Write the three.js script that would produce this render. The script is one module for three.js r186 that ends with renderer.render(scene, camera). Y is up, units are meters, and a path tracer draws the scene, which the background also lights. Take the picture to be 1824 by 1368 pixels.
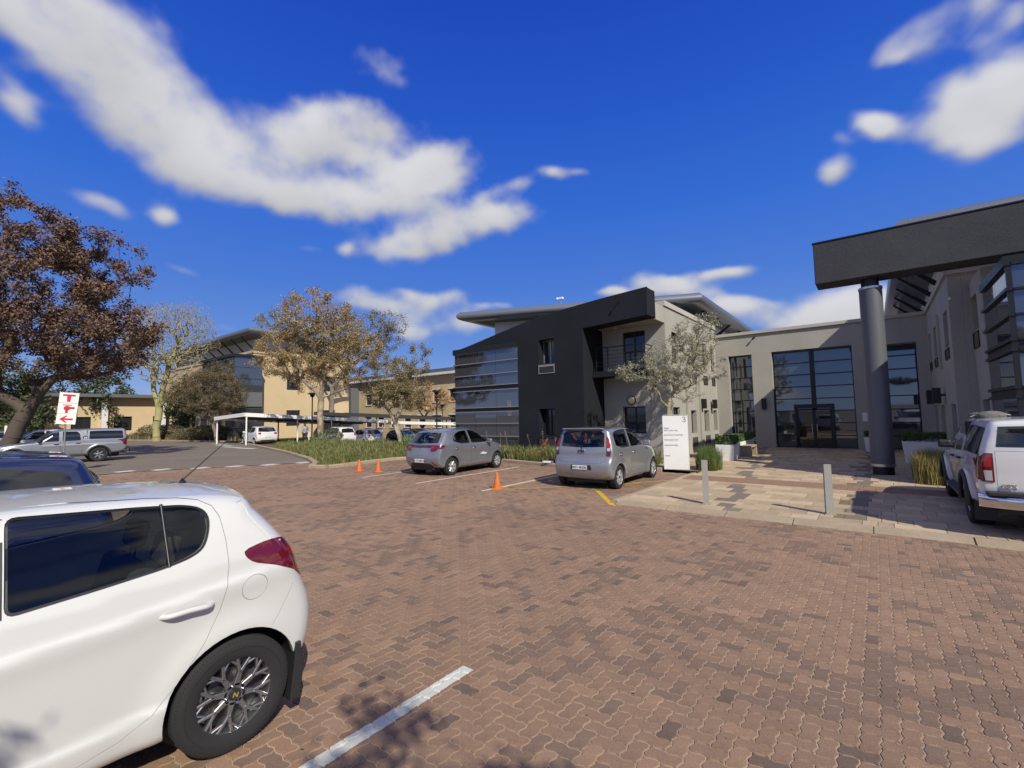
import * as THREE from 'three';
import { mergeGeometries, mergeVertices, toCreasedNormals } from 'three/addons/utils/BufferGeometryUtils.js';
import { RoundedBoxGeometry } from 'three/addons/geometries/RoundedBoxGeometry.js';
import { Brush, Evaluator, SUBTRACTION, INTERSECTION, ADDITION } from 'three-bvh-csg';
import { FontLoader } from 'three/addons/loaders/FontLoader.js';
import { TextGeometry } from 'three/addons/geometries/TextGeometry.js';

// ---------------------------------------------------------------- camera, sky, sun, exposure
const scene = new THREE.Scene();
const camera = new THREE.PerspectiveCamera(79.57, 1024 / 768, 0.05, 900);
camera.position.set(0, 1.879, 0);
camera.rotation.order = 'YXZ';
camera.rotation.set(0.07, 0.668, -0.019);
const renderer = new THREE.WebGLRenderer({ antialias: true });
renderer.setSize(1024, 768);
renderer.toneMapping = THREE.LinearToneMapping;
renderer.toneMappingExposure = 1.0;
renderer.shadowMap.enabled = true;
renderer.shadowMap.type = THREE.PCFSoftShadowMap;

const SUN = new THREE.Vector3(0.885 * 0.772, 0.636, 0.465 * 0.772).normalize();
const sun = new THREE.DirectionalLight(new THREE.Color().setRGB(1, 0.94, 0.79), 4.75);
sun.position.copy(SUN).multiplyScalar(80).add(new THREE.Vector3(-10, 0, -15));
sun.target.position.set(-10, 0, -15);
sun.castShadow = true;
sun.shadow.mapSize.set(4096, 4096);
Object.assign(sun.shadow.camera, { left: -60, right: 60, top: 50, bottom: -50, near: 1, far: 220 });
scene.add(sun, sun.target);

// ---------------------------------------------------------------- helpers
function rngOf(seed) { let a = seed >>> 0; return () => { a = (a + 0x6D2B79F5) | 0; let t = Math.imul(a ^ (a >>> 15), 1 | a); t = (t + Math.imul(t ^ (t >>> 7), 61 | t)) ^ t; return ((t ^ (t >>> 14)) >>> 0) / 4294967296; }; }
const PERM = (() => { const r = rngOf(77), p = new Uint8Array(512), q = []; for (let i = 0; i < 256; i++) q.push(i); for (let i = 255; i > 0; i--) { const j = Math.floor(r() * (i + 1)); [q[i], q[j]] = [q[j], q[i]]; } for (let i = 0; i < 512; i++) p[i] = q[i & 255]; return p; })();
const hash3 = (i, j, k) => PERM[(PERM[(PERM[i & 255] + j) & 255] + k) & 255] / 255;
function vnoise(x, y, z = 0) {
  const i = Math.floor(x), j = Math.floor(y), k = Math.floor(z); let u = x - i, v = y - j, w = z - k;
  u = u * u * (3 - 2 * u); v = v * v * (3 - 2 * v); w = w * w * (3 - 2 * w);
  const L = (a, b, t) => a + (b - a) * t;
  return L(L(L(hash3(i, j, k), hash3(i + 1, j, k), u), L(hash3(i, j + 1, k), hash3(i + 1, j + 1, k), u), v),
    L(L(hash3(i, j, k + 1), hash3(i + 1, j, k + 1), u), L(hash3(i, j + 1, k + 1), hash3(i + 1, j + 1, k + 1), u), v), w);
}
function fbm(x, y, z = 0, o = 4) { let s = 0, a = 0.5, n = 0; for (let i = 0; i < o; i++) { s += a * vnoise(x, y, z); n += a; a *= 0.5; x = x * 2.03 + 7.1; y = y * 2.03 + 3.7; z = z * 2.03 + 1.3; } return s / n; }
const clamp = (x, a = 0, b = 1) => Math.min(b, Math.max(a, x));
const lerp = (a, b, t) => a + (b - a) * t;
const smooth = (a, b, x) => { const t = clamp((x - a) / (b - a)); return t * t * (3 - 2 * t); };
const lin = (tab, x) => { if (x <= tab[0][0]) return tab[0][1]; for (let i = 1; i < tab.length; i++) if (x <= tab[i][0]) { const [a, b] = tab[i - 1], [c, d] = tab[i]; return b + (d - b) * (x - a) / (c - a); } return tab[tab.length - 1][1]; };
const smoothTab = (tab, n = 8) => { const c = new THREE.CatmullRomCurve3(tab.map(([a, b]) => new THREE.Vector3(a, b, 0)), false, 'centripetal'); return c.getPoints(tab.length * n).map(p => [p.x, p.y]); };
const V3 = (x, y, z) => new THREE.Vector3(x, y, z);
const col = (r, g, b) => new THREE.Color().setRGB(r, g, b);

const counts = {};
function numbered(name) { const n = counts[name] = (counts[name] || 0) + 1; return n === 1 ? name : name + '_' + String(n - 1).padStart(3, '0'); }
function shade(o) { o.traverse(m => { if (m.isMesh) { m.castShadow = true; m.receiveShadow = true; } }); return o; }
function thing(name, label, category, pos = [0, 0, 0], turn = 0, group) {
  const o = new THREE.Group(); o.name = numbered(name); o.position.set(...pos); o.rotation.y = turn;
  o.userData = { label, category }; if (group) o.userData.group = group; scene.add(o); return o;
}
function part(name, geo, mat, parent) {
  const g = Array.isArray(geo) ? merge(geo) : geo;
  const m = new THREE.Mesh(g, mat); m.name = name; m.castShadow = m.receiveShadow = true; parent.add(m); return m;
}
function struct(name, geo, mat) { const m = part(numbered(name), geo, mat, scene); m.userData = { kind: 'structure' }; return m; }
function structGroup(name) { const g = new THREE.Group(); g.name = numbered(name); g.userData = { kind: 'structure' }; scene.add(g); return g; }
function single(name, label, category, geo, mat, group) { const m = part(numbered(name), geo, mat, scene); m.userData = { label, category }; if (group) m.userData.group = group; return m; }
function copyOf(o, pos, turn, label, group) { const c = o.clone(); c.name = numbered(o.name.replace(/_\d{3}$/, '')); c.position.set(...pos); if (turn !== undefined) c.rotation.y = turn; c.userData = { ...o.userData }; if (label) c.userData.label = label; if (group) c.userData.group = group; scene.add(c); return c; }
function clean(g) { let q = g.index ? g.toNonIndexed() : g; for (const k of Object.keys(q.attributes)) if (!['position', 'normal', 'uv', 'color'].includes(k)) q.deleteAttribute(k); if (!q.attributes.uv) q.setAttribute('uv', new THREE.BufferAttribute(new Float32Array(q.attributes.position.count * 2), 2)); if (!q.attributes.normal) q.computeVertexNormals(); q.morphAttributes = {}; return q; }
function merge(list) { const gs = list.filter(Boolean).map(clean); const anyC = gs.some(g => g.attributes.color); if (anyC) for (const g of gs) if (!g.attributes.color) { const a = new Float32Array(g.attributes.position.count * 3).fill(1); g.setAttribute('color', new THREE.BufferAttribute(a, 3)); } return mergeGeometries(gs, false); }
// box given by its extents, with uv in metres
function box(x0, x1, y0, y1, z0, z1, bevel = 0) {
  const w = Math.abs(x1 - x0), h = Math.abs(y1 - y0), d = Math.abs(z1 - z0);
  const g = bevel ? new RoundedBoxGeometry(w, h, d, 1, Math.min(bevel, w / 2.2, h / 2.2, d / 2.2)) : new THREE.BoxGeometry(w, h, d);
  g.translate((x0 + x1) / 2, (y0 + y1) / 2, (z0 + z1) / 2); return metreUV(clean(g));
}
function metreUV(g) {
  const p = g.attributes.position, n = g.attributes.normal, uv = new Float32Array(p.count * 2);
  for (let i = 0; i < p.count; i++) { const ax = Math.abs(n.getX(i)), ay = Math.abs(n.getY(i)), az = Math.abs(n.getZ(i)); const x = p.getX(i), y = p.getY(i), z = p.getZ(i); if (ay >= ax && ay >= az) { uv[2 * i] = x; uv[2 * i + 1] = z; } else if (ax >= az) { uv[2 * i] = z; uv[2 * i + 1] = y; } else { uv[2 * i] = x; uv[2 * i + 1] = y; } }
  g.setAttribute('uv', new THREE.BufferAttribute(uv, 2)); return g;
}
function bar(a, b, r, sides = 6, r2 = r) { const A = V3(...a), B = V3(...b), d = B.clone().sub(A); const g = new THREE.CylinderGeometry(r2, r, d.length(), sides); g.applyQuaternion(new THREE.Quaternion().setFromUnitVectors(V3(0, 1, 0), d.clone().normalize())); g.translate((A.x + B.x) / 2, (A.y + B.y) / 2, (A.z + B.z) / 2); return clean(g); }
function tube(pts, r, seg = 24, sides = 8, closed = false) { return clean(new THREE.TubeGeometry(new THREE.CatmullRomCurve3(pts.map(p => V3(...p)), closed), seg, r, sides, closed)); }
function extrude(pts, depth, bevel = 0, holes = []) {   // shape in xy, depth along +z
  const s = new THREE.Shape(pts.map(p => new THREE.Vector2(...p))); for (const h of holes) s.holes.push(new THREE.Path(h.map(p => new THREE.Vector2(...p))));
  return clean(new THREE.ExtrudeGeometry(s, { depth, bevelEnabled: bevel > 0, bevelSize: bevel, bevelThickness: bevel, bevelSegments: 1, bevelOffset: -bevel, curveSegments: 8 }));
}
function lathe(pts, seg = 32) { return clean(new THREE.LatheGeometry(pts.map(p => new THREE.Vector2(...p)), seg)); }
// flat polygon in plan at height y, uv in metres
function flat(poly, y) { const s = new THREE.Shape(poly.map(([x, z]) => new THREE.Vector2(x, -z))); const g = new THREE.ShapeGeometry(s); g.rotateX(-Math.PI / 2); g.translate(0, y, 0); return metreUV(clean(g)); }
function geom(pos, idx, nor, uv, colr) { const g = new THREE.BufferGeometry(); g.setAttribute('position', new THREE.Float32BufferAttribute(pos, 3)); if (idx) g.setIndex(idx); if (nor) g.setAttribute('normal', new THREE.Float32BufferAttribute(nor, 3)); else g.computeVertexNormals(); g.setAttribute('uv', new THREE.Float32BufferAttribute(uv || new Float32Array(pos.length / 3 * 2), 2)); if (colr) g.setAttribute('color', new THREE.Float32BufferAttribute(colr, 3)); return g; }
// tileable noise textures
function tex(size, f, repeat, srgb = false) {
  const d = new Uint8Array(size * size * 4);
  for (let j = 0; j < size; j++) for (let i = 0; i < size; i++) { const c = f(i / size, j / size), o = (j * size + i) * 4; if (typeof c === 'number') { d[o] = d[o + 1] = d[o + 2] = clamp(c) * 255; } else { d[o] = clamp(c[0]) * 255; d[o + 1] = clamp(c[1]) * 255; d[o + 2] = clamp(c[2]) * 255; } d[o + 3] = 255; }
  const t = new THREE.DataTexture(d, size, size); t.wrapS = t.wrapT = THREE.RepeatWrapping; t.magFilter = THREE.LinearFilter; t.minFilter = THREE.LinearMipmapLinearFilter; t.generateMipmaps = true; if (srgb) t.colorSpace = THREE.SRGBColorSpace; t.repeat.set(repeat, repeat); t.needsUpdate = true; return t;
}
// periodic fbm on the unit square
function pn(u, v, f, seed = 0, o = 4) { let s = 0, a = 0.5, n = 0; for (let k = 0; k < o; k++) { const F = f << k; const x = u * F, y = v * F, i = Math.floor(x), j = Math.floor(y); let p = x - i, q = y - j; p = p * p * (3 - 2 * p); q = q * q * (3 - 2 * q); const h = (a, b) => hash3(((a % F) + F) % F, ((b % F) + F) % F, seed + k * 17); s += a * lerp(lerp(h(i, j), h(i + 1, j), p), lerp(h(i, j + 1), h(i + 1, j + 1), p), q); n += a; a *= 0.55; } return s / n; }
const toS = x => x <= 0.0031308 ? 12.92 * x : 1.055 * Math.pow(x, 1 / 2.4) - 0.055;
// a stucco / concrete / asphalt like material: base linear colour with blotches and grain
function rough(base, { vary = 0.12, scale = 0.33, f = 4, roughness = 0.9, bump = 0.003, seed = 1, size = 256, tint = [1, 1, 1], grain = 0.06, spec = 0.5 } = {}) {
  const map = tex(size, (u, v) => { const n = (pn(u, v, f, seed, 5) - 0.5) * 2 * vary, g = (hash3(Math.floor(u * size) * 3 + seed, Math.floor(v * size) * 7, seed) - 0.5) * 2 * grain; return base.map((c, i) => toS(clamp(c * (1 + n * tint[i] + g)))); }, scale, true);
  const b = tex(size, (u, v) => 0.6 * pn(u, v, 32, seed + 5, 3) + 0.4 * hash3(Math.floor(u * size), Math.floor(v * size), seed), scale * 3);
  return new THREE.MeshPhysicalMaterial({ map, roughness, bumpMap: b, bumpScale: bump, specularIntensity: spec });
}
const std = (r, g, b, roughness = 0.7, metalness = 0, extra = {}) => new THREE.MeshStandardMaterial({ color: col(r, g, b), roughness, metalness, ...extra });
const phys = (r, g, b, o = {}) => new THREE.MeshPhysicalMaterial({ color: col(r, g, b), ...o });
const M = {
  rubber: std(0.018, 0.018, 0.019, 0.85), plasticBlack: std(0.02, 0.02, 0.022, 0.55), trim: std(0.012, 0.012, 0.013, 0.4),
  chrome: std(0.75, 0.76, 0.78, 0.12, 1), alloy: std(0.55, 0.56, 0.58, 0.28, 0.9), alloyDark: std(0.13, 0.13, 0.14, 0.35, 0.8), darkVoid: std(0.01, 0.01, 0.011, 0.9),
  redLamp: phys(0.32, 0.006, 0.01, { roughness: 0.12, clearcoat: 1, clearcoatRoughness: 0.03 }), darkRedLamp: phys(0.12, 0.004, 0.008, { roughness: 0.1, clearcoat: 1, clearcoatRoughness: 0.03 }), clearLamp: phys(0.6, 0.6, 0.62, { roughness: 0.12, metalness: 0.4, clearcoat: 1 }), amber: phys(0.7, 0.2, 0.02, { roughness: 0.15 }),
  glassDark: phys(0.012, 0.013, 0.015, { roughness: 0.03, clearcoat: 1, clearcoatRoughness: 0.02 }),
  glassTint: phys(0.62, 0.65, 0.64, { roughness: 0.02, transmission: 1, thickness: 0, ior: 1.5 }),
  glassTintDeep: phys(0.62, 0.65, 0.64, { roughness: 0.02, transmission: 1, thickness: 0, ior: 1.5 }),
  seat: rough([0.07, 0.07, 0.075], { vary: 0.2, scale: 3 }), plate: std(0.72, 0.72, 0.7, 0.4),
  white: std(0.78, 0.78, 0.76, 0.5), steelDark: std(0.03, 0.032, 0.036, 0.45, 0.3), steelGrey: std(0.25, 0.26, 0.28, 0.4, 0.6),
};
// ---------------------------------------------------------------- sky: blue air with fair weather clouds, each given as azimuth, elevation, two half axes and weight
const CLOUDS = [
[1.12,0.44,0.2,0.03,-0.012,0.045,0.9],[1.42,0.52,0.26,0.02,-0.012,0.05,1.0],[1.33,0.36,0.2,-0.02,0.01,0.035,0.95],[1.62,0.4,0.2,0.02,-0.01,0.05,0.9],[1.2,0.28,0.16,0.01,-0.01,0.03,0.8],[1.75,0.3,0.2,0.01,-0.01,0.04,0.8],
[-1.495,0.567,0.072,-0.017,-0.015,-0.042,1.00], [-1.402,0.579,0.080,-0.034,-0.021,-0.043,1.10], [-1.421,0.528,0.076,-0.030,-0.019,-0.045,0.80], [-1.331,0.514,0.086,-0.044,-0.024,-0.047,1.00], [-1.322,0.468,0.089,-0.030,-0.017,-0.042,0.85], [-1.208,0.462,0.125,-0.032,-0.020,-0.054,0.70], [-1.169,0.429,0.162,0.003,-0.005,-0.033,1.00], [-1.013,0.443,0.159,0.010,-0.002,-0.030,1.00], 
[-1.079,0.546,0.102,0.035,0.006,-0.036,1.00], [-0.979,0.562,0.089,-0.001,-0.006,-0.035,0.95], [-1.121,0.503,0.051,0.030,0.011,-0.028,0.90], [-0.991,0.514,0.067,-0.013,-0.010,-0.028,0.85], [-0.867,0.487,0.102,0.021,0.007,-0.046,1.25], [-0.836,0.514,0.044,0.031,0.013,-0.017,0.90], [-1.507,0.450,0.021,-0.015,-0.011,-0.023,0.85], [-0.956,0.663,0.054,-0.008,-0.009,-0.023,0.50], 
[-0.921,0.634,0.043,-0.004,-0.005,-0.015,0.50], [-1.407,0.346,0.048,-0.009,-0.004,-0.019,0.80], [-1.323,0.357,0.021,-0.005,-0.005,-0.016,0.90], [-0.738,0.414,0.120,0.007,0.001,-0.033,1.15], [-0.897,0.363,0.081,0.011,0.002,-0.036,1.15], [-0.813,0.380,0.068,0.012,0.003,-0.024,0.80], [-0.700,0.462,0.076,0.032,0.007,-0.015,0.55], [-0.637,0.476,0.052,0.016,0.004,-0.012,0.45], 
[-0.567,0.500,0.028,-0.002,-0.000,-0.013,0.90], [-0.511,0.498,0.027,-0.005,-0.001,-0.008,0.45], [-1.016,0.344,0.016,0.002,0.000,-0.012,0.70], [-1.087,0.337,0.026,0.003,0.000,-0.009,0.35], [0.137,0.448,0.056,-0.003,0.007,-0.043,1.30], [0.186,0.448,0.041,-0.001,0.007,-0.045,1.20], [0.122,0.412,0.038,-0.025,-0.005,-0.023,0.90], [0.170,0.397,0.034,0.002,0.003,-0.019,0.80], 
[0.020,0.457,0.024,-0.009,-0.001,-0.019,1.20], [-0.041,0.413,0.028,-0.000,0.003,-0.022,0.90], [-0.025,0.452,0.014,-0.015,-0.007,-0.010,0.45], [0.093,0.556,0.044,0.007,0.008,-0.025,0.65], [0.063,0.536,0.029,-0.001,0.003,-0.012,0.60], [0.158,0.552,0.024,0.011,0.007,-0.016,0.50], [0.198,0.525,0.021,0.003,0.005,-0.017,0.60], [0.143,0.518,0.020,-0.002,0.002,-0.010,0.40], 
[-0.442,0.254,0.051,-0.000,0.000,-0.014,1.10], [-0.332,0.267,0.069,-0.010,-0.001,-0.019,1.20], [-0.221,0.268,0.059,-0.003,0.000,-0.012,0.90], [-0.279,0.241,0.050,-0.011,-0.002,-0.013,0.70], [-0.209,0.202,0.059,-0.005,-0.000,-0.020,1.05], [-0.160,0.205,0.036,-0.008,-0.001,-0.010,0.60], [-0.081,0.169,0.087,0.003,0.002,-0.034,1.10], [-0.022,0.180,0.052,0.001,0.002,-0.035,1.00], 
[0.038,0.175,0.041,-0.007,-0.002,-0.028,0.90], [-0.826,0.249,0.058,0.009,0.003,-0.023,0.85], [-0.886,0.259,0.040,-0.006,-0.003,-0.016,0.70], [-0.921,0.223,0.138,-0.025,-0.005,-0.025,0.60], [-0.989,0.249,0.064,-0.014,-0.007,-0.026,0.45], [-0.880,0.181,0.049,0.001,-0.000,-0.021,0.80], [-0.754,0.203,0.048,-0.004,-0.004,-0.036,0.75], [-1.291,0.270,0.044,-0.020,-0.003,-0.008,0.45], 
[-1.233,0.171,0.040,-0.001,-0.001,-0.012,0.60], [-1.321,0.201,0.031,0.004,0.000,-0.015,0.50], [-1.503,0.228,0.030,-0.018,-0.010,-0.030,0.50], [-1.195,0.292,0.036,0.005,0.000,-0.014,0.25], [-0.704,0.238,0.048,-0.000,-0.000,-0.009,0.60],
];
{
  const W = 2048, Hh = 1024, px = new Float32Array(W * Hh * 4);
  const grad = [[-1.6, [0.16, 0.13, 0.11]], [-0.02, [0.2, 0.2, 0.22]], [0, [0.4, 0.5, 0.7]], [0.07, [0.24, 0.38, 0.7]], [0.14, [0.14, 0.285, 0.69]], [0.28, [0.07, 0.196, 0.655]], [0.42, [0.036, 0.15, 0.64]], [0.6, [0.02, 0.098, 0.55]], [0.78, [0.013, 0.066, 0.475]], [1.57, [0.01, 0.05, 0.4]]];
  const B = CLOUDS.map(([az, el, a, b, c, d, s]) => { const C = [Math.sin(az) * Math.cos(el), Math.sin(el), -Math.cos(az) * Math.cos(el)], th = [Math.cos(az), 0, Math.sin(az)], tv = [th[1] * C[2] - th[2] * C[1], th[2] * C[0] - th[0] * C[2], th[0] * C[1] - th[1] * C[0]], D = a * d - b * c; return { C, th, tv, i: [d / D, -c / D, -b / D, a / D], s }; });
  const dot = (a, b) => a[0] * b[0] + a[1] * b[1] + a[2] * b[2];
  for (let j = 0; j < Hh; j++) {
    const el = ((j + 0.5) / Hh - 0.5) * Math.PI; let g = 0; while (g < grad.length - 2 && el > grad[g + 1][0]) g++; const t = clamp((el - grad[g][0]) / (grad[g + 1][0] - grad[g][0])), base = grad[g][1].map((c, k) => lerp(c, grad[g + 1][1][k], t));
    for (let i = 0; i < W; i++) {
      const ph = ((i + 0.5) / W - 0.5) * 2 * Math.PI, ce = Math.cos(el), d = [Math.cos(ph) * ce, Math.sin(el), Math.sin(ph) * ce]; let c = base;
      if (el > 0.02 && el < 1.5) {
        const w1 = (fbm(d[0] * 9, d[1] * 9, d[2] * 9 + 5, 3) - 0.5) * 0.055, w2 = (fbm(d[0] * 9 + 40, d[1] * 9, d[2] * 9, 3) - 0.5) * 0.04; const q = [d[0] + w1, d[1] + w2, d[2] + w1 * 0.5];
        let inv = 1, up = 0, ws = 0; const az = Math.atan2(d[0], -d[2]);
        if (az < 2.1 && az > -1.95 && el < 0.95) for (const b of B) { const k = dot(q, b.C); if (k < 0.93) continue; const e = [q[0] / k - b.C[0], q[1] / k - b.C[1], q[2] / k - b.C[2]], h = dot(e, b.th), v = dot(e, b.tv), x = b.i[0] * h + b.i[1] * v, y = b.i[2] * h + b.i[3] * v, r = x * x + y * y; if (r > 6) continue; const m = Math.min(0.985, b.s * Math.exp(-0.85 * r)); inv *= 1 - m; up += m * (-y); ws += m; }
        let dens = 1 - inv; up = ws ? up / ws : 0;
        const out = Math.max(smooth(0.3, 0.75, az), smooth(-1.6, -2.0, az), smooth(0.8, 1.05, el)); if (out > 0) { const cd = smooth(0.4, 0.62, fbm(d[0] * 3.2 + 11, d[1] * 6.5, d[2] * 3.2, 5)); dens = Math.max(dens, cd * out * 0.95); }
        if (dens > 0.02) { const n = fbm(d[0] * 26, d[1] * 34, d[2] * 26, 5), n2 = fbm(d[0] * 8, d[1] * 11, d[2] * 8 + 9, 4); const al = smooth(0.3, 0.98, dens + (n - 0.5) * 0.62 + (n2 - 0.5) * 0.35) * 0.97; const lum = clamp(0.56 + 0.1 * clamp(up, -1, 1) + 0.22 * (dens - 0.55) + (n2 - 0.5) * 0.22, 0.42, 0.76); const cc = [lum * 0.985, lum * 0.985, lum * 1.02]; c = base.map((v, k) => lerp(v, cc[k], al)); }
      }
      const o = (j * W + i) * 4; px[o] = c[0]; px[o + 1] = c[1]; px[o + 2] = c[2]; px[o + 3] = 1;
    }
  }
  const sky = new THREE.DataTexture(px, W, Hh, THREE.RGBAFormat, THREE.FloatType); sky.mapping = THREE.EquirectangularReflectionMapping; sky.magFilter = THREE.LinearFilter; sky.minFilter = THREE.LinearFilter; sky.needsUpdate = true; sky.name = 'sky';
  scene.background = sky; scene.environment = sky;
}
// ---------------------------------------------------------------- ground, road, block paving, patio, kerbs, markings
const earth = rough([0.15, 0.105, 0.07], { vary: 0.35, scale: 0.15, bump: 0.02, seed: 3 });
const asphalt = rough([0.19, 0.158, 0.128], { vary: 0.16, scale: 0.12, bump: 0.004, seed: 8, grain: 0.16 });
const sand = rough([0.4, 0.3, 0.21], { vary: 0.3, scale: 0.8, bump: 0.002, seed: 4, grain: 0.14 });
const concreteKerb = rough([0.36, 0.285, 0.2], { vary: 0.22, scale: 0.5, bump: 0.004, seed: 6, grain: 0.12 });
// the ground falls away a little beyond the planting
const lotY = (x, z) => -0.72 * smooth(-17.5, -29, z) * smooth(-19, -25, x);
{ const pos = [], idx = [], N = 90; const xs = [], zs = []; for (let i = 0; i <= N; i++) { const t = i / N * 2 - 1; xs.push(-30 + Math.sign(t) * (Math.abs(t) ** 2.2) * 420); zs.push(-26 + Math.sign(t) * (Math.abs(t) ** 2.2) * 420); } for (const z of zs) for (const x of xs) pos.push(x, -0.09 + lotY(x, z), z); for (let j = 0; j < N; j++) for (let i = 0; i < N; i++) { const a = j * (N + 1) + i; idx.push(a, a + N + 1, a + 1, a + 1, a + N + 1, a + N + 2); } struct('ground', metreUV(clean(geom(pos, idx))), asphalt); }
const roadEdge = [[-23.6, 4], [-22.9, -5.4], [-20.0, -10.8], [-19.0, -11.2]];
struct('road', flat([[-120, 30], [-24, 30], ...roadEdge, [-21.5, -11.6], [-26.9, -13.1], [-33.4, -14.7], [-45, -17.2], [-70, -18.2], [-120, -18.5]], -0.004), asphalt);

// block paving in herringbone; every block is warped by the same wave so that neighbours interlock
const PW = 0.094, JT = 0.0033, AMP = 0.0075;
const wave = t => { const u = ((t / PW) % 1 + 1) % 1; return AMP * (u < 0.25 ? u * 4 : u < 0.75 ? 2 - u * 4 : u * 4 - 4); };
function blockGeo(horizontal, bev = 0.0035, hgt = 0.05) {
  const lx = horizontal ? 2 : 1, lz = horizontal ? 1 : 2, P = [];
  const edge = (x0, z0, x1, z1, n) => { for (let i = 0; i < n; i++) { const t = i / n; P.push([lerp(x0, x1, t), lerp(z0, z1, t)]); } };
  const a = JT / PW; edge(a, a, lx - a, a, 4 * lx); edge(lx - a, a, lx - a, lz - a, 4 * lz); edge(lx - a, lz - a, a, lz - a, 4 * lx); edge(a, lz - a, a, a, 4 * lz);
  const W = P.map(([x, z]) => [x * PW + wave(z * PW), z * PW + wave(x * PW)]), c = [lx * PW / 2, lz * PW / 2], n = W.length, pos = [], idx = [];
  const ring = (s, y) => { W.forEach(([x, z]) => { const dx = x - c[0], dz = z - c[1], l = Math.hypot(dx, dz) || 1; pos.push(x - dx / l * s, y, z - dz / l * s); }); };
  ring(bev * 1.2, 0); ring(0, -bev); ring(0, -hgt); pos.push(c[0], 0.0006, c[1]);
  for (let i = 0; i < n; i++) { const j = (i + 1) % n; idx.push(3 * n, j, i); idx.push(i, j, n + i, j, n + j, n + i); idx.push(n + i, n + j, 2 * n + i, n + j, 2 * n + j, 2 * n + i); }
  const g = clean(geom(pos, idx)); g.computeVertexNormals(); return metreUV(g);
}
const blockTex = (() => { const s = 512; return { map: tex(s, (u, v) => { const n = 0.82 + 0.2 * (pn(u, v, 6, 2, 4) - 0.5) * 2 + (hash3(Math.floor(u * s) * 5, Math.floor(v * s) * 3, 2) - 0.5) * 0.5 + (hash3(Math.floor(u * s) * 11, Math.floor(v * s) * 17, 9) > 0.985 ? 0.35 : 0); const k = toS(clamp(n)); return [k, k, k]; }, 0.85, true), bump: tex(256, (u, v) => 0.5 * pn(u, v, 48, 4, 2) + 0.5 * hash3(Math.floor(u * 256), Math.floor(v * 256), 3), 3.3) }; })();
const blockMat = new THREE.MeshStandardMaterial({ map: blockTex.map, bumpMap: blockTex.bump, bumpScale: 0.0022, roughness: 0.88 });
const lot = [[-23.4, 5], [-22.7, -5.3], [-19.8, -10.7], [-18.7, -10.1], [-17.6, -9.35], [-16.75, -9.9], [-17.05, -11.3], [-17.2, -13.2], [-16.6, -14.5], [-12.2, -14.75], [-9.2, -14.2], [-5.6, -14.75], [-4.42, -14.72], [-4.4, -8.98], [0.75, -9.02], [1.0, -9.02], [1.0, -8.9], [9, -8.9], [9, 5]];
const inPoly = (P, x, z) => { let c = false; for (let i = 0, j = P.length - 1; i < P.length; j = i++) { const [a, b] = P[i], [d, e] = P[j]; if ((b > z) !== (e > z) && x < (d - a) * (z - b) / (e - b) + a) c = !c; } return c; };
{
  const paving = structGroup('block_paving');
  part('sand_bed', flat(lot, -0.0045), sand, paving);
  const H = blockGeo(true), V = blockGeo(false), list = [], rr = rngOf(21);
  const vm = new THREE.Matrix4(); camera.updateMatrixWorld(true); camera.updateProjectionMatrix(); vm.multiplyMatrices(camera.projectionMatrix, camera.matrixWorld.clone().invert()); const tmp = V3(0, 0, 0);
  for (let j = Math.floor(-15 / PW); j < 5 / PW; j++) for (let i = Math.floor(-23.5 / PW); i < 9 / PW; i++) {
    const d = ((i - j) % 4 + 4) % 4; if (d !== 0 && d !== 3) continue; const x = i * PW, z = j * PW, cx = x + (d === 0 ? PW : PW / 2), cz = z + (d === 0 ? PW / 2 : PW);
    if (!inPoly(lot, cx, cz)) continue;
    tmp.set(cx, 0, cz).applyMatrix4(vm); const vis = tmp.z < 1 && Math.abs(tmp.x) < 1.05 && Math.abs(tmp.y) < 1.1, dist = Math.hypot(cx, cz); if (!vis && dist > 9 && cz > -6) continue;
    const n = fbm(cx * 0.55, cz * 0.55, 3, 4), n2 = fbm(cx * 2.2 + 9, cz * 2.2, 1, 3), r = rr(); let s = 1 + (n - 0.5) * 0.42 + (rr() - 0.5) * 0.13; let c = [0.305, 0.192, 0.126];
    if (n2 > 0.56 && r < 0.55) { s *= 0.84; c = [0.27, 0.178, 0.125]; } else if (r < 0.05) { s *= 0.74; c = [0.25, 0.17, 0.125]; } else if (r > 0.9) { s *= 1.1; c = [0.32, 0.2, 0.13]; }
    list.push({ h: d === 0, x, z, y: (rr() - 0.5) * 0.003, c: c.map(v => v * s), t: (rr() - 0.5) * 0.012, vis, dist });
  }
  const near = list.filter(b => b.vis && !(b.x < -3 && b.z > -1.7)).sort((a, b) => a.dist - b.dist); near.slice(0, 296).forEach(b => b.own = true);
  const pal = new Map(); const matFor = c => { const k = c.map(v => Math.round(v * 22)).join(); if (!pal.has(k)) { const m = blockMat.clone(); m.color = col(...c); pal.set(k, m); } return pal.get(k); };
  for (const b of list) if (b.own) { const m = part('paving_block', b.h ? H : V, matFor(b.c), paving); m.position.set(b.x, b.y, b.z); m.rotation.set(b.t, 0, -b.t * 0.6); }
  for (const h of [true, false]) { const L = list.filter(b => !b.own && b.h === h), im = new THREE.InstancedMesh(h ? H : V, blockMat, L.length), m4 = new THREE.Matrix4(), e = new THREE.Euler(), q = new THREE.Quaternion(); L.forEach((b, i) => { m4.compose(V3(b.x, b.y, b.z), q.setFromEuler(e.set(b.t, 0, -b.t * 0.6)), V3(1, 1, 1)); im.setMatrixAt(i, m4); im.setColorAt(i, col(...b.c)); }); im.name = h ? 'paving_blocks_across' : 'paving_blocks_along'; im.userData.kind = 'stuff'; im.castShadow = im.receiveShadow = true; paving.add(im); }
}
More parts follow.
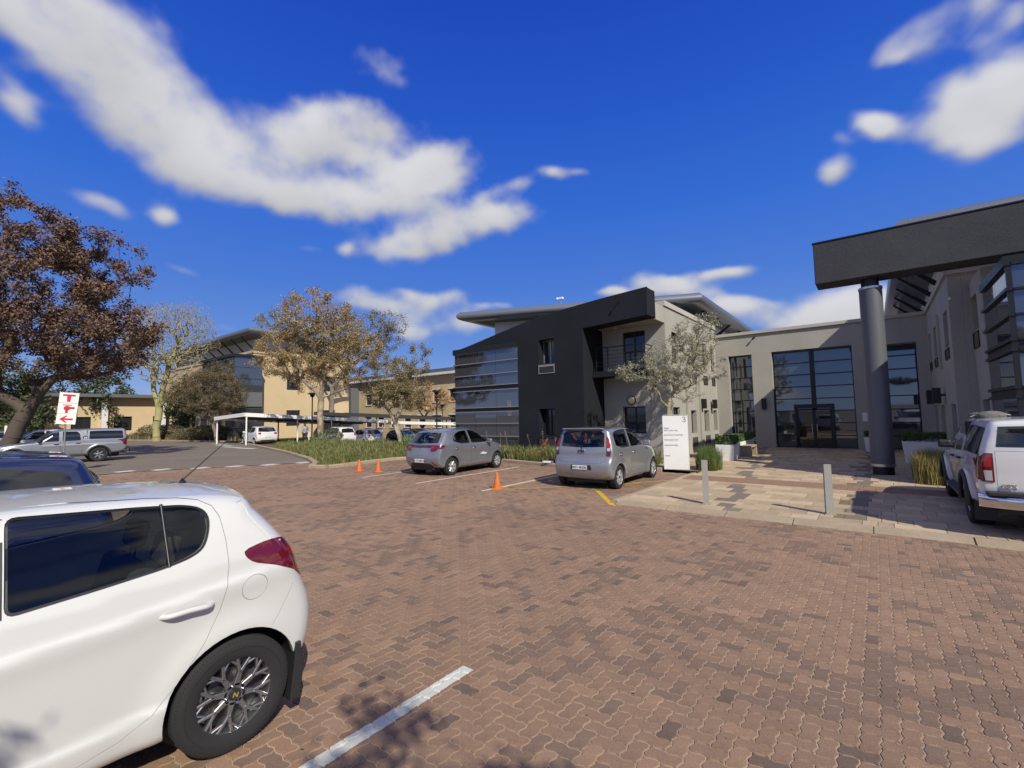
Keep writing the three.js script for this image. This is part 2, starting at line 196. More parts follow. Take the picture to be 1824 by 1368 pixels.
// painted lines follow the blocks' relief near the camera
function relief(x, z) { // depth of a joint at a place
  let u = x, v = z; for (let k = 0; k < 2; k++) { u = x - wave(v); v = z - wave(u); } const i = Math.floor(u / PW), j = Math.floor(v / PW), fu = u / PW - i, fv = v / PW - j, d = ((i - j) % 4 + 4) % 4; let m = 9;
  if (d !== 1) m = Math.min(m, fu); if (d !== 0) m = Math.min(m, 1 - fu); if (d !== 2) m = Math.min(m, fv); if (d !== 3) m = Math.min(m, 1 - fv); return m * PW;
}
const paintTex = (base, seed) => rough(base, { vary: 0.16, scale: 1.5, bump: 0.001, seed, grain: 0.1, roughness: 0.7 });
const paintWhite = paintTex([0.56, 0.56, 0.51], 12), paintYellow = paintTex([0.62, 0.4, 0.035], 13);
function paintedLine(x0, z0, x1, z1, w, mat, fine) {
  const L = Math.hypot(x1 - x0, z1 - z0), st = fine ? 0.005 : 0.06, n = Math.ceil(L / st), m = fine ? Math.ceil(w / 0.005) : 2, dx = (x1 - x0) / L, dz = (z1 - z0) / L, pos = [], idx = [], r = rngOf(Math.round(x0 * 77 + z0 * 13));
  const keep = []; for (let i = 0; i <= n; i++) { const jit = fine ? (fbm(i * 0.06, 2, 1, 3) - 0.5) * 0.012 : 0; for (let j = 0; j <= m; j++) { const s = i / n * L, t = (j / m - 0.5) * w + jit + (fine && (j === 0 || j === m) ? (r() - 0.5) * 0.006 : 0); const x = x0 + dx * s - dz * t, z = z0 + dz * s + dx * t; const e = fine ? relief(x, z) : 1; pos.push(x, fine ? 0.0035 - 0.0075 * (1 - smooth(0.001, 0.0075, e)) : 0.004, z); } }
  for (let i = 0; i < n; i++) for (let j = 0; j < m; j++) { if (fine && fbm(i * 0.05, j * 0.22, 7, 3) > 0.79) continue; const a = i * (m + 1) + j; idx.push(a, a + 1, a + m + 1, a + 1, a + m + 2, a + m + 1); }
  const g = geom(pos, idx); g.computeVertexNormals(); const nn = g.attributes.normal; if (nn.getY(0) < 0) { flipW(g); g.computeVertexNormals(); } return metreUV(clean(g));
}
function flipW(g) { const i = g.index; for (let k = 0; k < i.count; k += 3) { const t = i.getX(k); i.setX(k, i.getX(k + 2)); i.setX(k + 2, t); } }
struct('bay_marking', paintedLine(-2.52, 1.2, -2.52, -2.6, 0.105, paintWhite, true), paintWhite);
for (const x of [-13.2, -10.55, -8.0]) struct('bay_marking', paintedLine(x, -8.8, x, -13.7, 0.1, paintWhite), paintWhite);
for (const [a, b, c, d, w] of [[-7.9, -9.0, -7.9, -13.4, 0.06], [-7.95, -8.95, -5.2, -12.1, 0.06], [-5.35, -12.0, -4.5, -13.3, 0.06]]) struct('yellow_marking', paintedLine(a, b, c, d, w, paintYellow), paintYellow);
{ const g = structGroup('yellow_hatched_strip'); for (let i = 0; i < 14; i++) { const t = i / 14, x = lerp(-5.55, -4.4, t), z = lerp(-10.35, -8.85, t); part('painted_block', flat([[x - 0.08, z - 0.045], [x + 0.1, z + 0.005], [x + 0.15, z + 0.1], [x - 0.03, z + 0.055]].map(([p, q]) => [p, q]), 0.004), paintYellow, g); } }
{ const dashes = [[285, 0], [355, 0], [417, 0], [480, 0], [540, 0]]; const P = [[-23.35, -4.9], [-22.75, -5.95], [-21.95, -7.05], [-21.3, -8.1], [-20.6, -9.2], [-20.15, -10.45]]; for (const [x, z] of P) struct('road_marking', flat([[x - 0.3, z - 0.25], [x + 0.22, z - 0.36], [x + 0.3, z + 0.25], [x - 0.22, z + 0.36]], 0.006), paintWhite); for (const [x, z] of [[-40.4, -14.6], [-37.3, -14.0], [-34.6, -13.9], [-43.6, -15.4]]) struct('road_marking', flat([[x - 1.2, z - 0.15], [x + 1.0, z - 0.35], [x + 1.2, z + 0.15], [x - 1.0, z + 0.4]], 0.006), paintWhite); }

// kerbs, stone by stone
function kerbRun(name, pts, { w = 0.22, h = 0.1, len = 0.95, base = -0.06, slope = 0 } = {}) {
  const grp = structGroup(name), r = rngOf(pts.length * 31 + 7); let carry = [];
  for (let i = 0; i < pts.length - 1; i++) { const [x0, z0] = pts[i], [x1, z1] = pts[i + 1], L = Math.hypot(x1 - x0, z1 - z0), n = Math.max(1, Math.round(L / len)), dx = (x1 - x0) / L, dz = (z1 - z0) / L; for (let k = 0; k < n; k++) { const a = k / n * L + 0.006, b = (k + 1) / n * L - 0.006 - r() * 0.008; const prof = [[-w / 2, base], [-w / 2, h - slope - 0.015], [-w / 2 + 0.03, h - slope], [w / 2 - 0.02, h], [w / 2, h - 0.02], [w / 2, base]]; const g = extrude(prof, b - a); const p = g.attributes.position; for (let q = 0; q < p.count; q++) { const t = p.getX(q), y = p.getY(q), s = a + p.getZ(q); p.setXYZ(q, x0 + dx * s - dz * t, y + (y > 0 ? (fbm(s * 3, i + k, 2) - 0.5) * 0.008 : 0), z0 + dz * s + dx * t); } flipTri(g); g.computeVertexNormals(); const st = part('kerb_stone', metreUV(g), concreteKerb, grp); } }
  return grp;
}
function flipTri(g) { for (const a of Object.values(g.attributes)) { const s = a.itemSize; for (let k = 0; k < a.count; k += 3) for (let q = 0; q < s; q++) { const t = a.array[k * s + q]; a.array[k * s + q] = a.array[(k + 2) * s + q]; a.array[(k + 2) * s + q] = t; } } const p = g.attributes.position; return g; }
const islandKerb = [[-45, -17.3], [-33.2, -14.55], [-26.7, -12.95], [-21.2, -11.3], [-18.7, -10.25], [-17.65, -9.5], [-16.95, -9.75], [-16.95, -10.4], [-17.2, -11.4], [-17.35, -13.3], [-16.7, -14.65], [-12.2, -14.9], [-9.2, -14.35], [-5.6, -14.9]];
kerbRun('planting_kerb', islandKerb, { w: 0.24, h: 0.12, slope: -0.0 });
kerbRun('patio_kerb', [[0.95, -9.08], [-0.15, -9.1], [-4.4, -9.1]], { w: 0.26, h: 0.075, len: 1.02, slope: 0.05 });
kerbRun('patio_edge_slabs', [[4.2, -9.06], [0.955, -9.06]], { w: 0.3, h: 0.062, len: 0.8, slope: 0.06 });
kerbRun('patio_side_kerb', [[-4.5, -9.12], [-4.5, -14.6]], { w: 0.16, h: 0.065, len: 1.0 });
kerbRun('road_far_kerb', [[-46, -17.6], [-58.6, -15.4], [-75, -12.0], [-110, -9.0]], { w: 0.25, h: 0.12, len: 1.4 });

// entrance patio of concrete flags with darker bands
const flagTones = [[0.45, 0.345, 0.225], [0.4, 0.305, 0.2], [0.5, 0.385, 0.26], [0.37, 0.29, 0.195]].map((c, i) => rough(c, { vary: 0.2, scale: 0.9, bump: 0.002, seed: 31 + i, grain: 0.12 }));
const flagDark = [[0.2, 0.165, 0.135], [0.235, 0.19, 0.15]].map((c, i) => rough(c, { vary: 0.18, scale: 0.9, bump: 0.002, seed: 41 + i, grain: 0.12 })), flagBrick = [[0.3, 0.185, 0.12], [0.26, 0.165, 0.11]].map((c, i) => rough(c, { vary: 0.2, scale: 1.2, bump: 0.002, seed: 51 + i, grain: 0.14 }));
{
  const patio = structGroup('entrance_patio'), r = rngOf(88), X0 = -4.4, X1 = 4.2, PY = 0.06; part('mortar_bed', flat([[X0, -9.2], [X1, -9.2], [X1, -14], [2.3, -14], [2.2, -18.6], [2.2, -26.8], [-6.9, -26.8], [-6.9, -19], [-6.5, -15], [X0, -15]], PY - 0.008), rough([0.2, 0.15, 0.1], { seed: 9 }), patio);
  const shapes = new Map(); const flagGeo = (w, d) => { const k = w.toFixed(2) + '_' + d.toFixed(2); if (!shapes.has(k)) { const g = box(-w / 2 + 0.0045, w / 2 - 0.0045, -0.04, 0, -d / 2 + 0.0045, d / 2 - 0.0045, 0.004); shapes.set(k, g); } return shapes.get(k); };
  const flags = []; let z = -9.24, row = 0; const Z1 = -26.65;
  while (z > Z1) {
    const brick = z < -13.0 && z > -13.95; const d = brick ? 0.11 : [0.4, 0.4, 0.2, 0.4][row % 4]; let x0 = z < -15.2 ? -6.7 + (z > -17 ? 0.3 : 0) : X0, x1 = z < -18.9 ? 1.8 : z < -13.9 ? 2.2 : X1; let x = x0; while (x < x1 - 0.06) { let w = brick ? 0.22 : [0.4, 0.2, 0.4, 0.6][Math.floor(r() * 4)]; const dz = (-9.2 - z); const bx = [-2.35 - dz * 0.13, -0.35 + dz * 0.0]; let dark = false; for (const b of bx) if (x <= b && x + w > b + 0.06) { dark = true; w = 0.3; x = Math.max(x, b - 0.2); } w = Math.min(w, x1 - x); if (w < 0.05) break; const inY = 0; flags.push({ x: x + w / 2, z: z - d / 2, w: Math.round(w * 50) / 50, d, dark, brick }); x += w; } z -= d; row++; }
  const vis = flags.map(f => ({ f, a: Math.hypot(f.x, f.z) })).sort((a, b) => a.a - b.a); const rest = [];
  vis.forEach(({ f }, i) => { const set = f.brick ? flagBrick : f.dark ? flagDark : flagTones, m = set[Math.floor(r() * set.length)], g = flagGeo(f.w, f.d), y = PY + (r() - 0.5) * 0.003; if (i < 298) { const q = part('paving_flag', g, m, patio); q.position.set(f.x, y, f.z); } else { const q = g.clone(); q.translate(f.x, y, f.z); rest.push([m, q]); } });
  const mats = [...new Set(rest.map(v => v[0]))]; for (const m of mats) { const q = part('far_paving_flags', rest.filter(v => v[0] === m).map(v => v[1]), m, patio); q.userData.kind = 'stuff'; }
}
// the pickup stands on a strip of block paving beyond the kerb's end
struct('forecourt', flat([[0.9, -8.85], [9, -8.85], [9, -16], [0.9, -16]], -0.002), rough([0.29, 0.18, 0.13], { vary: 0.2, scale: 0.6, seed: 71, grain: 0.15 }));
// planting beds
struct('planting_bed', flat([[-45, -17.2], [-33.2, -14.45], [-26.7, -12.85], [-21.2, -11.2], [-18.7, -10.2], [-17.6, -9.6], [-17.1, -9.9], [-17.1, -10.4], [-17.35, -11.4], [-17.5, -13.4], [-16.8, -14.8], [-12.2, -15.05], [-9.2, -14.5], [-5.6, -15.05], [-4.6, -15], [-4.6, -15.4], [-6.4, -16.8], [-6.6, -19], [-9.6, -19], [-9.7, -17.1], [-17.7, -17.1], [-18.2, -19], [-24, -19.2], [-34, -19.2], [-45, -19]], 0.05), earth);
struct('planting_bed', flat([[-46, -17.8], [-58.6, -15.6], [-75, -12.2], [-110, -9.2], [-110, -40], [-46, -26]], 0.03), earth);
// ---------------------------------------------------------------- buildings
const darkStucco = rough([0.017, 0.019, 0.025], { spec: 0.35, vary: 0.2, scale: 0.25, bump: 0.004, seed: 61, grain: 0.14 });
const taupe = rough([0.39, 0.372, 0.33], { vary: 0.09, scale: 0.25, bump: 0.005, seed: 62, grain: 0.1 });
const taupeCap = rough([0.47, 0.44, 0.39], { vary: 0.06, scale: 0.3, bump: 0.003, seed: 63 });
const beige = rough([0.58, 0.45, 0.28], { vary: 0.07, scale: 0.25, bump: 0.004, seed: 64 });
const greyPanel = rough([0.13, 0.135, 0.145], { vary: 0.06, scale: 0.25, bump: 0.003, seed: 65 });
const whiteBoard = rough([0.66, 0.66, 0.66], { vary: 0.05, scale: 0.4, bump: 0.001, seed: 66, roughness: 0.6 });
const roofMetal = std(0.24, 0.26, 0.29, 0.38, 0.65), roofSoffit = std(0.16, 0.17, 0.18, 0.7), frameDark = std(0.022, 0.024, 0.028, 0.4, 0.4), transomMetal = std(0.34, 0.34, 0.34, 0.4, 0.6);
const mirrorGlass = phys(0.17, 0.18, 0.2, { metalness: 0.75, roughness: 0.025 }), dullGlass = phys(0.06, 0.065, 0.07, { metalness: 0.6, roughness: 0.04 });
const louvre = std(0.1, 0.1, 0.11, 0.6, 0.2);
const ring = (x0, x1, y0, y1) => [[x0, y0], [x0, y1], [x1, y1], [x1, y0]];
// wall facing +z at z (front), thickness behind it
function wallZ(outline, holes, z, t) { const g = extrude(outline, t, 0, holes); g.translate(0, 0, z - t); return metreUV(g); }
// wall facing +x (dir 1) or -x (dir -1) at x; outline in (z, y)
function wallX(outline, holes, x, t, dir) { const g = extrude(outline.map(([a, b]) => [-a, b]), t, 0, holes.map(h => h.map(([a, b]) => [-a, b]))); g.rotateY(Math.PI / 2); g.translate(dir > 0 ? x - t : x, 0, 0); return metreUV(g); }
function windowZ(parent, x0, x1, y0, y1, z, { depth = 0.25, cols = 1, rows = 1, glass = dullGlass, fw = 0.05, frame = frameDark, sill } = {}) {
  const w = new THREE.Group(); w.name = 'window'; parent.add(w); const zz = z - depth;
  for (const a of [[x0, x1, y0, y0 + fw], [x0, x1, y1 - fw, y1], [x0, x0 + fw, y0 + fw, y1 - fw], [x1 - fw, x1, y0 + fw, y1 - fw]]) part('frame', box(a[0], a[1], a[2], a[3], zz - 0.03, zz + 0.04), frame, w);
  for (let i = 1; i < cols; i++) { const x = lerp(x0, x1, i / cols); part('mullion', box(x - fw / 2, x + fw / 2, y0 + fw, y1 - fw, zz - 0.03, zz + 0.038), frame, w); }
  for (let i = 0; i < cols; i++) for (let j = 0; j < rows; j++) part('pane', box(lerp(x0, x1, i / cols) + fw * 0.5, lerp(x0, x1, (i + 1) / cols) - fw * 0.5, lerp(y0, y1, j / rows) + fw * 0.5, lerp(y0, y1, (j + 1) / rows) - fw * 0.5, zz - 0.01, zz), glass, w);
  for (let j = 1; j < rows; j++) { const y = lerp(y0, y1, j / rows); part('transom', box(x0 + fw, x1 - fw, y - fw / 2, y + fw / 2, zz - 0.02, zz + 0.05), frame, w); }
  if (sill) part('sill', extrude([[0, 0], [depth + 0.05, -0.09], [depth + 0.05, -0.12], [0, -0.12]], x1 - x0 - 0.004).rotateY(-Math.PI / 2).translate(x1 - 0.002, y0, zz).applyMatrix4(new THREE.Matrix4()), sill, w);
  return w;
}
function windowX(parent, z0, z1, y0, y1, x, dir, o = {}) { const g = windowZ(parent, z0, z1, y0, y1, 0, o); g.rotation.y = dir > 0 ? Math.PI / 2 : -Math.PI / 2; g.position.set(x, 0, 0); if (dir > 0) { g.scale.x = 1; g.position.z = 0; for (const c of g.children) { c.position.x = -(z0 + z1); } } return g; }
function louvreZ(parent, x0, x1, y0, y1, z, frame = transomMetal) { const g = new THREE.Group(); g.name = 'vent_grille'; parent.add(g); const f = 0.035; part('grille_frame', [box(x0, x1, y0, y0 + f, z, z + 0.03), box(x0, x1, y1 - f, y1, z, z + 0.03), box(x0, x0 + f, y0 + f, y1 - f, z, z + 0.03), box(x1 - f, x1, y0 + f, y1 - f, z, z + 0.03)], frame, g); const n = Math.round((y1 - y0) / 0.055); for (let i = 1; i < n; i++) { const y = lerp(y0 + f, y1 - f, i / n); const s = box(x0 + f, x1 - f, -0.004, 0.004, -0.02, 0.02); s.rotateX(0.6); s.translate(0, y, z + 0.008); part('slat', s, louvre, g); } return g; }
function turned(g, x, dir, z0, z1) { g.rotation.y = dir > 0 ? Math.PI / 2 : -Math.PI / 2; g.position.set(x, 0, 0); if (dir > 0) for (const c of g.children) c.position.x -= (z0 + z1); return g; }
// curtain wall facing +z: rows given by their levels
function glazing(parent, x0, x1, z, levels, cols, { dark = [], glass = mirrorGlass, bar = transomMetal, nm = 'glazing', jamb = 0 } = {}) {
  const g = new THREE.Group(); g.name = nm; parent.add(g); const r = rngOf(Math.round(x0 * 10 + z));
  for (let j = 0; j < levels.length - 1; j++) { const y0 = levels[j], y1 = levels[j + 1]; if (dark.includes(j)) { part('spandrel', box(x0, x1, y0 + 0.02, y1 - 0.02, z - 0.1, z - 0.02), frameDark, g); } else for (let i = 0; i < cols; i++) { const p = box(-(x1 - x0) / cols / 2 + 0.008, (x1 - x0) / cols / 2 - 0.008, -(y1 - y0) / 2 + 0.008, (y1 - y0) / 2 - 0.008, -0.012, 0); const m = part('pane', p, glass, g); m.position.set(lerp(x0, x1, (i + 0.5) / cols), (y0 + y1) / 2, z - 0.03); m.rotation.set((r() - 0.5) * 0.008, (r() - 0.5) * 0.008, 0); } }
  for (const y of levels) part('transom', box(x0, x1, y - 0.022, y + 0.022, z - 0.045, z + 0.05), bar, g);
  part('backing', box(x0, x1, levels[0], levels[levels.length - 1], z - 0.2, z - 0.14), greyPanel, g); if (jamb) for (const [a, c] of [[x0 - jamb, x0], [x1, x1 + jamb]]) part('jamb', box(a, c, 0.02, levels[levels.length - 1] + 0.07, z - 0.18, z + 0.03), frameDark, g); return g;
}
function ringRoof(parent, plan, y, { depth = 0.5, inset: ins = 1.1, wall = 1.2, wallMat = whiteBoard, wallBottom = 5.8 } = {}) {
  const prof = [[0.55, -0.06], [0.22, -0.05], [0.07, 0.02], [0.0, 0.16], [0.03, 0.3], [0.14, 0.42], [0.4, 0.48], [2.4, 0.62]].map(([d, h]) => [d, y - 0.2 + h * depth / 0.5]);
  const pos = [], idx = [], n = plan.length; const fine = []; for (let i = 0; i < n; i++) fine.push(plan[i]); for (const [d, h] of prof) { const q = inset(fine, d); q.forEach(([x, z]) => pos.push(x, h, z)); }
  for (let k = 0; k < prof.length - 1; k++) for (let i = 0; i < n; i++) { const a = k * n + i, b = k * n + (i + 1) % n; idx.push(a, b, a + n, b, b + n, a + n); }
  const g = clean(geom(pos, idx)); const rf = part('roof', toCreasedNormals(g, 0.9), roofMetal, parent); part('roof_top', flat(inset(fine, 2.38), prof[prof.length - 1][1]), roofMetal, parent); part('soffit', flat(inset(fine, 0.5), prof[0][1] + 0.004), roofSoffit, parent);
  for (let i = 0; i < n; i++) { const a = fine[i], b = fine[(i + 1) % n], L = Math.hypot(b[0] - a[0], b[1] - a[1]), m = Math.floor(L / 3.6); for (let k = 1; k < m; k++) { const x = lerp(a[0], b[0], k / m), z = lerp(a[1], b[1], k / m); const q = []; } }
  return rf;
}
// clerestory of painted boards under a roof
function boards(parent, a, b, y0, y1, mat = whiteBoard, h = 0.19) { const L = Math.hypot(b[0] - a[0], b[1] - a[1]), ang = -Math.atan2(b[1] - a[1], b[0] - a[0]), n = Math.max(1, Math.round((y1 - y0) / h)); for (let i = 0; i < n; i++) { const g = box(0, L, lerp(y0, y1, i / n) + 0.004, lerp(y0, y1, (i + 1) / n) - 0.004, -0.06, 0); g.rotateY(ang); g.translate(a[0], 0, a[1]); part('board', g, mat, parent); } }
function bracket(parent, a, b) { const A = V3(...a), B = V3(...b), L = A.distanceTo(B); const g = extrude([[0, -0.09], [0, 0.09], [L, 0.04], [L, -0.04]], 0.07); g.translate(0, 0, -0.035); const d = B.clone().sub(A).normalize(); const zz = V3(0, 1, 0).cross(d).normalize(), yy = zz.clone().cross(d).negate(); const m = new THREE.Matrix4().makeBasis(d, d.clone().cross(zz).negate(), zz); g.applyMatrix4(m); g.translate(A.x, A.y, A.z); part('roof_bracket', g, frameDark, parent); }

const rowsY = [0.12, 0.93, 1.55, 2.13, 2.34, 3.19, 3.43, 3.99, 4.6, 5.16];
// ---- left wing
{
  const b = thing('office_wing', 'charcoal office wing with sweeping curved parapet, banded glazing and corner balcony', 'building');
  const arc = smoothTab([[-17.45, 5.4], [-16.9, 5.44], [-14.94, 5.82], [-12.28, 6.33], [-9.55, 6.63], [-6.8, 6.82]], 5);
  part('front_wall', wallZ([[-13.2, 0], [-9.72, 0], [-9.68, 5.58], [-6.8, 5.73], ...arc.slice().reverse(), [-17.45, 5.18], [-13.2, 5.18]], [ring(-11.97, -11.15, 4.24, 5.33), ring(-12.04, -11.2, 1.0, 2.19)], -17.2, 0.85), darkStucco, b);
  part('parapet_cap', (() => { const g = []; for (let i = 0; i < arc.length - 1; i++) { const [x0, y0] = arc[i], [x1, y1] = arc[i + 1]; g.push(bar([x0, y0 + 0.01, -17.24], [x1 + 0.01, y1 + 0.01, -17.24], 0.02, 5)); } return g; })(), frameDark, b);
  windowZ(b, -11.97, -11.15, 4.24, 5.33, -17.2, { depth: 0.4, cols: 2, frame: transomMetal, fw: 0.04, glass: dullGlass }); windowZ(b, -12.04, -11.2, 1.0, 2.19, -17.2, { depth: 0.4, cols: 2, frame: frameDark, fw: 0.05, glass: dullGlass });
  part('sill', extrude([[0, 0], [0.42, -0.12], [0.42, -0.16], [0, -0.16]], 0.82).rotateY(-Math.PI / 2).translate(-11.15, 4.26, -17.6), taupe, b); part('sill', extrude([[0, 0], [0.42, -0.12], [0.42, -0.16], [0, -0.16]], 0.84).rotateY(-Math.PI / 2).translate(-11.2, 1.02, -17.6), darkStucco, b);
  louvreZ(b, -12.0, -11.14, 3.77, 4.18, -17.2); louvreZ(b, -12.08, -11.2, 0.49, 0.89, -17.2, frameDark);
  const gl = glazing(b, -17.42, -13.2, -17.2, rowsY, 3, { dark: [3, 5] }); part('glazing_head', box(-17.48, -13.2, 5.16, 5.42, -17.32, -17.12), frameDark, b); part('glazing_plinth', box(-17.46, -13.2, 0, 0.1, -17.6, -17.16), darkStucco, b);
  // the side of the glazed corner
  const gs = new THREE.Group(); gs.name = 'side_glazing'; b.add(gs); for (let j = 0; j < rowsY.length - 1; j++) part(j === 3 || j === 5 ? 'spandrel' : 'pane', box(-17.44, -17.4, rowsY[j] + 0.01, rowsY[j + 1] - 0.01, -21.5, -17.24), j === 3 || j === 5 ? frameDark : mirrorGlass, gs); for (const y of rowsY) part('transom', box(-17.5, -17.38, y - 0.022, y + 0.022, -21.5, -17.15), transomMetal, gs);
  part('rear_block', box(-17.3, -9.705, 0, 5.35, -34, -18.06), darkStucco, b); part('rear_parapet', box(-12.2, -9.71, 5.352, 6.3, -24, -18.07), darkStucco, b);
  // balcony corner
  const zb = -19.05, xs = -6.8;
  part('corner_wall', wallZ([[-9.7, 0], [xs, 0], [xs, 6.4], [-9.7, 6.4]], [ring(-8.72, -7.68, 3.75, 5.5), ring(-8.82, -7.78, 1.03, 2.2)], zb, 0.3), taupe, b);
  windowZ(b, -8.72, -7.68, 3.75, 5.5, zb, { depth: 0.15, cols: 2, rows: 2 }); windowZ(b, -8.82, -7.78, 1.03, 2.2, zb, { depth: 0.22, cols: 2 }); part('sill', extrude([[0, 0], [0.26, -0.1], [0.26, -0.14], [0, -0.14]], 1.04).rotateY(-Math.PI / 2).translate(-7.78, 1.05, zb - 0.22), taupe, b);
  part('balcony_roof', box(-9.66, xs - 0.003, 5.68, 6.36, zb + 0.004, -18.06), taupe, b);
  part('balcony_slab', box(-9.7, -7.32, 3.5, 3.74, zb + 0.002, -17.98), darkStucco, b);
  const rail = (p, q, nm = 'rail') => part(nm, bar(p, q, 0.016, 6), frameDark, b); const fz = -18.02, rx = -7.36;
  for (const h of [1.02, 0.86, 0.7, 0.54, 0.38, 0.22]) { const r = h > 1 ? 0.026 : 0.009; part('rail', bar([-9.62, 3.74 + h, fz], [rx, 3.74 + h, fz], r, 6), frameDark, b); part('rail', bar([rx, 3.74 + h, fz], [rx, 3.74 + h, zb + 0.01], r, 6), frameDark, b); }
  for (const x of [-9.5, -8.95, -8.2, rx]) part('rail_post', box(x - 0.02, x + 0.02, 3.74, 4.76, fz - 0.02, fz + 0.02), frameDark, b);
  const bl = new THREE.SphereGeometry(0.17, 24, 12, 0, Math.PI * 2, 0, Math.PI / 2); bl.scale(1, 0.5, 1); bl.rotateX(Math.PI / 2); bl.translate(-8.38, 2.48, zb + 0.05); const bk = part('bulkhead_light', [clean(new THREE.CylinderGeometry(0.2, 0.2, 0.06, 24).rotateX(Math.PI / 2).translate(-8.38, 2.48, zb + 0.032))], frameDark, b); part('light_cover', bl, std(0.72, 0.62, 0.36, 0.5), bk);
  part('ceiling_light', clean(new THREE.CylinderGeometry(0.12, 0.14, 0.05, 20).translate(-8.8, 5.655, -18.55)), taupeCap, b);
  part('camera_bracket', [bar([-7.97, 6.41, -17.2], [-7.94, 6.44, -17.02], 0.015), bar([-7.94, 6.44, -17.0], [-7.92, 6.4, -16.92], 0.035)], frameDark, b);
  // side wall towards the courtyard
  const up = [[-20.62, -19.82], [-23.1, -22.45], [-24.95, -24.25], [-26.35, -25.75]], gr = [[-22.85, -22.02], [-24.95, -24.12], [-26.5, -25.75]];
  part('courtyard_wall', wallX([[-26.7, 0], [zb - 0.301, 0], [zb - 0.301, 6.4], [-26.7, 6.4]], [...up.map(([a, c]) => ring(a, c, 4.05, 5.42)), ring(-20.5, -19.66, 1.2, 2.14), ...gr.map(([a, c]) => ring(a, c, 0.92, 2.0))], xs, 0.3, 1), taupe, b);
  for (const [a, c] of up) { windowX(b, a, c, 4.05, 5.42, xs, 1, { depth: 0.14, cols: 2 }); const l = louvreZ(b, a + 0.02, c - 0.02, 3.3, 3.74, 0, frameDark); turned(l, xs, 1, a, c); }
  windowX(b, -20.5, -19.66, 1.2, 2.14, xs, 1, { depth: 0.14, cols: 2 }); for (const [a, c] of gr) { windowX(b, a, c, 0.92, 2.0, xs, 1, { depth: 0.24 }); turned(louvreZ(b, a + 0.06, c - 0.02, 0.32, 0.74, 0, louvre), xs, 1, a, c); }
  for (const [z0, z1] of [[-21.75, -21.3], [-23.62, -23.3]]) part('pilaster', box(xs + 0.002, xs + 0.09, 0, 4.9, z0, z1), taupe, b);
  for (const z of [-23.45, -25.35]) part('wall_lamp', [box(xs + 0.1, xs + 0.3, 2.08, 2.55, z - 0.11, z + 0.11, 0.01), box(xs, xs + 0.1, 2.2, 2.28, z - 0.03, z + 0.03)], frameDark, b);
  part('coping', [box(-9.66, xs + 0.06, 6.4, 6.62, zb - 0.36, zb + 0.07), box(xs - 0.36, xs + 0.06, 6.4, 6.62, -26.7, zb - 0.362)], taupeCap, b);
  // roof with rounded eaves
  const plan = [[-17.6, -17.5], [-6.15, -22.4], [-6.3, -37], [-18.3, -37]]; ringRoof(b, plan, 7.35);
  const ci = inset(plan, 1.25); part('clerestory', extrude(ci.map(([x, z]) => [x, -z]), 1.62).rotateX(-Math.PI / 2).translate(0, 5.58, 0), whiteBoard, b);
  for (let k = 0; k < 4; k++) { const z = -24.5 - k * 2.6; bracket(b, [-7.5, 6.5, z], [-6.5, 7.2, z]); }
  const wx = thing('weather_sensor', 'small white weather sensor on a short mast at the roof edge', 'sensor', [-12.6, 7.62, -20.2]); part('mast', bar([0, -0.1, 0], [0, 0.28, 0], 0.02), transomMetal, wx); part('sensor_body', box(-0.16, 0.16, 0.28, 0.4, -0.06, 0.06, 0.03), M.white, wx); part('sensor_cup', clean(new THREE.SphereGeometry(0.08, 12, 8).translate(-0.2, 0.34, 0)), M.white, wx);
}
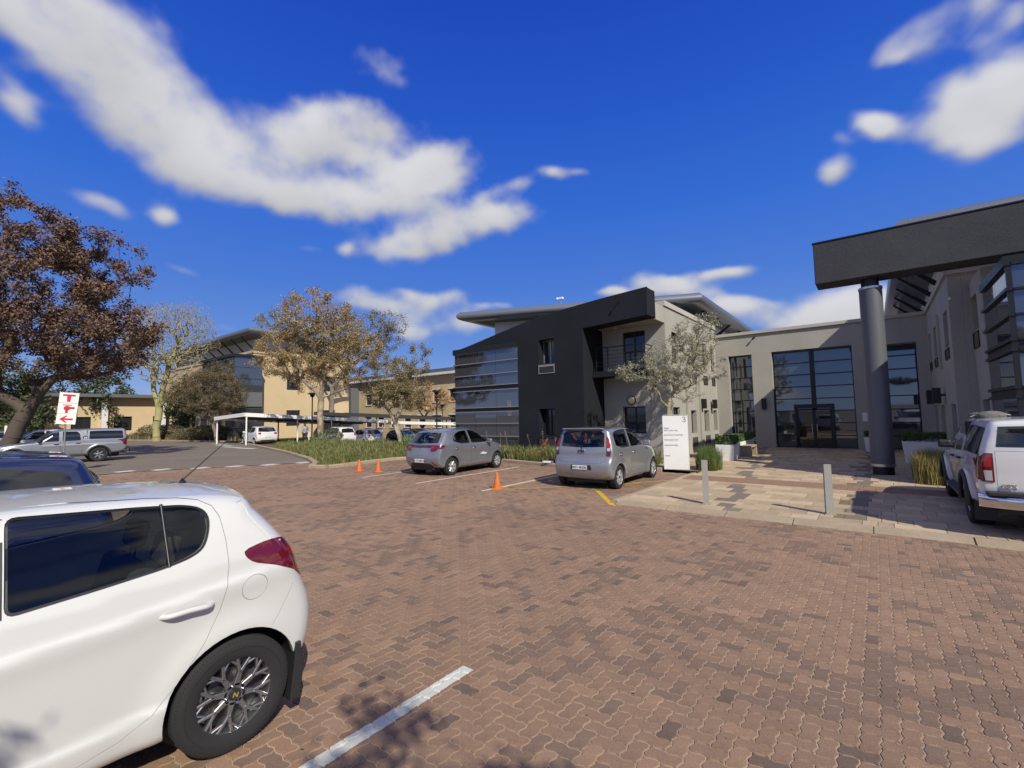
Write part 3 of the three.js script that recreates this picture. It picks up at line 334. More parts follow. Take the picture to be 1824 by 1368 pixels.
// ---- glazed entrance link
{
  const b = thing('entrance_hall', 'taupe entrance link with tall dark glazed bays between the two wings', 'building'); const z = -26.7;
  part('facade', wallZ([[-6.8, 0], [1.9, 0], [1.9, 5.95], [-6.8, 5.95]], [ring(-6.15, -5.02, 0.02, 4.88), ring(-4.1, -0.78, 0.02, 4.92), ring(0.02, 1.5, 0.02, 4.8)], z, 0.5), taupe, b);
  part('coping', box(-6.76, 1.9, 5.95, 6.1, z - 0.6, z + 0.1), taupeCap, b); part('flat_roof', box(-6.7, 1.9, 5.6, 5.94, -34, z - 0.62), taupe, b);
  const lv = [0.1, 0.68, 1.28, 1.88, 2.48, 3.08, 3.68, 4.28, 4.85];
  glazing(b, -6.12, -5.05, z - 0.3, lv, 1, { bar: frameDark, jamb: 0.05 }); glazing(b, -4.06, -0.82, z - 0.3, lv, 2, { bar: frameDark, jamb: 0.05, glass: phys(0.15, 0.165, 0.185, { metalness: 0.7, roughness: 0.025 }) }); glazing(b, 0.06, 1.46, z - 0.3, lv.slice(0, 8).concat(4.75), 1, { bar: frameDark, jamb: 0.05 });
  part('mullion', box(-2.5, -2.32, 1.9, 4.9, z - 0.32, z - 0.18), frameDark, b);
  const d = new THREE.Group(); d.name = 'entrance_door'; b.add(d); part('door_frame', [box(-3.25, -3.15, 0.02, 2.0, z - 0.3, z - 0.1), box(-1.72, -1.62, 0.02, 2.0, z - 0.3, z - 0.1), box(-3.25, -1.62, 2.0, 2.2, z - 0.3, z - 0.05)], frameDark, d);
  for (const [a, c] of [[-3.14, -2.44], [-2.43, -1.73]]) { part('door_leaf', [box(a, a + 0.06, 0.03, 1.98, z - 0.24, z - 0.18), box(c - 0.06, c, 0.03, 1.98, z - 0.24, z - 0.18), box(a + 0.06, c - 0.06, 1.9, 1.98, z - 0.24, z - 0.18), box(a + 0.06, c - 0.06, 0.03, 0.12, z - 0.24, z - 0.18)], frameDark, d); part('pane', box(a + 0.06, c - 0.06, 0.12, 1.9, z - 0.22, z - 0.2), M.glassDark, d); part('handle', bar([a + (a < -2.8 ? 0.6 : 0.1), 0.8, z - 0.14], [a + (a < -2.8 ? 0.6 : 0.1), 1.25, z - 0.14], 0.014), M.chrome, d); }
  for (const x of [-4.55]) part('wall_lamp', box(x - 0.1, x + 0.1, 2.0, 2.55, z, z + 0.2, 0.01), frameDark, b);
  part('notice', box(-0.55, -0.25, 1.35, 1.75, z, z + 0.01), M.white, b); part('security_camera', [bar([-4.9, 5.72, z], [-4.86, 5.7, z + 0.12], 0.02), bar([-4.92, 5.66, z + 0.1], [-4.78, 5.76, z + 0.2], 0.05)], frameDark, b);
}
// ---- right wing with its beam on a round column
{
  const b = thing('office_wing', 'taupe office wing in shade behind a charcoal beam carried on one round column', 'building'); const x = 1.9;
  const up = [[-20.95, -19.9, 5.0], [-24.4, -23.3, 5.0], [-26.45, -25.65, 5.0]], gr = [[-20.7, -19.55], [-23.9, -22.6], [-26.4, -25.2]];
  part('courtyard_wall', wallX([[-26.7, 0], [-19.2, 0], [-19.2, 5.95], [-26.7, 5.95]], [...up.map(([a, c]) => ring(a, c, 3.86, 5.0)), ...gr.map(([a, c]) => ring(a, c, 0.02, 2.0))], x, 0.3, -1), taupe, b);
  for (const [a, c] of up) { const w = windowZ(b, a, c, 3.86, 5.0, 0, { depth: 0.16, cols: 2 }); turnedNeg(w, x, a, c); turnedNeg(louvreZ(b, a + 0.02, c - 0.02, 3.45, 3.8, 0, frameDark), x, a, c); }
  for (const [a, c] of gr) { const w = windowZ(b, a, c, 0.04, 2.0, 0, { depth: 0.2, cols: 2 }); turnedNeg(w, x, a, c); }
  for (const z of [-22.1, -24.6]) part('wall_lamp', [box(x - 0.34, x - 0.12, 2.05, 2.6, z - 0.12, z + 0.12, 0.01), box(x - 0.12, x, 2.3, 2.38, z - 0.03, z + 0.03)], frameDark, b);
  part('pilaster', box(x - 0.08, x - 0.002, 3.3, 5.2, -22.4, -22.15), taupe, b);
  part('coping', [box(x - 0.08, x + 0.3, 5.95, 6.14, -26.7, -19.1), box(x + 0.301, 9.5, 5.95, 6.14, -19.5, -19.1)], taupeCap, b);
  part('return_wall', wallZ([[x + 0.303, 0], [2.7, 0], [2.7, 5.95], [x + 0.303, 5.95]], [], -19.203, 0.295), taupe, b);
  part('upper_wall', wallZ([[2.7, 4.9], [9.5, 4.9], [9.5, 5.95], [2.7, 5.95]], [], -19.2, 0.299), taupe, b);
  part('step_wall', wallX([[-19.2, 0], [-17.25, 0], [-17.25, 5.6], [-19.2, 5.6]], [ring(-19.05, -18.1, 4.1, 5.1), ring(-18.5, -17.55, 0.02, 2.1)], 2.36, 0.3, -1), taupe, b);
  turnedNeg(windowZ(b, -19.05, -18.1, 4.1, 5.1, 0, { depth: 0.16, cols: 2 }), 2.36, -19.05, -18.1); turnedNeg(louvreZ(b, -19.03, -18.12, 3.58, 4.05, 0, frameDark), 2.36, -19.03, -18.12); turnedNeg(windowZ(b, -18.5, -17.55, 0.04, 2.1, 0, { depth: 0.2, cols: 2 }), 2.36, -18.5, -17.55);
  // glazed bay
  const lv = [0.12, 0.9, 1.5, 2.1, 2.3, 3.1, 3.32, 3.85, 4.4, 4.95], z0 = -17.25, z1 = -14.3, bx = 2.36; const sg = new THREE.Group(); sg.name = 'side_glazing'; b.add(sg);
  for (let j = 0; j < lv.length - 1; j++) { for (let i = 0; i < 2; i++) part(j === 3 || j === 5 ? 'spandrel' : 'pane', box(bx + 0.02, bx + 0.04, lv[j] + 0.008, lv[j + 1] - 0.008, lerp(z0, z1, i / 2) + 0.008, lerp(z0, z1, (i + 1) / 2) - 0.008), j === 3 || j === 5 ? frameDark : mirrorGlass, sg); }
  for (const y of lv) part('transom', box(bx - 0.05, bx + 0.05, y - 0.035, y + 0.035, z0, z1 + 0.06), frameDark, sg); part('bay_core', box(bx + 0.16, 9.4, 0, 4.96, z0, z1 - 0.22), greyPanel, b); part('corner_post', box(bx - 0.02, bx + 0.07, 0, 4.97, z1 - 0.05, z1 + 0.02), frameDark, b);
  glazing(b, bx + 0.07, 9.4, z1, lv, 4, { dark: [3, 5], bar: frameDark, nm: 'front_glazing' });
  part('bay_roof', box(bx - 0.05, 9.4, 4.975, 5.12, -17.24, z1 + 0.05), frameDark, b);
  part('core_block', box(2.25, 9.4, 0, 5.9, -34, -19.51), taupe, b);
  // beam and column
  part('beam', box(-1.24, 12.5, 5.64, 6.86, -17.2, -16.3, 0.02), rough([0.055, 0.058, 0.066], { vary: 0.25, scale: 0.25, bump: 0.004, seed: 67, grain: 0.14 }), b); part('beam_cap', box(-1.26, 12.5, 6.865, 6.9, -17.22, -16.28), frameDark, b);
  part('beam_pier', box(11.4, 12.4, 0, 5.63, -17.15, -16.35), darkStucco, b);
  const cm = std(0.11, 0.115, 0.128, 0.5, 0.1); part('column', clean(new THREE.CylinderGeometry(0.27, 0.27, 5.05, 48).translate(0.04, 2.83, -16.75)), cm, b);
  part('column_base', clean(new THREE.CylinderGeometry(0.25, 0.25, 0.3, 40).translate(0.04, 0.15, -16.75)), frameDark, b); part('column_ring', clean(new THREE.CylinderGeometry(0.285, 0.285, 0.07, 48).translate(0.04, 0.32, -16.75)), M.alloy, b); part('column_ring', clean(new THREE.CylinderGeometry(0.285, 0.285, 0.06, 48).translate(0.04, 5.36, -16.75)), M.alloy, b); part('column_neck', clean(new THREE.CylinderGeometry(0.21, 0.21, 0.28, 40).translate(0.04, 5.52, -16.75)), frameDark, b);
  const plan = [[13, -18.0], [13, -37], [0.6, -37], [0.72, -18.0]]; ringRoof(b, plan, 7.4, {});
  part('clerestory', box(2.1, 11.8, 6.14, 7.3, -34, -19.5), whiteBoard, b); boards(b, [2.04, -26.6], [2.04, -19.45], 6.16, 7.24); boards(b, [2.04, -19.4], [9.5, -19.4], 6.16, 7.24);
  for (let k = 0; k < 6; k++) { const z = -19.9 - k * 2.1; bracket(b, [1.98, 6.22, z], [0.95, 7.15, z]); }
}
function turnedNeg(g, x, a, c) { g.rotation.y = -Math.PI / 2; g.position.set(x, 0, 0); for (const m of g.children) { m.position.x += 0; } return g; }
// ---- beige office block behind the trees
{
  const b = thing('office_block', 'beige office block with up-tilted bracketed roof and dark glazed corner bay behind trees', 'building'); const X = -50, Z = -20.5, Hh = 8.9;
  const ups = []; for (let k = 0; k < 6; k++) ups.push([X - 5.5 - k * 4, X - 4 - k * 4]);
  part('road_wall', wallZ([[X - 30, -0.5], [X, -0.5], [X, Hh], [X - 30, Hh]], ups.flatMap(([a, c]) => [ring(a, c, 1.3, 3.0), ring(a, c, 5.2, 6.9)]), Z, 0.4), beige, b);
  const sd = []; for (let k = 0; k < 2; k++) sd.push([Z - 5 - k * 4.2, Z - 3.5 - k * 4.2]); part('side_wall', wallX([[Z - 11, -0.8], [Z - 0.401, -0.8], [Z - 0.401, Hh], [Z - 11, Hh]], sd.flatMap(([a, c]) => [ring(a, c, 1.3, 3.0), ring(a, c, 5.2, 6.9)]), X, 0.4, 1), beige, b);
  for (const [a, c] of ups) for (const y of [1.3, 5.2]) windowZ(b, a, c, y, y + 1.7, Z, { cols: 2, depth: 0.2 }); for (const [a, c] of sd) for (const y of [1.3, 5.2]) windowX(b, a, c, y, y + 1.7, X, 1, { cols: 2, depth: 0.2 });
  part('coping', [box(X - 30, X + 0.1, Hh, Hh + 0.25, Z - 0.5, Z + 0.1), box(X - 0.5, X + 0.1, Hh, Hh + 0.25, Z - 11, Z - 0.501)], beige, b);
  const plan = [[X - 31, Z + 0.8], [X - 31, Z - 12], [X + 0.8, Z - 12], [X + 0.8, Z + 0.8]].reverse(); ringRoof(b, plan, 11.1, { depth: 0.6 }); part('clerestory', box(X - 29, X - 1.3, Hh + 0.2, 10.95, Z - 10, Z - 1.3), whiteBoard, b);
  for (let k = 0; k < 8; k++) bracket(b, [X - 2.2 - k * 2.6, Hh + 0.35, Z - 1.25], [X - 2.2 - k * 2.6, 10.9, Z + 0.45]);
  // dark glazed bay at the corner
  const lv = [-0.5, 1.2, 2.2, 3.1, 3.5, 4.6, 6.0, 7.1, 8.1]; glazing(b, X - 6.2, X + 2.2, Z + 2.6, lv, 4, { dark: [3, 4], glass: mirrorGlass, bar: frameDark }); part('bay_core', box(X - 6.2, X + 2.15, -0.5, 8.1, Z + 0.02, Z + 2.3), greyPanel, b); const g2 = new THREE.Group(); g2.name = 'side_glazing'; b.add(g2); for (let j = 0; j < lv.length - 1; j++) part(j === 3 || j === 4 ? 'spandrel' : 'pane', box(X + 2.2, X + 2.24, lv[j] + 0.02, lv[j + 1] - 0.02, Z + 0.02, Z + 2.55), j === 3 || j === 4 ? greyPanel : mirrorGlass, g2); part('bay_band', box(X - 6.3, X + 2.4, 3.3, 4.7, Z + 0.05, Z + 2.8), greyPanel, b); part('bay_roof', box(X - 6.4, X + 2.4, 8.1, 8.35, Z + 0.03, Z + 2.85), frameDark, b);
}
{
  const b = thing('office_block', 'long beige two storey office block with grey stair panel beyond the carports', 'building'); const Z = -41, Hh = 7.4, ws = []; for (let k = 0; k < 8; k++) ws.push([-60.5 + k * 3.0, -59.1 + k * 3.0]);
  part('wall', wallZ([[-84, -1.5], [-35, -1.5], [-35, Hh], [-84, Hh]], ws.flatMap(([a, c]) => [ring(a, c, 0.7, 2.2), ring(a, c, 4.0, 5.5)]), Z, 0.5), beige, b);
  for (const [a, c] of ws) for (const y of [0.7, 4.0]) { const w = windowZ(b, a, c, y, y + 1.5, Z, { cols: 2, depth: 0.2 }); part('surround', [box(a - 0.12, c + 0.12, y - 0.16, y - 0.02, Z + 0.002, Z + 0.1), box(a - 0.12, c + 0.12, y + 1.52, y + 1.64, Z + 0.002, Z + 0.1)], whiteBoard, w); }
  part('roof_edge', box(-84.5, -34.5, Hh, Hh + 0.3, Z - 6, Z + 0.7), whiteBoard, b); part('roof', box(-84.2, -34.8, Hh + 0.3, Hh + 0.8, Z - 6, Z + 0.4), roofMetal, b); part('stair_panel', box(-71.2, -62.3, -1.4, 6.6, Z + 0.003, Z + 1.4), greyPanel, b); part('wall_light', clean(new THREE.SphereGeometry(0.22, 12, 8).scale(1, 1, 0.4).translate(-46.8, 3.1, Z + 0.06)), std(0.7, 0.6, 0.35, 0.5), b);
}
{
  const b = thing('low_office', 'low beige office range with dark roof far behind the parked cars', 'building'); const X = -76, ws = []; for (let k = 0; k < 7; k++) ws.push([-24.5 + k * 4, -22.7 + k * 4]);
  part('wall', wallX([[-28, -0.2], [6, -0.2], [6, 5.2], [-28, 5.2]], ws.map(([a, c]) => ring(a, c, 1.0, 2.8)), X, 0.4, 1), beige, b); for (const [a, c] of ws) windowX(b, a, c, 1.0, 2.8, X, 1, { cols: 2, depth: 0.2 }); part('roof', box(X - 8, X + 1.2, 5.2, 5.6, -29, 7), greyPanel, b); for (let k = 0; k < 6; k++) part('pier', box(X + 0.003, X + 0.5, -0.1, 5.19, -26 + k * 6, -25.4 + k * 6), whiteBoard, b);
}
// ---------------------------------------------------------------- cars: an implicit body meshed by surface nets, cut into doors, hatch and openings
const csg = new Evaluator(); csg.attributes = ['position', 'normal', 'uv']; csg.useGroups = false;
const smax = (a, b, k) => { const h = Math.max(k - Math.abs(a - b), 0) / k; return Math.max(a, b) + h * h * k * 0.25; };
function polySDF(P) { const n = P.length; return (x, y) => { let d = 1e9, s = 1; for (let i = 0, j = n - 1; i < n; j = i++) { const [ax, ay] = P[i], [bx, by] = P[j]; const ex = bx - ax, ey = by - ay, wx = x - ax, wy = y - ay; const t = clamp((wx * ex + wy * ey) / (ex * ex + ey * ey + 1e-12)); const dx = wx - ex * t, dy = wy - ey * t; d = Math.min(d, dx * dx + dy * dy); const c1 = y >= ay, c2 = y < by, c3 = ex * wy > ey * wx; if ((c1 && c2 && c3) || (!c1 && !c2 && !c3)) s = -s; } return s * Math.sqrt(d); }; }
function closedSmooth(pts, n = 3) { const c = new THREE.CatmullRomCurve3(pts.map(([a, b]) => V3(a, b, 0)), true, 'centripetal'); return c.getPoints(pts.length * n).slice(0, -1).map(p => [p.x, p.y]); }
function carField(s) {
  const sd = polySDF(closedSmooth(s.prof)), belt = smoothTab(s.belt), plan = smoothTab(s.plan), low = smoothTab(s.lower), mid = s.mid ?? 1.3, cr = s.crown ?? 0.05, rc = s.rearCurve ?? 0.15, fc = s.frontCurve ?? 0.3, k = s.k ?? 0.09;
  const f = (x, y, z) => {
    const az = Math.abs(z), q = (az / s.W) ** 2, b = lin(belt, x);
    let w = s.W * lin(plan, x) * lin(low, y / b);
    if (y > b) { w -= (y - b) * s.tumble + (y - b) ** 2 * (s.tumble2 ?? 0.25); }
    if (s.crease) for (const [pts, h, r] of s.crease) { const yy = lin(pts, x); const e = (y - yy) / r; const fade = smooth(pts[0][0], pts[0][0] + 0.3, x) * (1 - smooth(pts[pts.length - 1][0] - 0.3, pts[pts.length - 1][0], x)); w += h * fade * (e > 0 ? Math.exp(-e * e * 6) : Math.exp(-e * e * 0.5)); }
    if (s.flare) for (const [cx, cy, r, h] of s.flare) { const d = Math.hypot(x - cx, y - cy) - r; w += h * Math.exp(-((d / (s.flareW ?? 0.07)) ** 2)); }
    const t = smooth(mid - 0.6, mid + 0.6, x), sx = x - rc * q * (1 - t) + fc * q * q * t;
    const d1 = sd(sx, y + cr * q * smooth(b - 0.1, b + 0.3, y));
    return smax(d1, az - w, k);
  };
  return f;
}
function surfaceNet(f, lo, hi, h) {
  const N = [0, 1, 2].map(i => Math.ceil((hi[i] - lo[i]) / h) + 1), [nx, ny, nz] = N, val = new Float32Array(nx * ny * nz), id = (i, j, k) => (k * ny + j) * nx + i;
  for (let k = 0; k < nz; k++) for (let j = 0; j < ny; j++) for (let i = 0; i < nx; i++) val[id(i, j, k)] = f(lo[0] + i * h, lo[1] + j * h, lo[2] + k * h);
  const vid = new Int32Array(nx * ny * nz).fill(-1), pos = [], idx = [];
  const grad = (x, y, z) => { const e = 0.004; const g = [f(x + e, y, z) - f(x - e, y, z), f(x, y + e, z) - f(x, y - e, z), f(x, y, z + e) - f(x, y, z - e)]; const l = Math.hypot(...g) || 1; return [g[0] / l, g[1] / l, g[2] / l, l / (2 * e)]; };
  const nor = [];
  for (let k = 0; k < nz - 1; k++) for (let j = 0; j < ny - 1; j++) for (let i = 0; i < nx - 1; i++) {
    let m = 0, c = [0, 0, 0], n = 0; const v = [];
    for (let q = 0; q < 8; q++) { v[q] = val[id(i + (q & 1), j + ((q >> 1) & 1), k + (q >> 2))]; if (v[q] < 0) m |= 1 << q; }
    if (m === 0 || m === 255) continue;
    for (let a = 0; a < 8; a++) for (const b of [a | 1, a | 2, a | 4]) if (b !== a && ((m >> a) & 1) !== ((m >> b) & 1)) { const t = v[a] / (v[a] - v[b]); n++; c[0] += (a & 1) + t * ((b & 1) - (a & 1)); c[1] += ((a >> 1) & 1) + t * (((b >> 1) & 1) - ((a >> 1) & 1)); c[2] += (a >> 2) + t * ((b >> 2) - (a >> 2)); }
    let p = [lo[0] + (i + c[0] / n) * h, lo[1] + (j + c[1] / n) * h, lo[2] + (k + c[2] / n) * h];
    for (let it = 0; it < 3; it++) { const g = grad(...p), d = clamp(f(...p) / Math.max(g[3], 0.3), -h * 0.6, h * 0.6); p = [p[0] - g[0] * d, p[1] - g[1] * d, p[2] - g[2] * d]; }
    const g = grad(...p); vid[id(i, j, k)] = pos.length / 3; pos.push(...p); nor.push(g[0], g[1], g[2]);
  }
  for (let k = 1; k < nz - 1; k++) for (let j = 1; j < ny - 1; j++) for (let i = 1; i < nx - 1; i++) {
    const a = val[id(i, j, k)] < 0;
    const quad = (b, c, d, e, flip) => { if (b < 0 || c < 0 || d < 0 || e < 0) return; if (flip) idx.push(b, d, c, c, d, e); else idx.push(b, c, d, c, e, d); };
    if (a !== (val[id(i + 1, j, k)] < 0)) quad(vid[id(i, j - 1, k - 1)], vid[id(i, j, k - 1)], vid[id(i, j - 1, k)], vid[id(i, j, k)], !a);
    if (a !== (val[id(i, j + 1, k)] < 0)) quad(vid[id(i - 1, j, k - 1)], vid[id(i - 1, j, k)], vid[id(i, j, k - 1)], vid[id(i, j, k)], !a);
    if (a !== (val[id(i, j, k + 1)] < 0)) quad(vid[id(i - 1, j - 1, k)], vid[id(i, j - 1, k)], vid[id(i - 1, j, k)], vid[id(i, j, k)], !a);
  }
  return geom(pos, idx, nor);
}
const brush = g => { const q = g.clone(); if (!q.attributes.uv) q.setAttribute('uv', new THREE.Float32BufferAttribute(new Float32Array(q.attributes.position.count * 2), 2)); for (const k of Object.keys(q.attributes)) if (!['position', 'normal', 'uv'].includes(k)) q.deleteAttribute(k); q.clearGroups(); const b = new Brush(q); b.updateMatrixWorld(); return b; };
function cut(a, b, op = SUBTRACTION) { const r = csg.evaluate(a.isBrush ? a : brush(a), b.isBrush ? b : brush(b), op); const g = r.geometry; g.clearGroups(); return g; }
// a prism over a side-view outline, standing on one flank (side = -1 left, 1 right) or on the rear
function inset(poly, d) { const n = poly.length; let A = 0; for (let i = 0; i < n; i++) { const [a, b] = poly[i], [c, e] = poly[(i + 1) % n]; A += a * e - c * b; } const s = A > 0 ? 1 : -1; return poly.map((p, i) => { const a = poly[(i + n - 1) % n], c = poly[(i + 1) % n]; let n1 = [-(p[1] - a[1]), p[0] - a[0]], n2 = [-(c[1] - p[1]), c[0] - p[0]]; const l1 = Math.hypot(...n1) || 1, l2 = Math.hypot(...n2) || 1; n1 = n1.map(v => v / l1 * s); n2 = n2.map(v => v / l2 * s); let m = [n1[0] + n2[0], n1[1] + n2[1]]; const l = Math.hypot(...m) || 1, c2 = Math.max(0.5, (m[0] * n1[0] + m[1] * n1[1]) / l); return [p[0] + m[0] / l * d / c2, p[1] + m[1] / l * d / c2]; }); }
function sidePrism(poly, side, z0 = 0.42, z1 = 1.2) { const g = mergeVertices(extrude(poly, z1 - z0), 1e-5); g.translate(0, 0, z0); if (side < 0) { g.scale(1, 1, -1); flipWind(g); } return g; }
function rearPrism(poly, x0, x1) { const g = mergeVertices(extrude(poly.map(([z, y]) => [z, y]), x1 - x0), 1e-5); const p = g.attributes.position, n = g.attributes.normal; for (let i = 0; i < p.count; i++) { const a = p.getX(i), b = p.getY(i), c = p.getZ(i); p.setXYZ(i, x0 + c, b, -a); const u = n.getX(i), v = n.getY(i), w = n.getZ(i); n.setXYZ(i, w, v, -u); } return g; }
function flipWind(g) { const i = g.index; if (i) { for (let k = 0; k < i.count; k += 3) { const t = i.getX(k); i.setX(k, i.getX(k + 2)); i.setX(k + 2, t); } } else for (const a of Object.values(g.attributes)) { const s = a.itemSize; for (let k = 0; k < a.count; k += 3) for (let q = 0; q < s; q++) { const t = a.array[k * s + q]; a.array[k * s + q] = a.array[(k + 2) * s + q]; a.array[(k + 2) * s + q] = t; } } return g; }
// a sheet that lies on the body, its outline given in a plane and thrown along dir ('side' or 'rear' or 'front' or 'top')
function patch(f, poly, dir, off = 0.003, { side = 1, skirt = 0.012, levels = 2, rnd = 0 } = {}) {
  let P = rnd ? closedSmooth(poly, rnd) : poly;
  const sh = new THREE.ShapeGeometry(new THREE.Shape(P.map(p => new THREE.Vector2(...p))));
  let pts = [], tri = []; const sp = sh.attributes.position; for (let i = 0; i < sp.count; i++) pts.push([sp.getX(i), sp.getY(i)]); for (let i = 0; i < sh.index.count; i++) tri.push(sh.index.getX(i));
  for (let l = 0; l < levels; l++) { const key = new Map(), nt = []; const midp = (a, b) => { const k = a < b ? a * 99991 + b : b * 99991 + a; if (!key.has(k)) { key.set(k, pts.length); pts.push([(pts[a][0] + pts[b][0]) / 2, (pts[a][1] + pts[b][1]) / 2]); } return key.get(k); }; for (let i = 0; i < tri.length; i += 3) { const [a, b, c] = [tri[i], tri[i + 1], tri[i + 2]], d = midp(a, b), e = midp(b, c), g = midp(c, a); nt.push(a, d, g, d, b, e, g, e, c, d, e, g); } tri = nt; }
  const D = dir === 'side' ? [0, 0, -side] : dir === 'rear' ? [1, 0, 0] : dir === 'front' ? [-1, 0, 0] : [0, -1, 0];
  const at = (u, v, t) => dir === 'side' ? [u, v, side * (1.3 - t)] : dir === 'rear' ? [-1.6 + t, v, u] : dir === 'front' ? [6 - t, v, u] : [u, 2.4 - t, v];
  const pos = [], nor = [], e = 0.004;
  for (const [u, v] of pts) {
    let t = 0, prev = 0, hit = false; for (let s = 0; s < 400; s++) { const d = f(...at(u, v, t)); if (d < 0) { hit = true; break; } prev = t; t += Math.max(0.006, d * 0.7); if (t > 7) break; }
    if (hit) for (let k = 0; k < 18; k++) { const m = (prev + t) / 2; if (f(...at(u, v, m)) < 0) t = m; else prev = m; }
    const p = at(u, v, t); let g = [f(p[0] + e, p[1], p[2]) - f(p[0] - e, p[1], p[2]), f(p[0], p[1] + e, p[2]) - f(p[0], p[1] - e, p[2]), f(p[0], p[1], p[2] + e) - f(p[0], p[1], p[2] - e)]; const l = Math.hypot(...g) || 1; g = g.map(x => x / l);
    pos.push(p[0] + g[0] * off, p[1] + g[1] * off, p[2] + g[2] * off); nor.push(...g);
  }
  const flip = (dir === 'side' && side < 0) || dir === 'front' || dir === 'top'; const T = []; for (let i = 0; i < tri.length; i += 3) flip ? T.push(tri[i], tri[i + 2], tri[i + 1]) : T.push(tri[i], tri[i + 1], tri[i + 2]);
  if (skirt) { const ec = new Map(); for (let i = 0; i < T.length; i += 3) for (let q = 0; q < 3; q++) { const a = T[i + q], b = T[i + (q + 1) % 3], k = a < b ? a + '_' + b : b + '_' + a; ec.has(k) ? ec.set(k, null) : ec.set(k, [a, b]); } const low = new Map(); const L = i => { if (!low.has(i)) { low.set(i, pos.length / 3); pos.push(pos[3 * i] - nor[3 * i] * skirt, pos[3 * i + 1] - nor[3 * i + 1] * skirt, pos[3 * i + 2] - nor[3 * i + 2] * skirt); nor.push(nor[3 * i], nor[3 * i + 1], nor[3 * i + 2]); } return low.get(i); }; for (const v of ec.values()) if (v) { const [a, b] = v; T.push(a, L(a), b, b, L(a), L(b)); } }
  return geom(pos, T, nor);
}
function roundPoly(P, r, n = 4) { const out = [], N = P.length; for (let i = 0; i < N; i++) { const a = P[(i + N - 1) % N], b = P[i], c = P[(i + 1) % N], la = Math.hypot(a[0] - b[0], a[1] - b[1]), lc = Math.hypot(c[0] - b[0], c[1] - b[1]), ra = Math.min(r, la * 0.48) / la, rc = Math.min(r, lc * 0.48) / lc, p = [lerp(b[0], a[0], ra), lerp(b[1], a[1], ra)], q = [lerp(b[0], c[0], rc), lerp(b[1], c[1], rc)]; for (let k = 0; k <= n; k++) { const t = k / n, u = 1 - t; out.push([u * u * p[0] + 2 * u * t * b[0] + t * t * q[0], u * u * p[1] + 2 * u * t * b[1] + t * t * q[1]]); } } return out; }
const mirrorX = poly => poly.map(([a, b]) => [-a, b]);
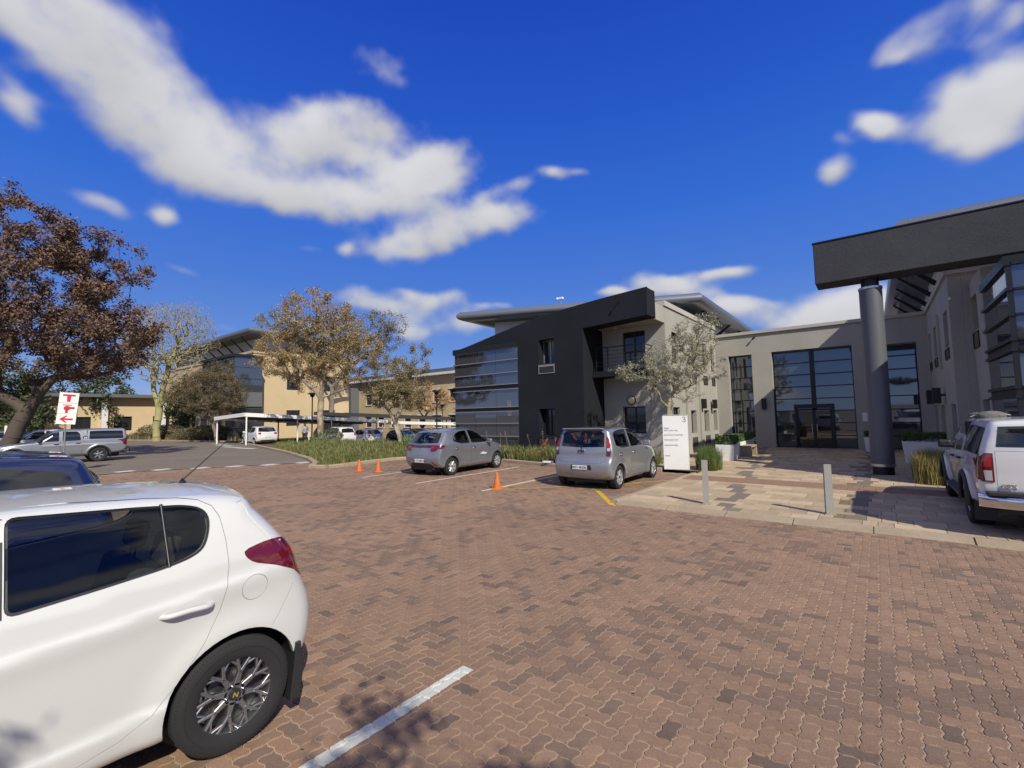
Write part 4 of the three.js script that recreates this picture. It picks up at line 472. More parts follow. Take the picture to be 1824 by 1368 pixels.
// wheels: axle along z, outer face towards +z
function makeWheel(o) {
  const R = o.R, w = o.w, r = o.rim, g = new THREE.Group(); g.name = 'wheel'; const H = w / 2;
  const tread = []; const prof = [[r - 0.012, -H * 0.86], [r + 0.01, -H * 0.98], [R * 0.86, -H], [R - 0.022, -H * 0.94], [R - 0.004, -H * 0.78]];
  for (let i = -3; i <= 3; i++) { const y = i / 3.4 * H * 0.72; tread.push([R, y - 0.011], [R, y + 0.009]); if (i < 3) tread.push([R - 0.007, y + 0.0105], [R - 0.007, y + H * 0.72 / 3.4 - 0.012]); }
  const all = [...prof, ...tread, ...prof.map(([a, b]) => [a, -b]).reverse(), [r - 0.012, H * 0.86]];
  const ty = lathe(all, o.detail ? 72 : 36); ty.rotateX(Math.PI / 2); const tg = [toCreasedNormals(ty, 0.6)];
  if (o.detail) { for (let i = 0; i < 90; i++) { const a = i / 90 * Math.PI * 2; const b = box(R - 0.04, R - 0.0155, -0.0035, 0.0035, H * 0.78, H * 0.94); b.rotateY(0); b.rotateZ(a); tg.push(b); } const ring = new THREE.TorusGeometry(R * 0.83, 0.003, 6, 72); ring.translate(0, 0, H + 0.0005); tg.push(clean(ring)); }
  part('tyre', tg, M.rubber, g);
  const rm = lathe([[r * 0.9, -H * 0.8], [r * 0.93, H * 0.25], [r * 0.93, H * 0.62], [r * 0.965, H * 0.78], [r, H * 0.9], [r + 0.008, H * 0.96], [r + 0.012, H * 0.9], [r + 0.004, -H * 0.8]], o.detail ? 64 : 32); rm.rotateX(Math.PI / 2);
  const sp = [], zf = H * 0.72, face = o.face ?? 0.018;
  const slab = (pts, z, d, b = 0.003) => { const e = extrude(pts, d, b); e.translate(0, 0, z - d); return e; };
  if (o.style === 'mesh') { // forked spokes that split and meet the rim in pairs
    const n = o.n; for (let i = 0; i < n; i++) { const a = i / n * Math.PI * 2, da = Math.PI / n; const P = (rad, an) => [Math.cos(an) * rad, Math.sin(an) * rad]; const strip = (r0, a0, r1, a1, w0, w1) => { const A = P(r0, a0), B = P(r1, a1), dx = B[0] - A[0], dy = B[1] - A[1], l = Math.hypot(dx, dy), nx = -dy / l, ny = dx / l; return [[A[0] + nx * w0, A[1] + ny * w0], [A[0] - nx * w0, A[1] - ny * w0], [B[0] - nx * w1, B[1] - ny * w1], [B[0] + nx * w1, B[1] + ny * w1]]; };
      sp.push(slab(strip(r * 0.2, a, r * 0.56, a, 0.017, 0.012), zf, 0.024)); sp.push(slab(strip(r * 0.53, a, r * 0.955, a + da * 0.5, 0.009, 0.008), zf + 0.004, 0.022)); sp.push(slab(strip(r * 0.53, a, r * 0.955, a - da * 0.5, 0.009, 0.008), zf + 0.004, 0.022)); sp.push(slab(strip(r * 0.7, a + da * 0.21, r * 0.955, a + da * 0.98, 0.006, 0.006), zf + 0.003, 0.018)); sp.push(slab(strip(r * 0.7, a - da * 0.21, r * 0.955, a - da * 0.98, 0.006, 0.006), zf + 0.003, 0.018)); }
    const hub = new THREE.CylinderGeometry(r * 0.27, r * 0.3, 0.03, 32); hub.rotateX(Math.PI / 2); hub.translate(0, 0, zf - 0.012); sp.push(clean(hub));
  } else { const n = o.n; for (let i = 0; i < n; i++) { const a = i / n * Math.PI * 2; const e = slab([[r * 0.1, -0.5 * o.sw * r], [r * 0.1, 0.5 * o.sw * r], [r * 0.95, 0.5 * o.sw2 * r], [r * 0.95, -0.5 * o.sw2 * r]], zf + 0.004, 0.02, 0.004); e.rotateZ(a); sp.push(e); } const hub = new THREE.CylinderGeometry(r * 0.26, r * 0.32, 0.03, 24); hub.rotateX(Math.PI / 2); hub.translate(0, 0, zf - 0.006); sp.push(clean(hub)); }
  const rim = part('rim', [rm, ...sp], o.mat || M.alloy, g);
  const back = new THREE.CylinderGeometry(r * 0.9, r * 0.9, 0.01, 32); back.rotateX(Math.PI / 2); back.translate(0, 0, -H * 0.2); const disc = new THREE.CylinderGeometry(r * 0.62, r * 0.62, 0.012, 32); disc.rotateX(Math.PI / 2); disc.translate(0, 0, -0.004); part('brake_disc', [clean(back), clean(disc)], M.alloyDark, g);
  const cap = new THREE.CylinderGeometry(r * 0.14, r * 0.16, 0.012, 24); cap.rotateX(Math.PI / 2); cap.translate(0, 0, zf + 0.01); part('hub_cap', cap, o.capMat || M.plasticBlack, g);
  if (o.detail) { const N = extrude([[-0.014, -0.013], [-0.008, -0.013], [-0.007, 0.003], [0.007, -0.013], [0.014, -0.013], [0.014, 0.013], [0.008, 0.013], [0.007, -0.003], [-0.007, 0.013], [-0.014, 0.013]], 0.002); N.translate(0, 0, zf + 0.016); part('hub_emblem', N, std(0.6, 0.45, 0.12, 0.35, 0.6), g); for (let i = 0; i < 4; i++) { const a = i / 4 * Math.PI * 2 + 0.5; const nt = new THREE.CylinderGeometry(0.009, 0.011, 0.016, 6); nt.rotateX(Math.PI / 2); nt.translate(Math.cos(a) * r * 0.22, Math.sin(a) * r * 0.22, zf + 0.01); part('wheel_nut', nt, M.chrome, g); } }
  return g;
}
function seatGeo(x, z, w, h = 0.6) { const g = []; const b = new RoundedBoxGeometry(0.5, 0.16, w, 3, 0.06); b.translate(x + 0.2, 0.42, z); g.push(clean(b)); const k = new RoundedBoxGeometry(0.15, h, w, 3, 0.06); k.rotateZ(0.25); k.translate(x - 0.08, 0.42 + h / 2, z); g.push(clean(k)); const hd = new RoundedBoxGeometry(0.1, 0.19, 0.25, 3, 0.045); hd.rotateZ(0.2); hd.translate(x - 0.2, 0.42 + h + 0.13, z); g.push(clean(hd)); g.push(bar([x - 0.18, 0.42 + h - 0.03, z - 0.05], [x - 0.2, 0.42 + h + 0.1, z - 0.05], 0.007), bar([x - 0.18, 0.42 + h - 0.03, z + 0.05], [x - 0.2, 0.42 + h + 0.1, z + 0.05], 0.007)); return merge(g); }
// builds a car from its description; local +x is forwards, the rear axle stands at x = 0
function buildCar(s, name, label, pos, turn, paint) {
  const car = thing(name, label, 'car', pos, turn), f = carField(s), L = s.len, [xa, xb] = s.range;
  let body = surfaceNet(f, [xa - 0.15, s.bottom - 0.12, -s.W - 0.12], [xb + 0.15, s.H + 0.12, s.W + 0.12], s.h);
  const arch = []; for (const wx of [0, s.wb]) for (const sd of [-1, 1]) { const c = new THREE.CylinderGeometry(s.archR, s.archR, 0.5, 48); c.rotateX(Math.PI / 2); c.translate(wx, s.wheel.R + (s.archUp ?? 0), sd * (s.W - 0.02)); arch.push(clean(c)); }
  if (s.hollow) { const [c0, c1] = s.cabin; const inner = (x, y, z) => { let d = f(x, y, z) + 0.055; d = smax(d, c0 - x, 0.05); d = smax(d, x - c1, 0.05); return smax(d, 0.36 - y, 0.05); }; body = cut(body, surfaceNet(inner, [c0 - 0.12, 0.2, -s.W], [c1 + 0.12, s.H + 0.02, s.W], s.h * 1.25)); }
  for (const a of arch) body = cut(body, a);
  const shell = body, winAll = [];
  for (const w of s.windows || []) { w.poly = roundPoly(w.poly, s.winR ?? 0.045); } for (const w of s.windows || []) for (const sd of w.sides || [-1, 1]) winAll.push([w, sd]);
  const cutWin = (g, sd, test) => { for (const [w, ws] of winAll) if (ws === sd && (!test || w.on === test)) g = cut(g, sidePrism(w.rnd ? closedSmooth(w.poly, w.rnd) : w.poly, ws, 0.3, 1.3)); return g; };
  // doors are cut out with a real gap
  const doorParts = [];
  for (const d of s.doors || []) for (const sd of d.sides || [-1, 1]) { const dp = d.rnd ? closedSmooth(d.poly, d.rnd) : d.poly; body = cut(body, sidePrism(dp, sd, s.W * 0.55)); doorParts.push([d, sd, cut(shell, sidePrism(inset(dp, s.gap ?? 0.004), sd, s.W * 0.55), INTERSECTION)]); }
  let hatch = null; if (s.hatch) { const hp = s.hatch.fn ? s.hatch.fn(f) : s.hatch.poly; body = cut(body, rearPrism(hp, xa - 0.4, xa + s.hatch.depth)); hatch = cut(shell, rearPrism(inset(hp, s.gap ?? 0.004), xa - 0.4, xa + s.hatch.depth), INTERSECTION); }
  let flap = null; if (s.flap) { const [fx, fy, fr, sd] = s.flap; const ring = r => { const p = []; for (let i = 0; i < 32; i++) p.push([fx + Math.cos(i / 16 * Math.PI) * r, fy + Math.sin(i / 16 * Math.PI) * r * 0.98]); return p; }; body = cut(body, sidePrism(ring(fr), sd, s.W - 0.1)); flap = cut(shell, sidePrism(ring(fr - 0.0025), sd, s.W - 0.1), INTERSECTION); }
  for (const [line, sd] of s.grooves || []) for (let i = 0; i < line.length - 1; i++) { const [a, b] = [line[i], line[i + 1]], l = Math.hypot(b[0] - a[0], b[1] - a[1]), nx = -(b[1] - a[1]) / l * 0.0016, ny = (b[0] - a[0]) / l * 0.0016; body = cut(body, sidePrism([[a[0] + nx, a[1] + ny], [a[0] - nx, a[1] - ny], [b[0] - nx, b[1] - ny], [b[0] + nx, b[1] + ny]], sd, s.W * 0.8)); }
  if (s.hollow) { for (const sd of [-1, 1]) body = cutWin(body, sd, 'body'); if (s.rearGlass) { if (hatch) hatch = cut(hatch, rearPrism(inset(s.rearGlass, 0.012), xa - 0.4, 1.0)); } }
  part('body', body, paint, car);
  for (const [d, sd, g0] of doorParts) { let g = g0; if (s.hollow) g = cutWin(g, sd, d.name); const dm = part('door', g, paint, car); if (d.handle) { const [hx, hy, hl] = d.handle; const z = surfZ(f, hx, hy); const hg = []; const a = tube([[hx - hl / 2, hy - 0.006, sd * (z - 0.006)], [hx - hl / 2 + 0.03, hy, sd * (z + 0.028)], [hx, hy + 0.006, sd * (z + 0.034)], [hx + hl / 2 - 0.03, hy + 0.004, sd * (z + 0.028)], [hx + hl / 2, hy, sd * (z - 0.006)]], 0.014, 20, 10); hg.push(a); const cup = new THREE.SphereGeometry(0.05, 16, 8); cup.scale(1.25, 0.75, 0.1); cup.translate(hx, hy + 0.012, sd * (z - 0.001)); part('handle', hg, s.handleMat || paint, dm); part('handle_recess', patch(f, Array.from({ length: 16 }, (_, i) => [hx + Math.cos(i / 8 * Math.PI) * 0.06, hy + 0.008 + Math.sin(i / 8 * Math.PI) * 0.036]), 'side', 0.0015, { side: sd, skirt: 0.003, levels: 1 }), s.handleMat || paint, dm); } d.mesh = dm; }
  if (hatch) { const hm = part('tailgate', hatch, paint, car); s.hatchMesh = hm; }
  if (flap) part('fuel_flap', flap, paint, car);
  // arch liners and underbody
  const lin_ = []; for (const wx of [0, s.wb]) for (const sd of [-1, 1]) { const c = new THREE.CylinderGeometry(s.archR - 0.004, s.archR - 0.004, 0.22, 40, 1, true, 0, Math.PI * 2); c.rotateX(Math.PI / 2); c.translate(wx, s.wheel.R + (s.archUp ?? 0), sd * (s.W - 0.155)); const cl = clean(c); const keep = []; const p = cl.attributes.position; for (let i = 0; i < p.count; i += 3) { const yy = (p.getY(i) + p.getY(i + 1) + p.getY(i + 2)) / 3; if (yy > s.bottom + 0.05) for (let q = 0; q < 3; q++) keep.push(p.getX(i + q), p.getY(i + q), p.getZ(i + q)); } lin_.push(clean(geom(keep))); const cap = new THREE.CircleGeometry(s.archR, 32); cap.translate(wx, s.wheel.R + (s.archUp ?? 0), 0); const cc = clean(cap); cc.translate(0, 0, sd * (s.W - 0.262)); lin_.push(cc); }
  for (let i = 0; i < lin_.length; i += 2) part('wheel_arch_liner', [lin_[i], lin_[i + 1]], M.plasticBlack, car);
  part('underbody', [box(xa + 0.35, xb - 0.35, s.bottom - 0.05, s.bottom + 0.06, -s.W * 0.7, s.W * 0.7), box(xa + 0.3, xa + 0.7, 0.2, 0.34, -0.3, 0.25, 0.05)], M.plasticBlack, car);
  // glass
  for (const [w, sd] of winAll) { const P = w.rnd ? closedSmooth(w.poly, w.rnd) : w.poly; const host = (s.doors || []).find(d => d.name === w.on && (d.sides || [-1, 1]).includes(sd)); const par = host && host.mesh ? host.mesh : car; const pane = part('window', patch(f, s.hollow ? inset(P, -0.004) : P, 'side', s.hollow ? -0.014 : 0.004, { side: sd, skirt: s.hollow ? 0.003 : 0.012 }), s.hollow ? (w.mat || M.glassTint) : M.glassDark, car); if (s.hollow || w.frame) { const lo = inset(P, 0.012); const hi = P; const sh = [...hi]; const rim = ringPatch(f, hi, lo, sd, s.hollow ? -0.008 : 0.006); part('window_seal', rim, M.trim, car); } }
  if (s.rearGlass) { part('rear_window', patch(f, s.hollow ? inset(s.rearGlass, 0.006) : s.rearGlass, 'rear', s.hollow ? -0.006 : 0.004, { levels: 3, skirt: 0.006 }), s.hollow ? (s.rearMat || M.glassTintDeep) : M.glassDark, car); }
  if (s.frontGlass) part('windscreen', patch(f, s.frontGlass, 'front', 0.004, { levels: 3 }), M.glassDark, car);
  for (const [nm, poly, dir, off, mat, opt] of s.patches || []) for (const sd of (opt && opt.sides) || [1]) { const P = dir === 'side' ? poly : (sd < 0 ? mirrorX(poly) : poly); part(nm, patch(f, P, dir, off, { side: sd, ...(opt || {}) }), mat, car); }
  if (s.hollow) { for (const z of [-0.36, 0.36]) part('front_seat', seatGeo(s.seats[0], z, 0.48), M.seat, car); part('rear_seat', [seatGeo(s.seats[1], -0.33, 0.56, 0.56), seatGeo(s.seats[1], 0.33, 0.56, 0.56)], M.seat, car); part('dashboard', box(s.cabin[1] - 0.75, s.cabin[1] - 0.1, 0.5, 0.92, -s.W * 0.75, s.W * 0.75, 0.1), M.plasticBlack, car); const st = new THREE.TorusGeometry(0.18, 0.015, 8, 24); st.rotateY(Math.PI / 2); st.rotateZ(-0.4); st.translate(s.cabin[1] - 0.85, 0.9, 0.36); part('steering_wheel', st, M.plasticBlack, car); part('cabin_lining', box(s.cabin[0] + 0.06, s.cabin[1] - 0.06, 0.36, 0.43, -s.W * 0.86, s.W * 0.86), M.seat, car); }
  const wl = makeWheel(s.wheel); let first = true;
  for (const wx of [0, s.wb]) for (const sd of [-1, 1]) { const w = first ? wl : wl.clone(); first = false; w.name = 'wheel'; w.position.set(wx, s.wheel.R, sd * (s.W - s.wheel.w / 2 - (s.wheelIn ?? 0.015))); w.rotation.set(0, sd < 0 ? Math.PI : 0, 0); w.rotation.z = (wx ? 0.6 : 0.25) * sd; car.add(w); }
  car.userData.f = undefined; delete car.userData.f; return { car, f };
}
function surfZ(f, x, y) { let a = 0, b = 1.4; for (let i = 0; i < 30; i++) { const m = (a + b) / 2; f(x, y, m) < 0 ? a = m : b = m; } return a; }
function surfX(f, y, z, rear = true) { let a = rear ? 1.2 : 1.5, b = rear ? -2 : 6; for (let i = 0; i < 34; i++) { const m = (a + b) / 2; f(m, y, z) < 0 ? a = m : b = m; } return a; }
function ringPatch(f, outer, inner, sd, off) { const pos = [], idx = [], n = outer.length; for (let i = 0; i < n; i++) for (const p of [outer[i], inner[i]]) pos.push(p[0], p[1], sd * (surfZ(f, p[0], p[1]) + off)); for (let i = 0; i < n; i++) { const a = 2 * i, b = 2 * i + 1, c = 2 * ((i + 1) % n), d = c + 1; sd > 0 ? idx.push(a, c, b, b, c, d) : idx.push(a, b, c, b, d, c); } return geom(pos, idx); }
// ---------------------------------------------------------------- the white hatchback in the foreground
const whitePaint = phys(0.6, 0.605, 0.59, { roughness: 0.45, clearcoat: 1, clearcoatRoughness: 0.04 });
const heroWin = [[0.93, 1.045], [0.62, 1.075], [0.36, 1.105], [0.235, 1.13], [0.165, 1.165], [0.13, 1.25], [0.12, 1.33], [0.155, 1.385], [0.24, 1.41], [0.45, 1.427], [0.93, 1.45]];
const heroSpec = {
  len: 3.94, W: 0.857, H: 1.49, bottom: 0.2, wb: 2.525, h: 0.03, range: [-0.62, 3.35], hollow: true, cabin: [-0.28, 2.35], seats: [1.35, 0.42],
  prof: [[-0.5, 0.3], [-0.585, 0.42], [-0.612, 0.56], [-0.6, 0.7], [-0.555, 0.83], [-0.51, 0.95], [-0.465, 1.07], [-0.36, 1.22], [-0.25, 1.345], [-0.2, 1.41], [-0.06, 1.447], [0.2, 1.472], [0.6, 1.487], [1.0, 1.487], [1.35, 1.465], [1.7, 1.385], [2.1, 1.2], [2.5, 0.995], [2.85, 0.925], [3.1, 0.84], [3.26, 0.7], [3.33, 0.5], [3.3, 0.3], [3.2, 0.21], [2.2, 0.2], [1.2, 0.2], [0.3, 0.2], [-0.3, 0.22]],
  belt: [[-0.7, 0.98], [-0.3, 1.04], [0, 1.06], [0.3, 1.05], [0.9, 1.0], [1.8, 0.95], [2.5, 0.92], [3.4, 0.8]],
  plan: [[-0.65, 0.9], [-0.45, 0.955], [-0.1, 0.99], [0.4, 1.0], [1.5, 0.99], [2.3, 0.99], [2.8, 0.96], [3.1, 0.88], [3.35, 0.7]],
  lower: [[0.15, 0.9], [0.25, 0.945], [0.38, 0.965], [0.55, 0.985], [0.75, 1.0], [0.88, 1.0], [1.0, 0.985]], tumble: 0.33, tumble2: 0.35, crown: 0.045, rearCurve: 0.17, frontCurve: 0.42, k: 0.085, mid: 1.3,
  crease: [[[[-0.55, 0.99], [0.0, 0.955], [0.6, 0.89], [1.6, 0.82], [2.3, 0.78]], 0.014, 0.06], [[[0.1, 0.42], [0.9, 0.36], [2.2, 0.36]], 0.016, 0.07]],
  flare: [[0, 0.31, 0.36, 0.022], [2.525, 0.31, 0.36, 0.02]], flareW: 0.09, archR: 0.352, archUp: 0.012,
  wheel: { R: 0.31, w: 0.195, rim: 0.208, style: 'mesh', n: 8, detail: true, mat: std(0.42, 0.42, 0.43, 0.3, 0.9) }, wheelIn: 0.012, gap: 0.003,
  doors: [{ name: 'rear', sides: [-1], rnd: 0, poly: [[1.0, 0.27], [1.0, 1.482], [0.7, 1.474], [0.4, 1.459], [0.25, 1.445], [0.16, 1.425], [0.1, 1.385], [0.07, 1.32], [0.055, 1.2], [0.052, 1.05], [0.065, 0.95], [0.1, 0.82], [0.17, 0.68], [0.28, 0.52], [0.4, 0.4], [0.52, 0.33], [0.7, 0.285]].map(p => p), handle: [0.26, 0.875, 0.235] },
    { name: 'front', sides: [-1], poly: [[1.012, 0.27], [1.012, 1.482], [1.4, 1.462], [1.95, 1.27], [2.28, 1.02], [2.3, 0.7], [2.2, 0.29]], handle: [1.2, 0.85, 0.23] }],
  windows: [{ on: 'rear', sides: [-1], poly: heroWin }, { on: 'body', sides: [1], poly: heroWin }, { on: 'front', sides: [-1], poly: [[1.07, 1.035], [1.07, 1.45], [1.38, 1.425], [1.75, 1.29], [2.1, 1.05], [2.15, 1.0]] }, { on: 'body', sides: [1], poly: [[1.07, 1.035], [1.07, 1.45], [1.38, 1.425], [1.75, 1.29], [2.1, 1.05], [2.15, 1.0]] }],
  grooves: [[[[-0.325, 0.845], [-0.29, 0.78], [-0.235, 0.69], [-0.19, 0.64]], -1]], flap: [-0.085, 0.895, 0.074, -1],
  rearGlass: [[-0.62, 1.1], [-0.6, 1.25], [-0.54, 1.38], [0, 1.395], [0.54, 1.38], [0.6, 1.25], [0.62, 1.1], [0, 1.085]],
  hatch: { poly: [[-0.72, 0.86], [-0.79, 1.06], [-0.765, 1.16], [-0.715, 1.3], [-0.66, 1.41], [-0.6, 1.465], [0.6, 1.465], [0.66, 1.41], [0.715, 1.3], [0.765, 1.16], [0.79, 1.06], [0.72, 0.86], [0.5, 0.7], [-0.5, 0.7]], depth: 0.75, fn: f => { const R = [[1.468, 0.02], [1.44, -0.005], [1.38, -0.04], [1.3, -0.09], [1.22, -0.145], [1.14, -0.2], [1.05, -0.3]].map(([y, x]) => [surfZ(f, x, y) + 0.0005, y]); const lowR = [[0.72, 0.86], [0.5, 0.7]]; const right = [...R, ...lowR]; return [...right.map(([z, y]) => [-z, y]).reverse(), ...right]; } },
  frontGlass: [[-0.62, 1.02], [-0.5, 1.38], [0.5, 1.38], [0.62, 1.02]],
  patches: [['taillight', [[-0.035, 1.105], [-0.1, 1.128], [-0.2, 1.14], [-0.29, 1.125], [-0.36, 1.07], [-0.4, 0.98], [-0.425, 0.87], [-0.4, 0.865], [-0.33, 0.93], [-0.22, 0.985], [-0.1, 1.03], [-0.05, 1.065]], 'side', 0.005, M.darkRedLamp, { sides: [-1, 1], rnd: 2 }],
    ['lamp_core', [[-0.3, 1.06], [-0.33, 1.085], [-0.36, 1.05], [-0.335, 1.02]], 'side', 0.007, M.redLamp, { sides: [-1, 1], rnd: 3, skirt: 0.004 }], ['reverse_lamp', [[-0.37, 1.01], [-0.405, 0.99], [-0.415, 0.94], [-0.385, 0.95]], 'side', 0.0075, M.clearLamp, { sides: [-1, 1], rnd: 3, skirt: 0.004 }]],
};
const hero = buildCar(heroSpec, 'hatchback', 'white five door hatchback with forked spoke alloy wheels and a stub roof aerial', [-3.827, 0, -1.17], -Math.PI / 2, whitePaint);
{ const c = hero.car, f = hero.f;
  const mx = 0.335, mz = surfZ(f, mx, 1.25) - 0.006; part('window_divider', [bar([mx, 1.11, -surfZ(f, mx, 1.11) + 0.002], [mx + 0.005, 1.425, -surfZ(f, mx, 1.42) + 0.002], 0.008, 8)], M.trim, c);
  const bp = 0.975; part('window_pillar', patch(f, [[0.935, 1.045], [0.935, 1.445], [1.0, 1.45], [1.0, 1.04]], 'side', 0.0015, { side: -1, skirt: 0.004 }), M.trim, c);
  const bs = new THREE.ConeGeometry(0.05, 0.045, 4); bs.scale(1.3, 1, 0.6); bs.rotateY(Math.PI / 4); bs.translate(0.05, 1.475, 0); const an = part('aerial', [clean(bs), bar([0.05, 1.48, 0], [-0.24, 1.75, 0], 0.006, 6, 0.003)], M.plasticBlack, c);
  const mf = []; for (let i = 0; i <= 10; i++) mf.push([-0.385 + i * 0.004, 0.1 + i * 0.04]); part('mud_flap', extrude([[-0.37, 0.13], [-0.31, 0.13], [-0.33, 0.3], [-0.345, 0.47], [-0.375, 0.47], [-0.395, 0.3]], 0.22, 0.006).translate(0, 0, -0.845), M.plasticBlack, c);
  part('number_plate', box(-0.622, -0.612, 0.6, 0.71, -0.26, 0.26), M.plate, c);
  part('bumper_insert', patch(f, [[-0.34, 0.36], [-0.36, 0.22], [-0.52, 0.27], [-0.56, 0.4], [-0.5, 0.42]], 'side', 0.004, { side: -1 }), M.plasticBlack, c);
  for (const sd of [-1, 1]) { const g = new RoundedBoxGeometry(0.12, 0.16, 0.2, 3, 0.05); g.translate(2.0, 1.02, sd * 0.95); part('wing_mirror', g, whitePaint, c); }
  // bird dropping on the roof
  const sp = []; const r = rngOf(5); for (let i = 0; i < 14; i++) { const a = r() * 6.28, q = r() * 0.05; const x = 0.42 + Math.cos(a) * q * 1.3, z = -0.36 + Math.sin(a) * q * 0.6; const y = (() => { let lo = 1.2, hi = 1.7; for (let k = 0; k < 24; k++) { const m = (lo + hi) / 2; f(x, m, z) < 0 ? lo = m : hi = m; } return lo; })(); const d = new THREE.SphereGeometry(0.008 + r() * 0.014, 8, 5); d.scale(1.2, 0.12, 0.8); d.translate(x, y + 0.001, z); sp.push(clean(d)); } part('bird_dropping', sp, std(0.28, 0.29, 0.24, 0.8), c);
}
// ---------------------------------------------------------------- the other vehicles
const silverPaint = phys(0.27, 0.285, 0.33, { roughness: 0.34, metalness: 0.6, clearcoat: 1, clearcoatRoughness: 0.04 });
const silverPaint2 = phys(0.3, 0.31, 0.34, { roughness: 0.36, metalness: 0.55, clearcoat: 1, clearcoatRoughness: 0.05 });
const bluePaint = phys(0.012, 0.02, 0.075, { roughness: 0.35, metalness: 0.2, clearcoat: 1, clearcoatRoughness: 0.03 });
const darkPaint = phys(0.02, 0.021, 0.024, { roughness: 0.35, metalness: 0.2, clearcoat: 1, clearcoatRoughness: 0.03 });
const font = await new FontLoader().loadAsync('fonts/droid/droid_sans_bold.typeface.json');
const fontR = await new FontLoader().loadAsync('fonts/droid/droid_sans_regular.typeface.json');
function text(str, size, depth = 0.003, f = font) { const g = new TextGeometry(str, { font: f, size, depth, curveSegments: 3, bevelEnabled: false }); g.computeBoundingBox(); return g; }
function plateOn(car, x, y, str, w = 0.44, h = 0.115) { const p = part('number_plate', box(x - 0.008, x, y - h / 2, y + h / 2, -w / 2, w / 2, 0.004), M.plate, car); const t = text(str, h * 0.55, 0.002); const b = t.boundingBox; t.translate(-(b.min.x + b.max.x) / 2, -h * 0.27, 0); t.rotateY(-Math.PI / 2); t.translate(x - 0.0085, y, 0); part('plate_lettering', t, std(0.02, 0.03, 0.06, 0.5), p); }
function mirrors(car, f, x, y, mat, sides = [-1, 1]) { for (const sd of sides) { const z = surfZ(f, x, y); const m = new RoundedBoxGeometry(0.11, 0.15, 0.2, 3, 0.045); m.translate(x + 0.02, y + 0.03, sd * (z + 0.13)); part('wing_mirror', [clean(m), bar([x, y, sd * (z - 0.02)], [x + 0.01, y, sd * (z + 0.08)], 0.022)], mat, car); } }
const inBox = (x0, x1, y0, y1) => [[x0, y0], [x1, y0], [x1, y1], [x0, y1]];

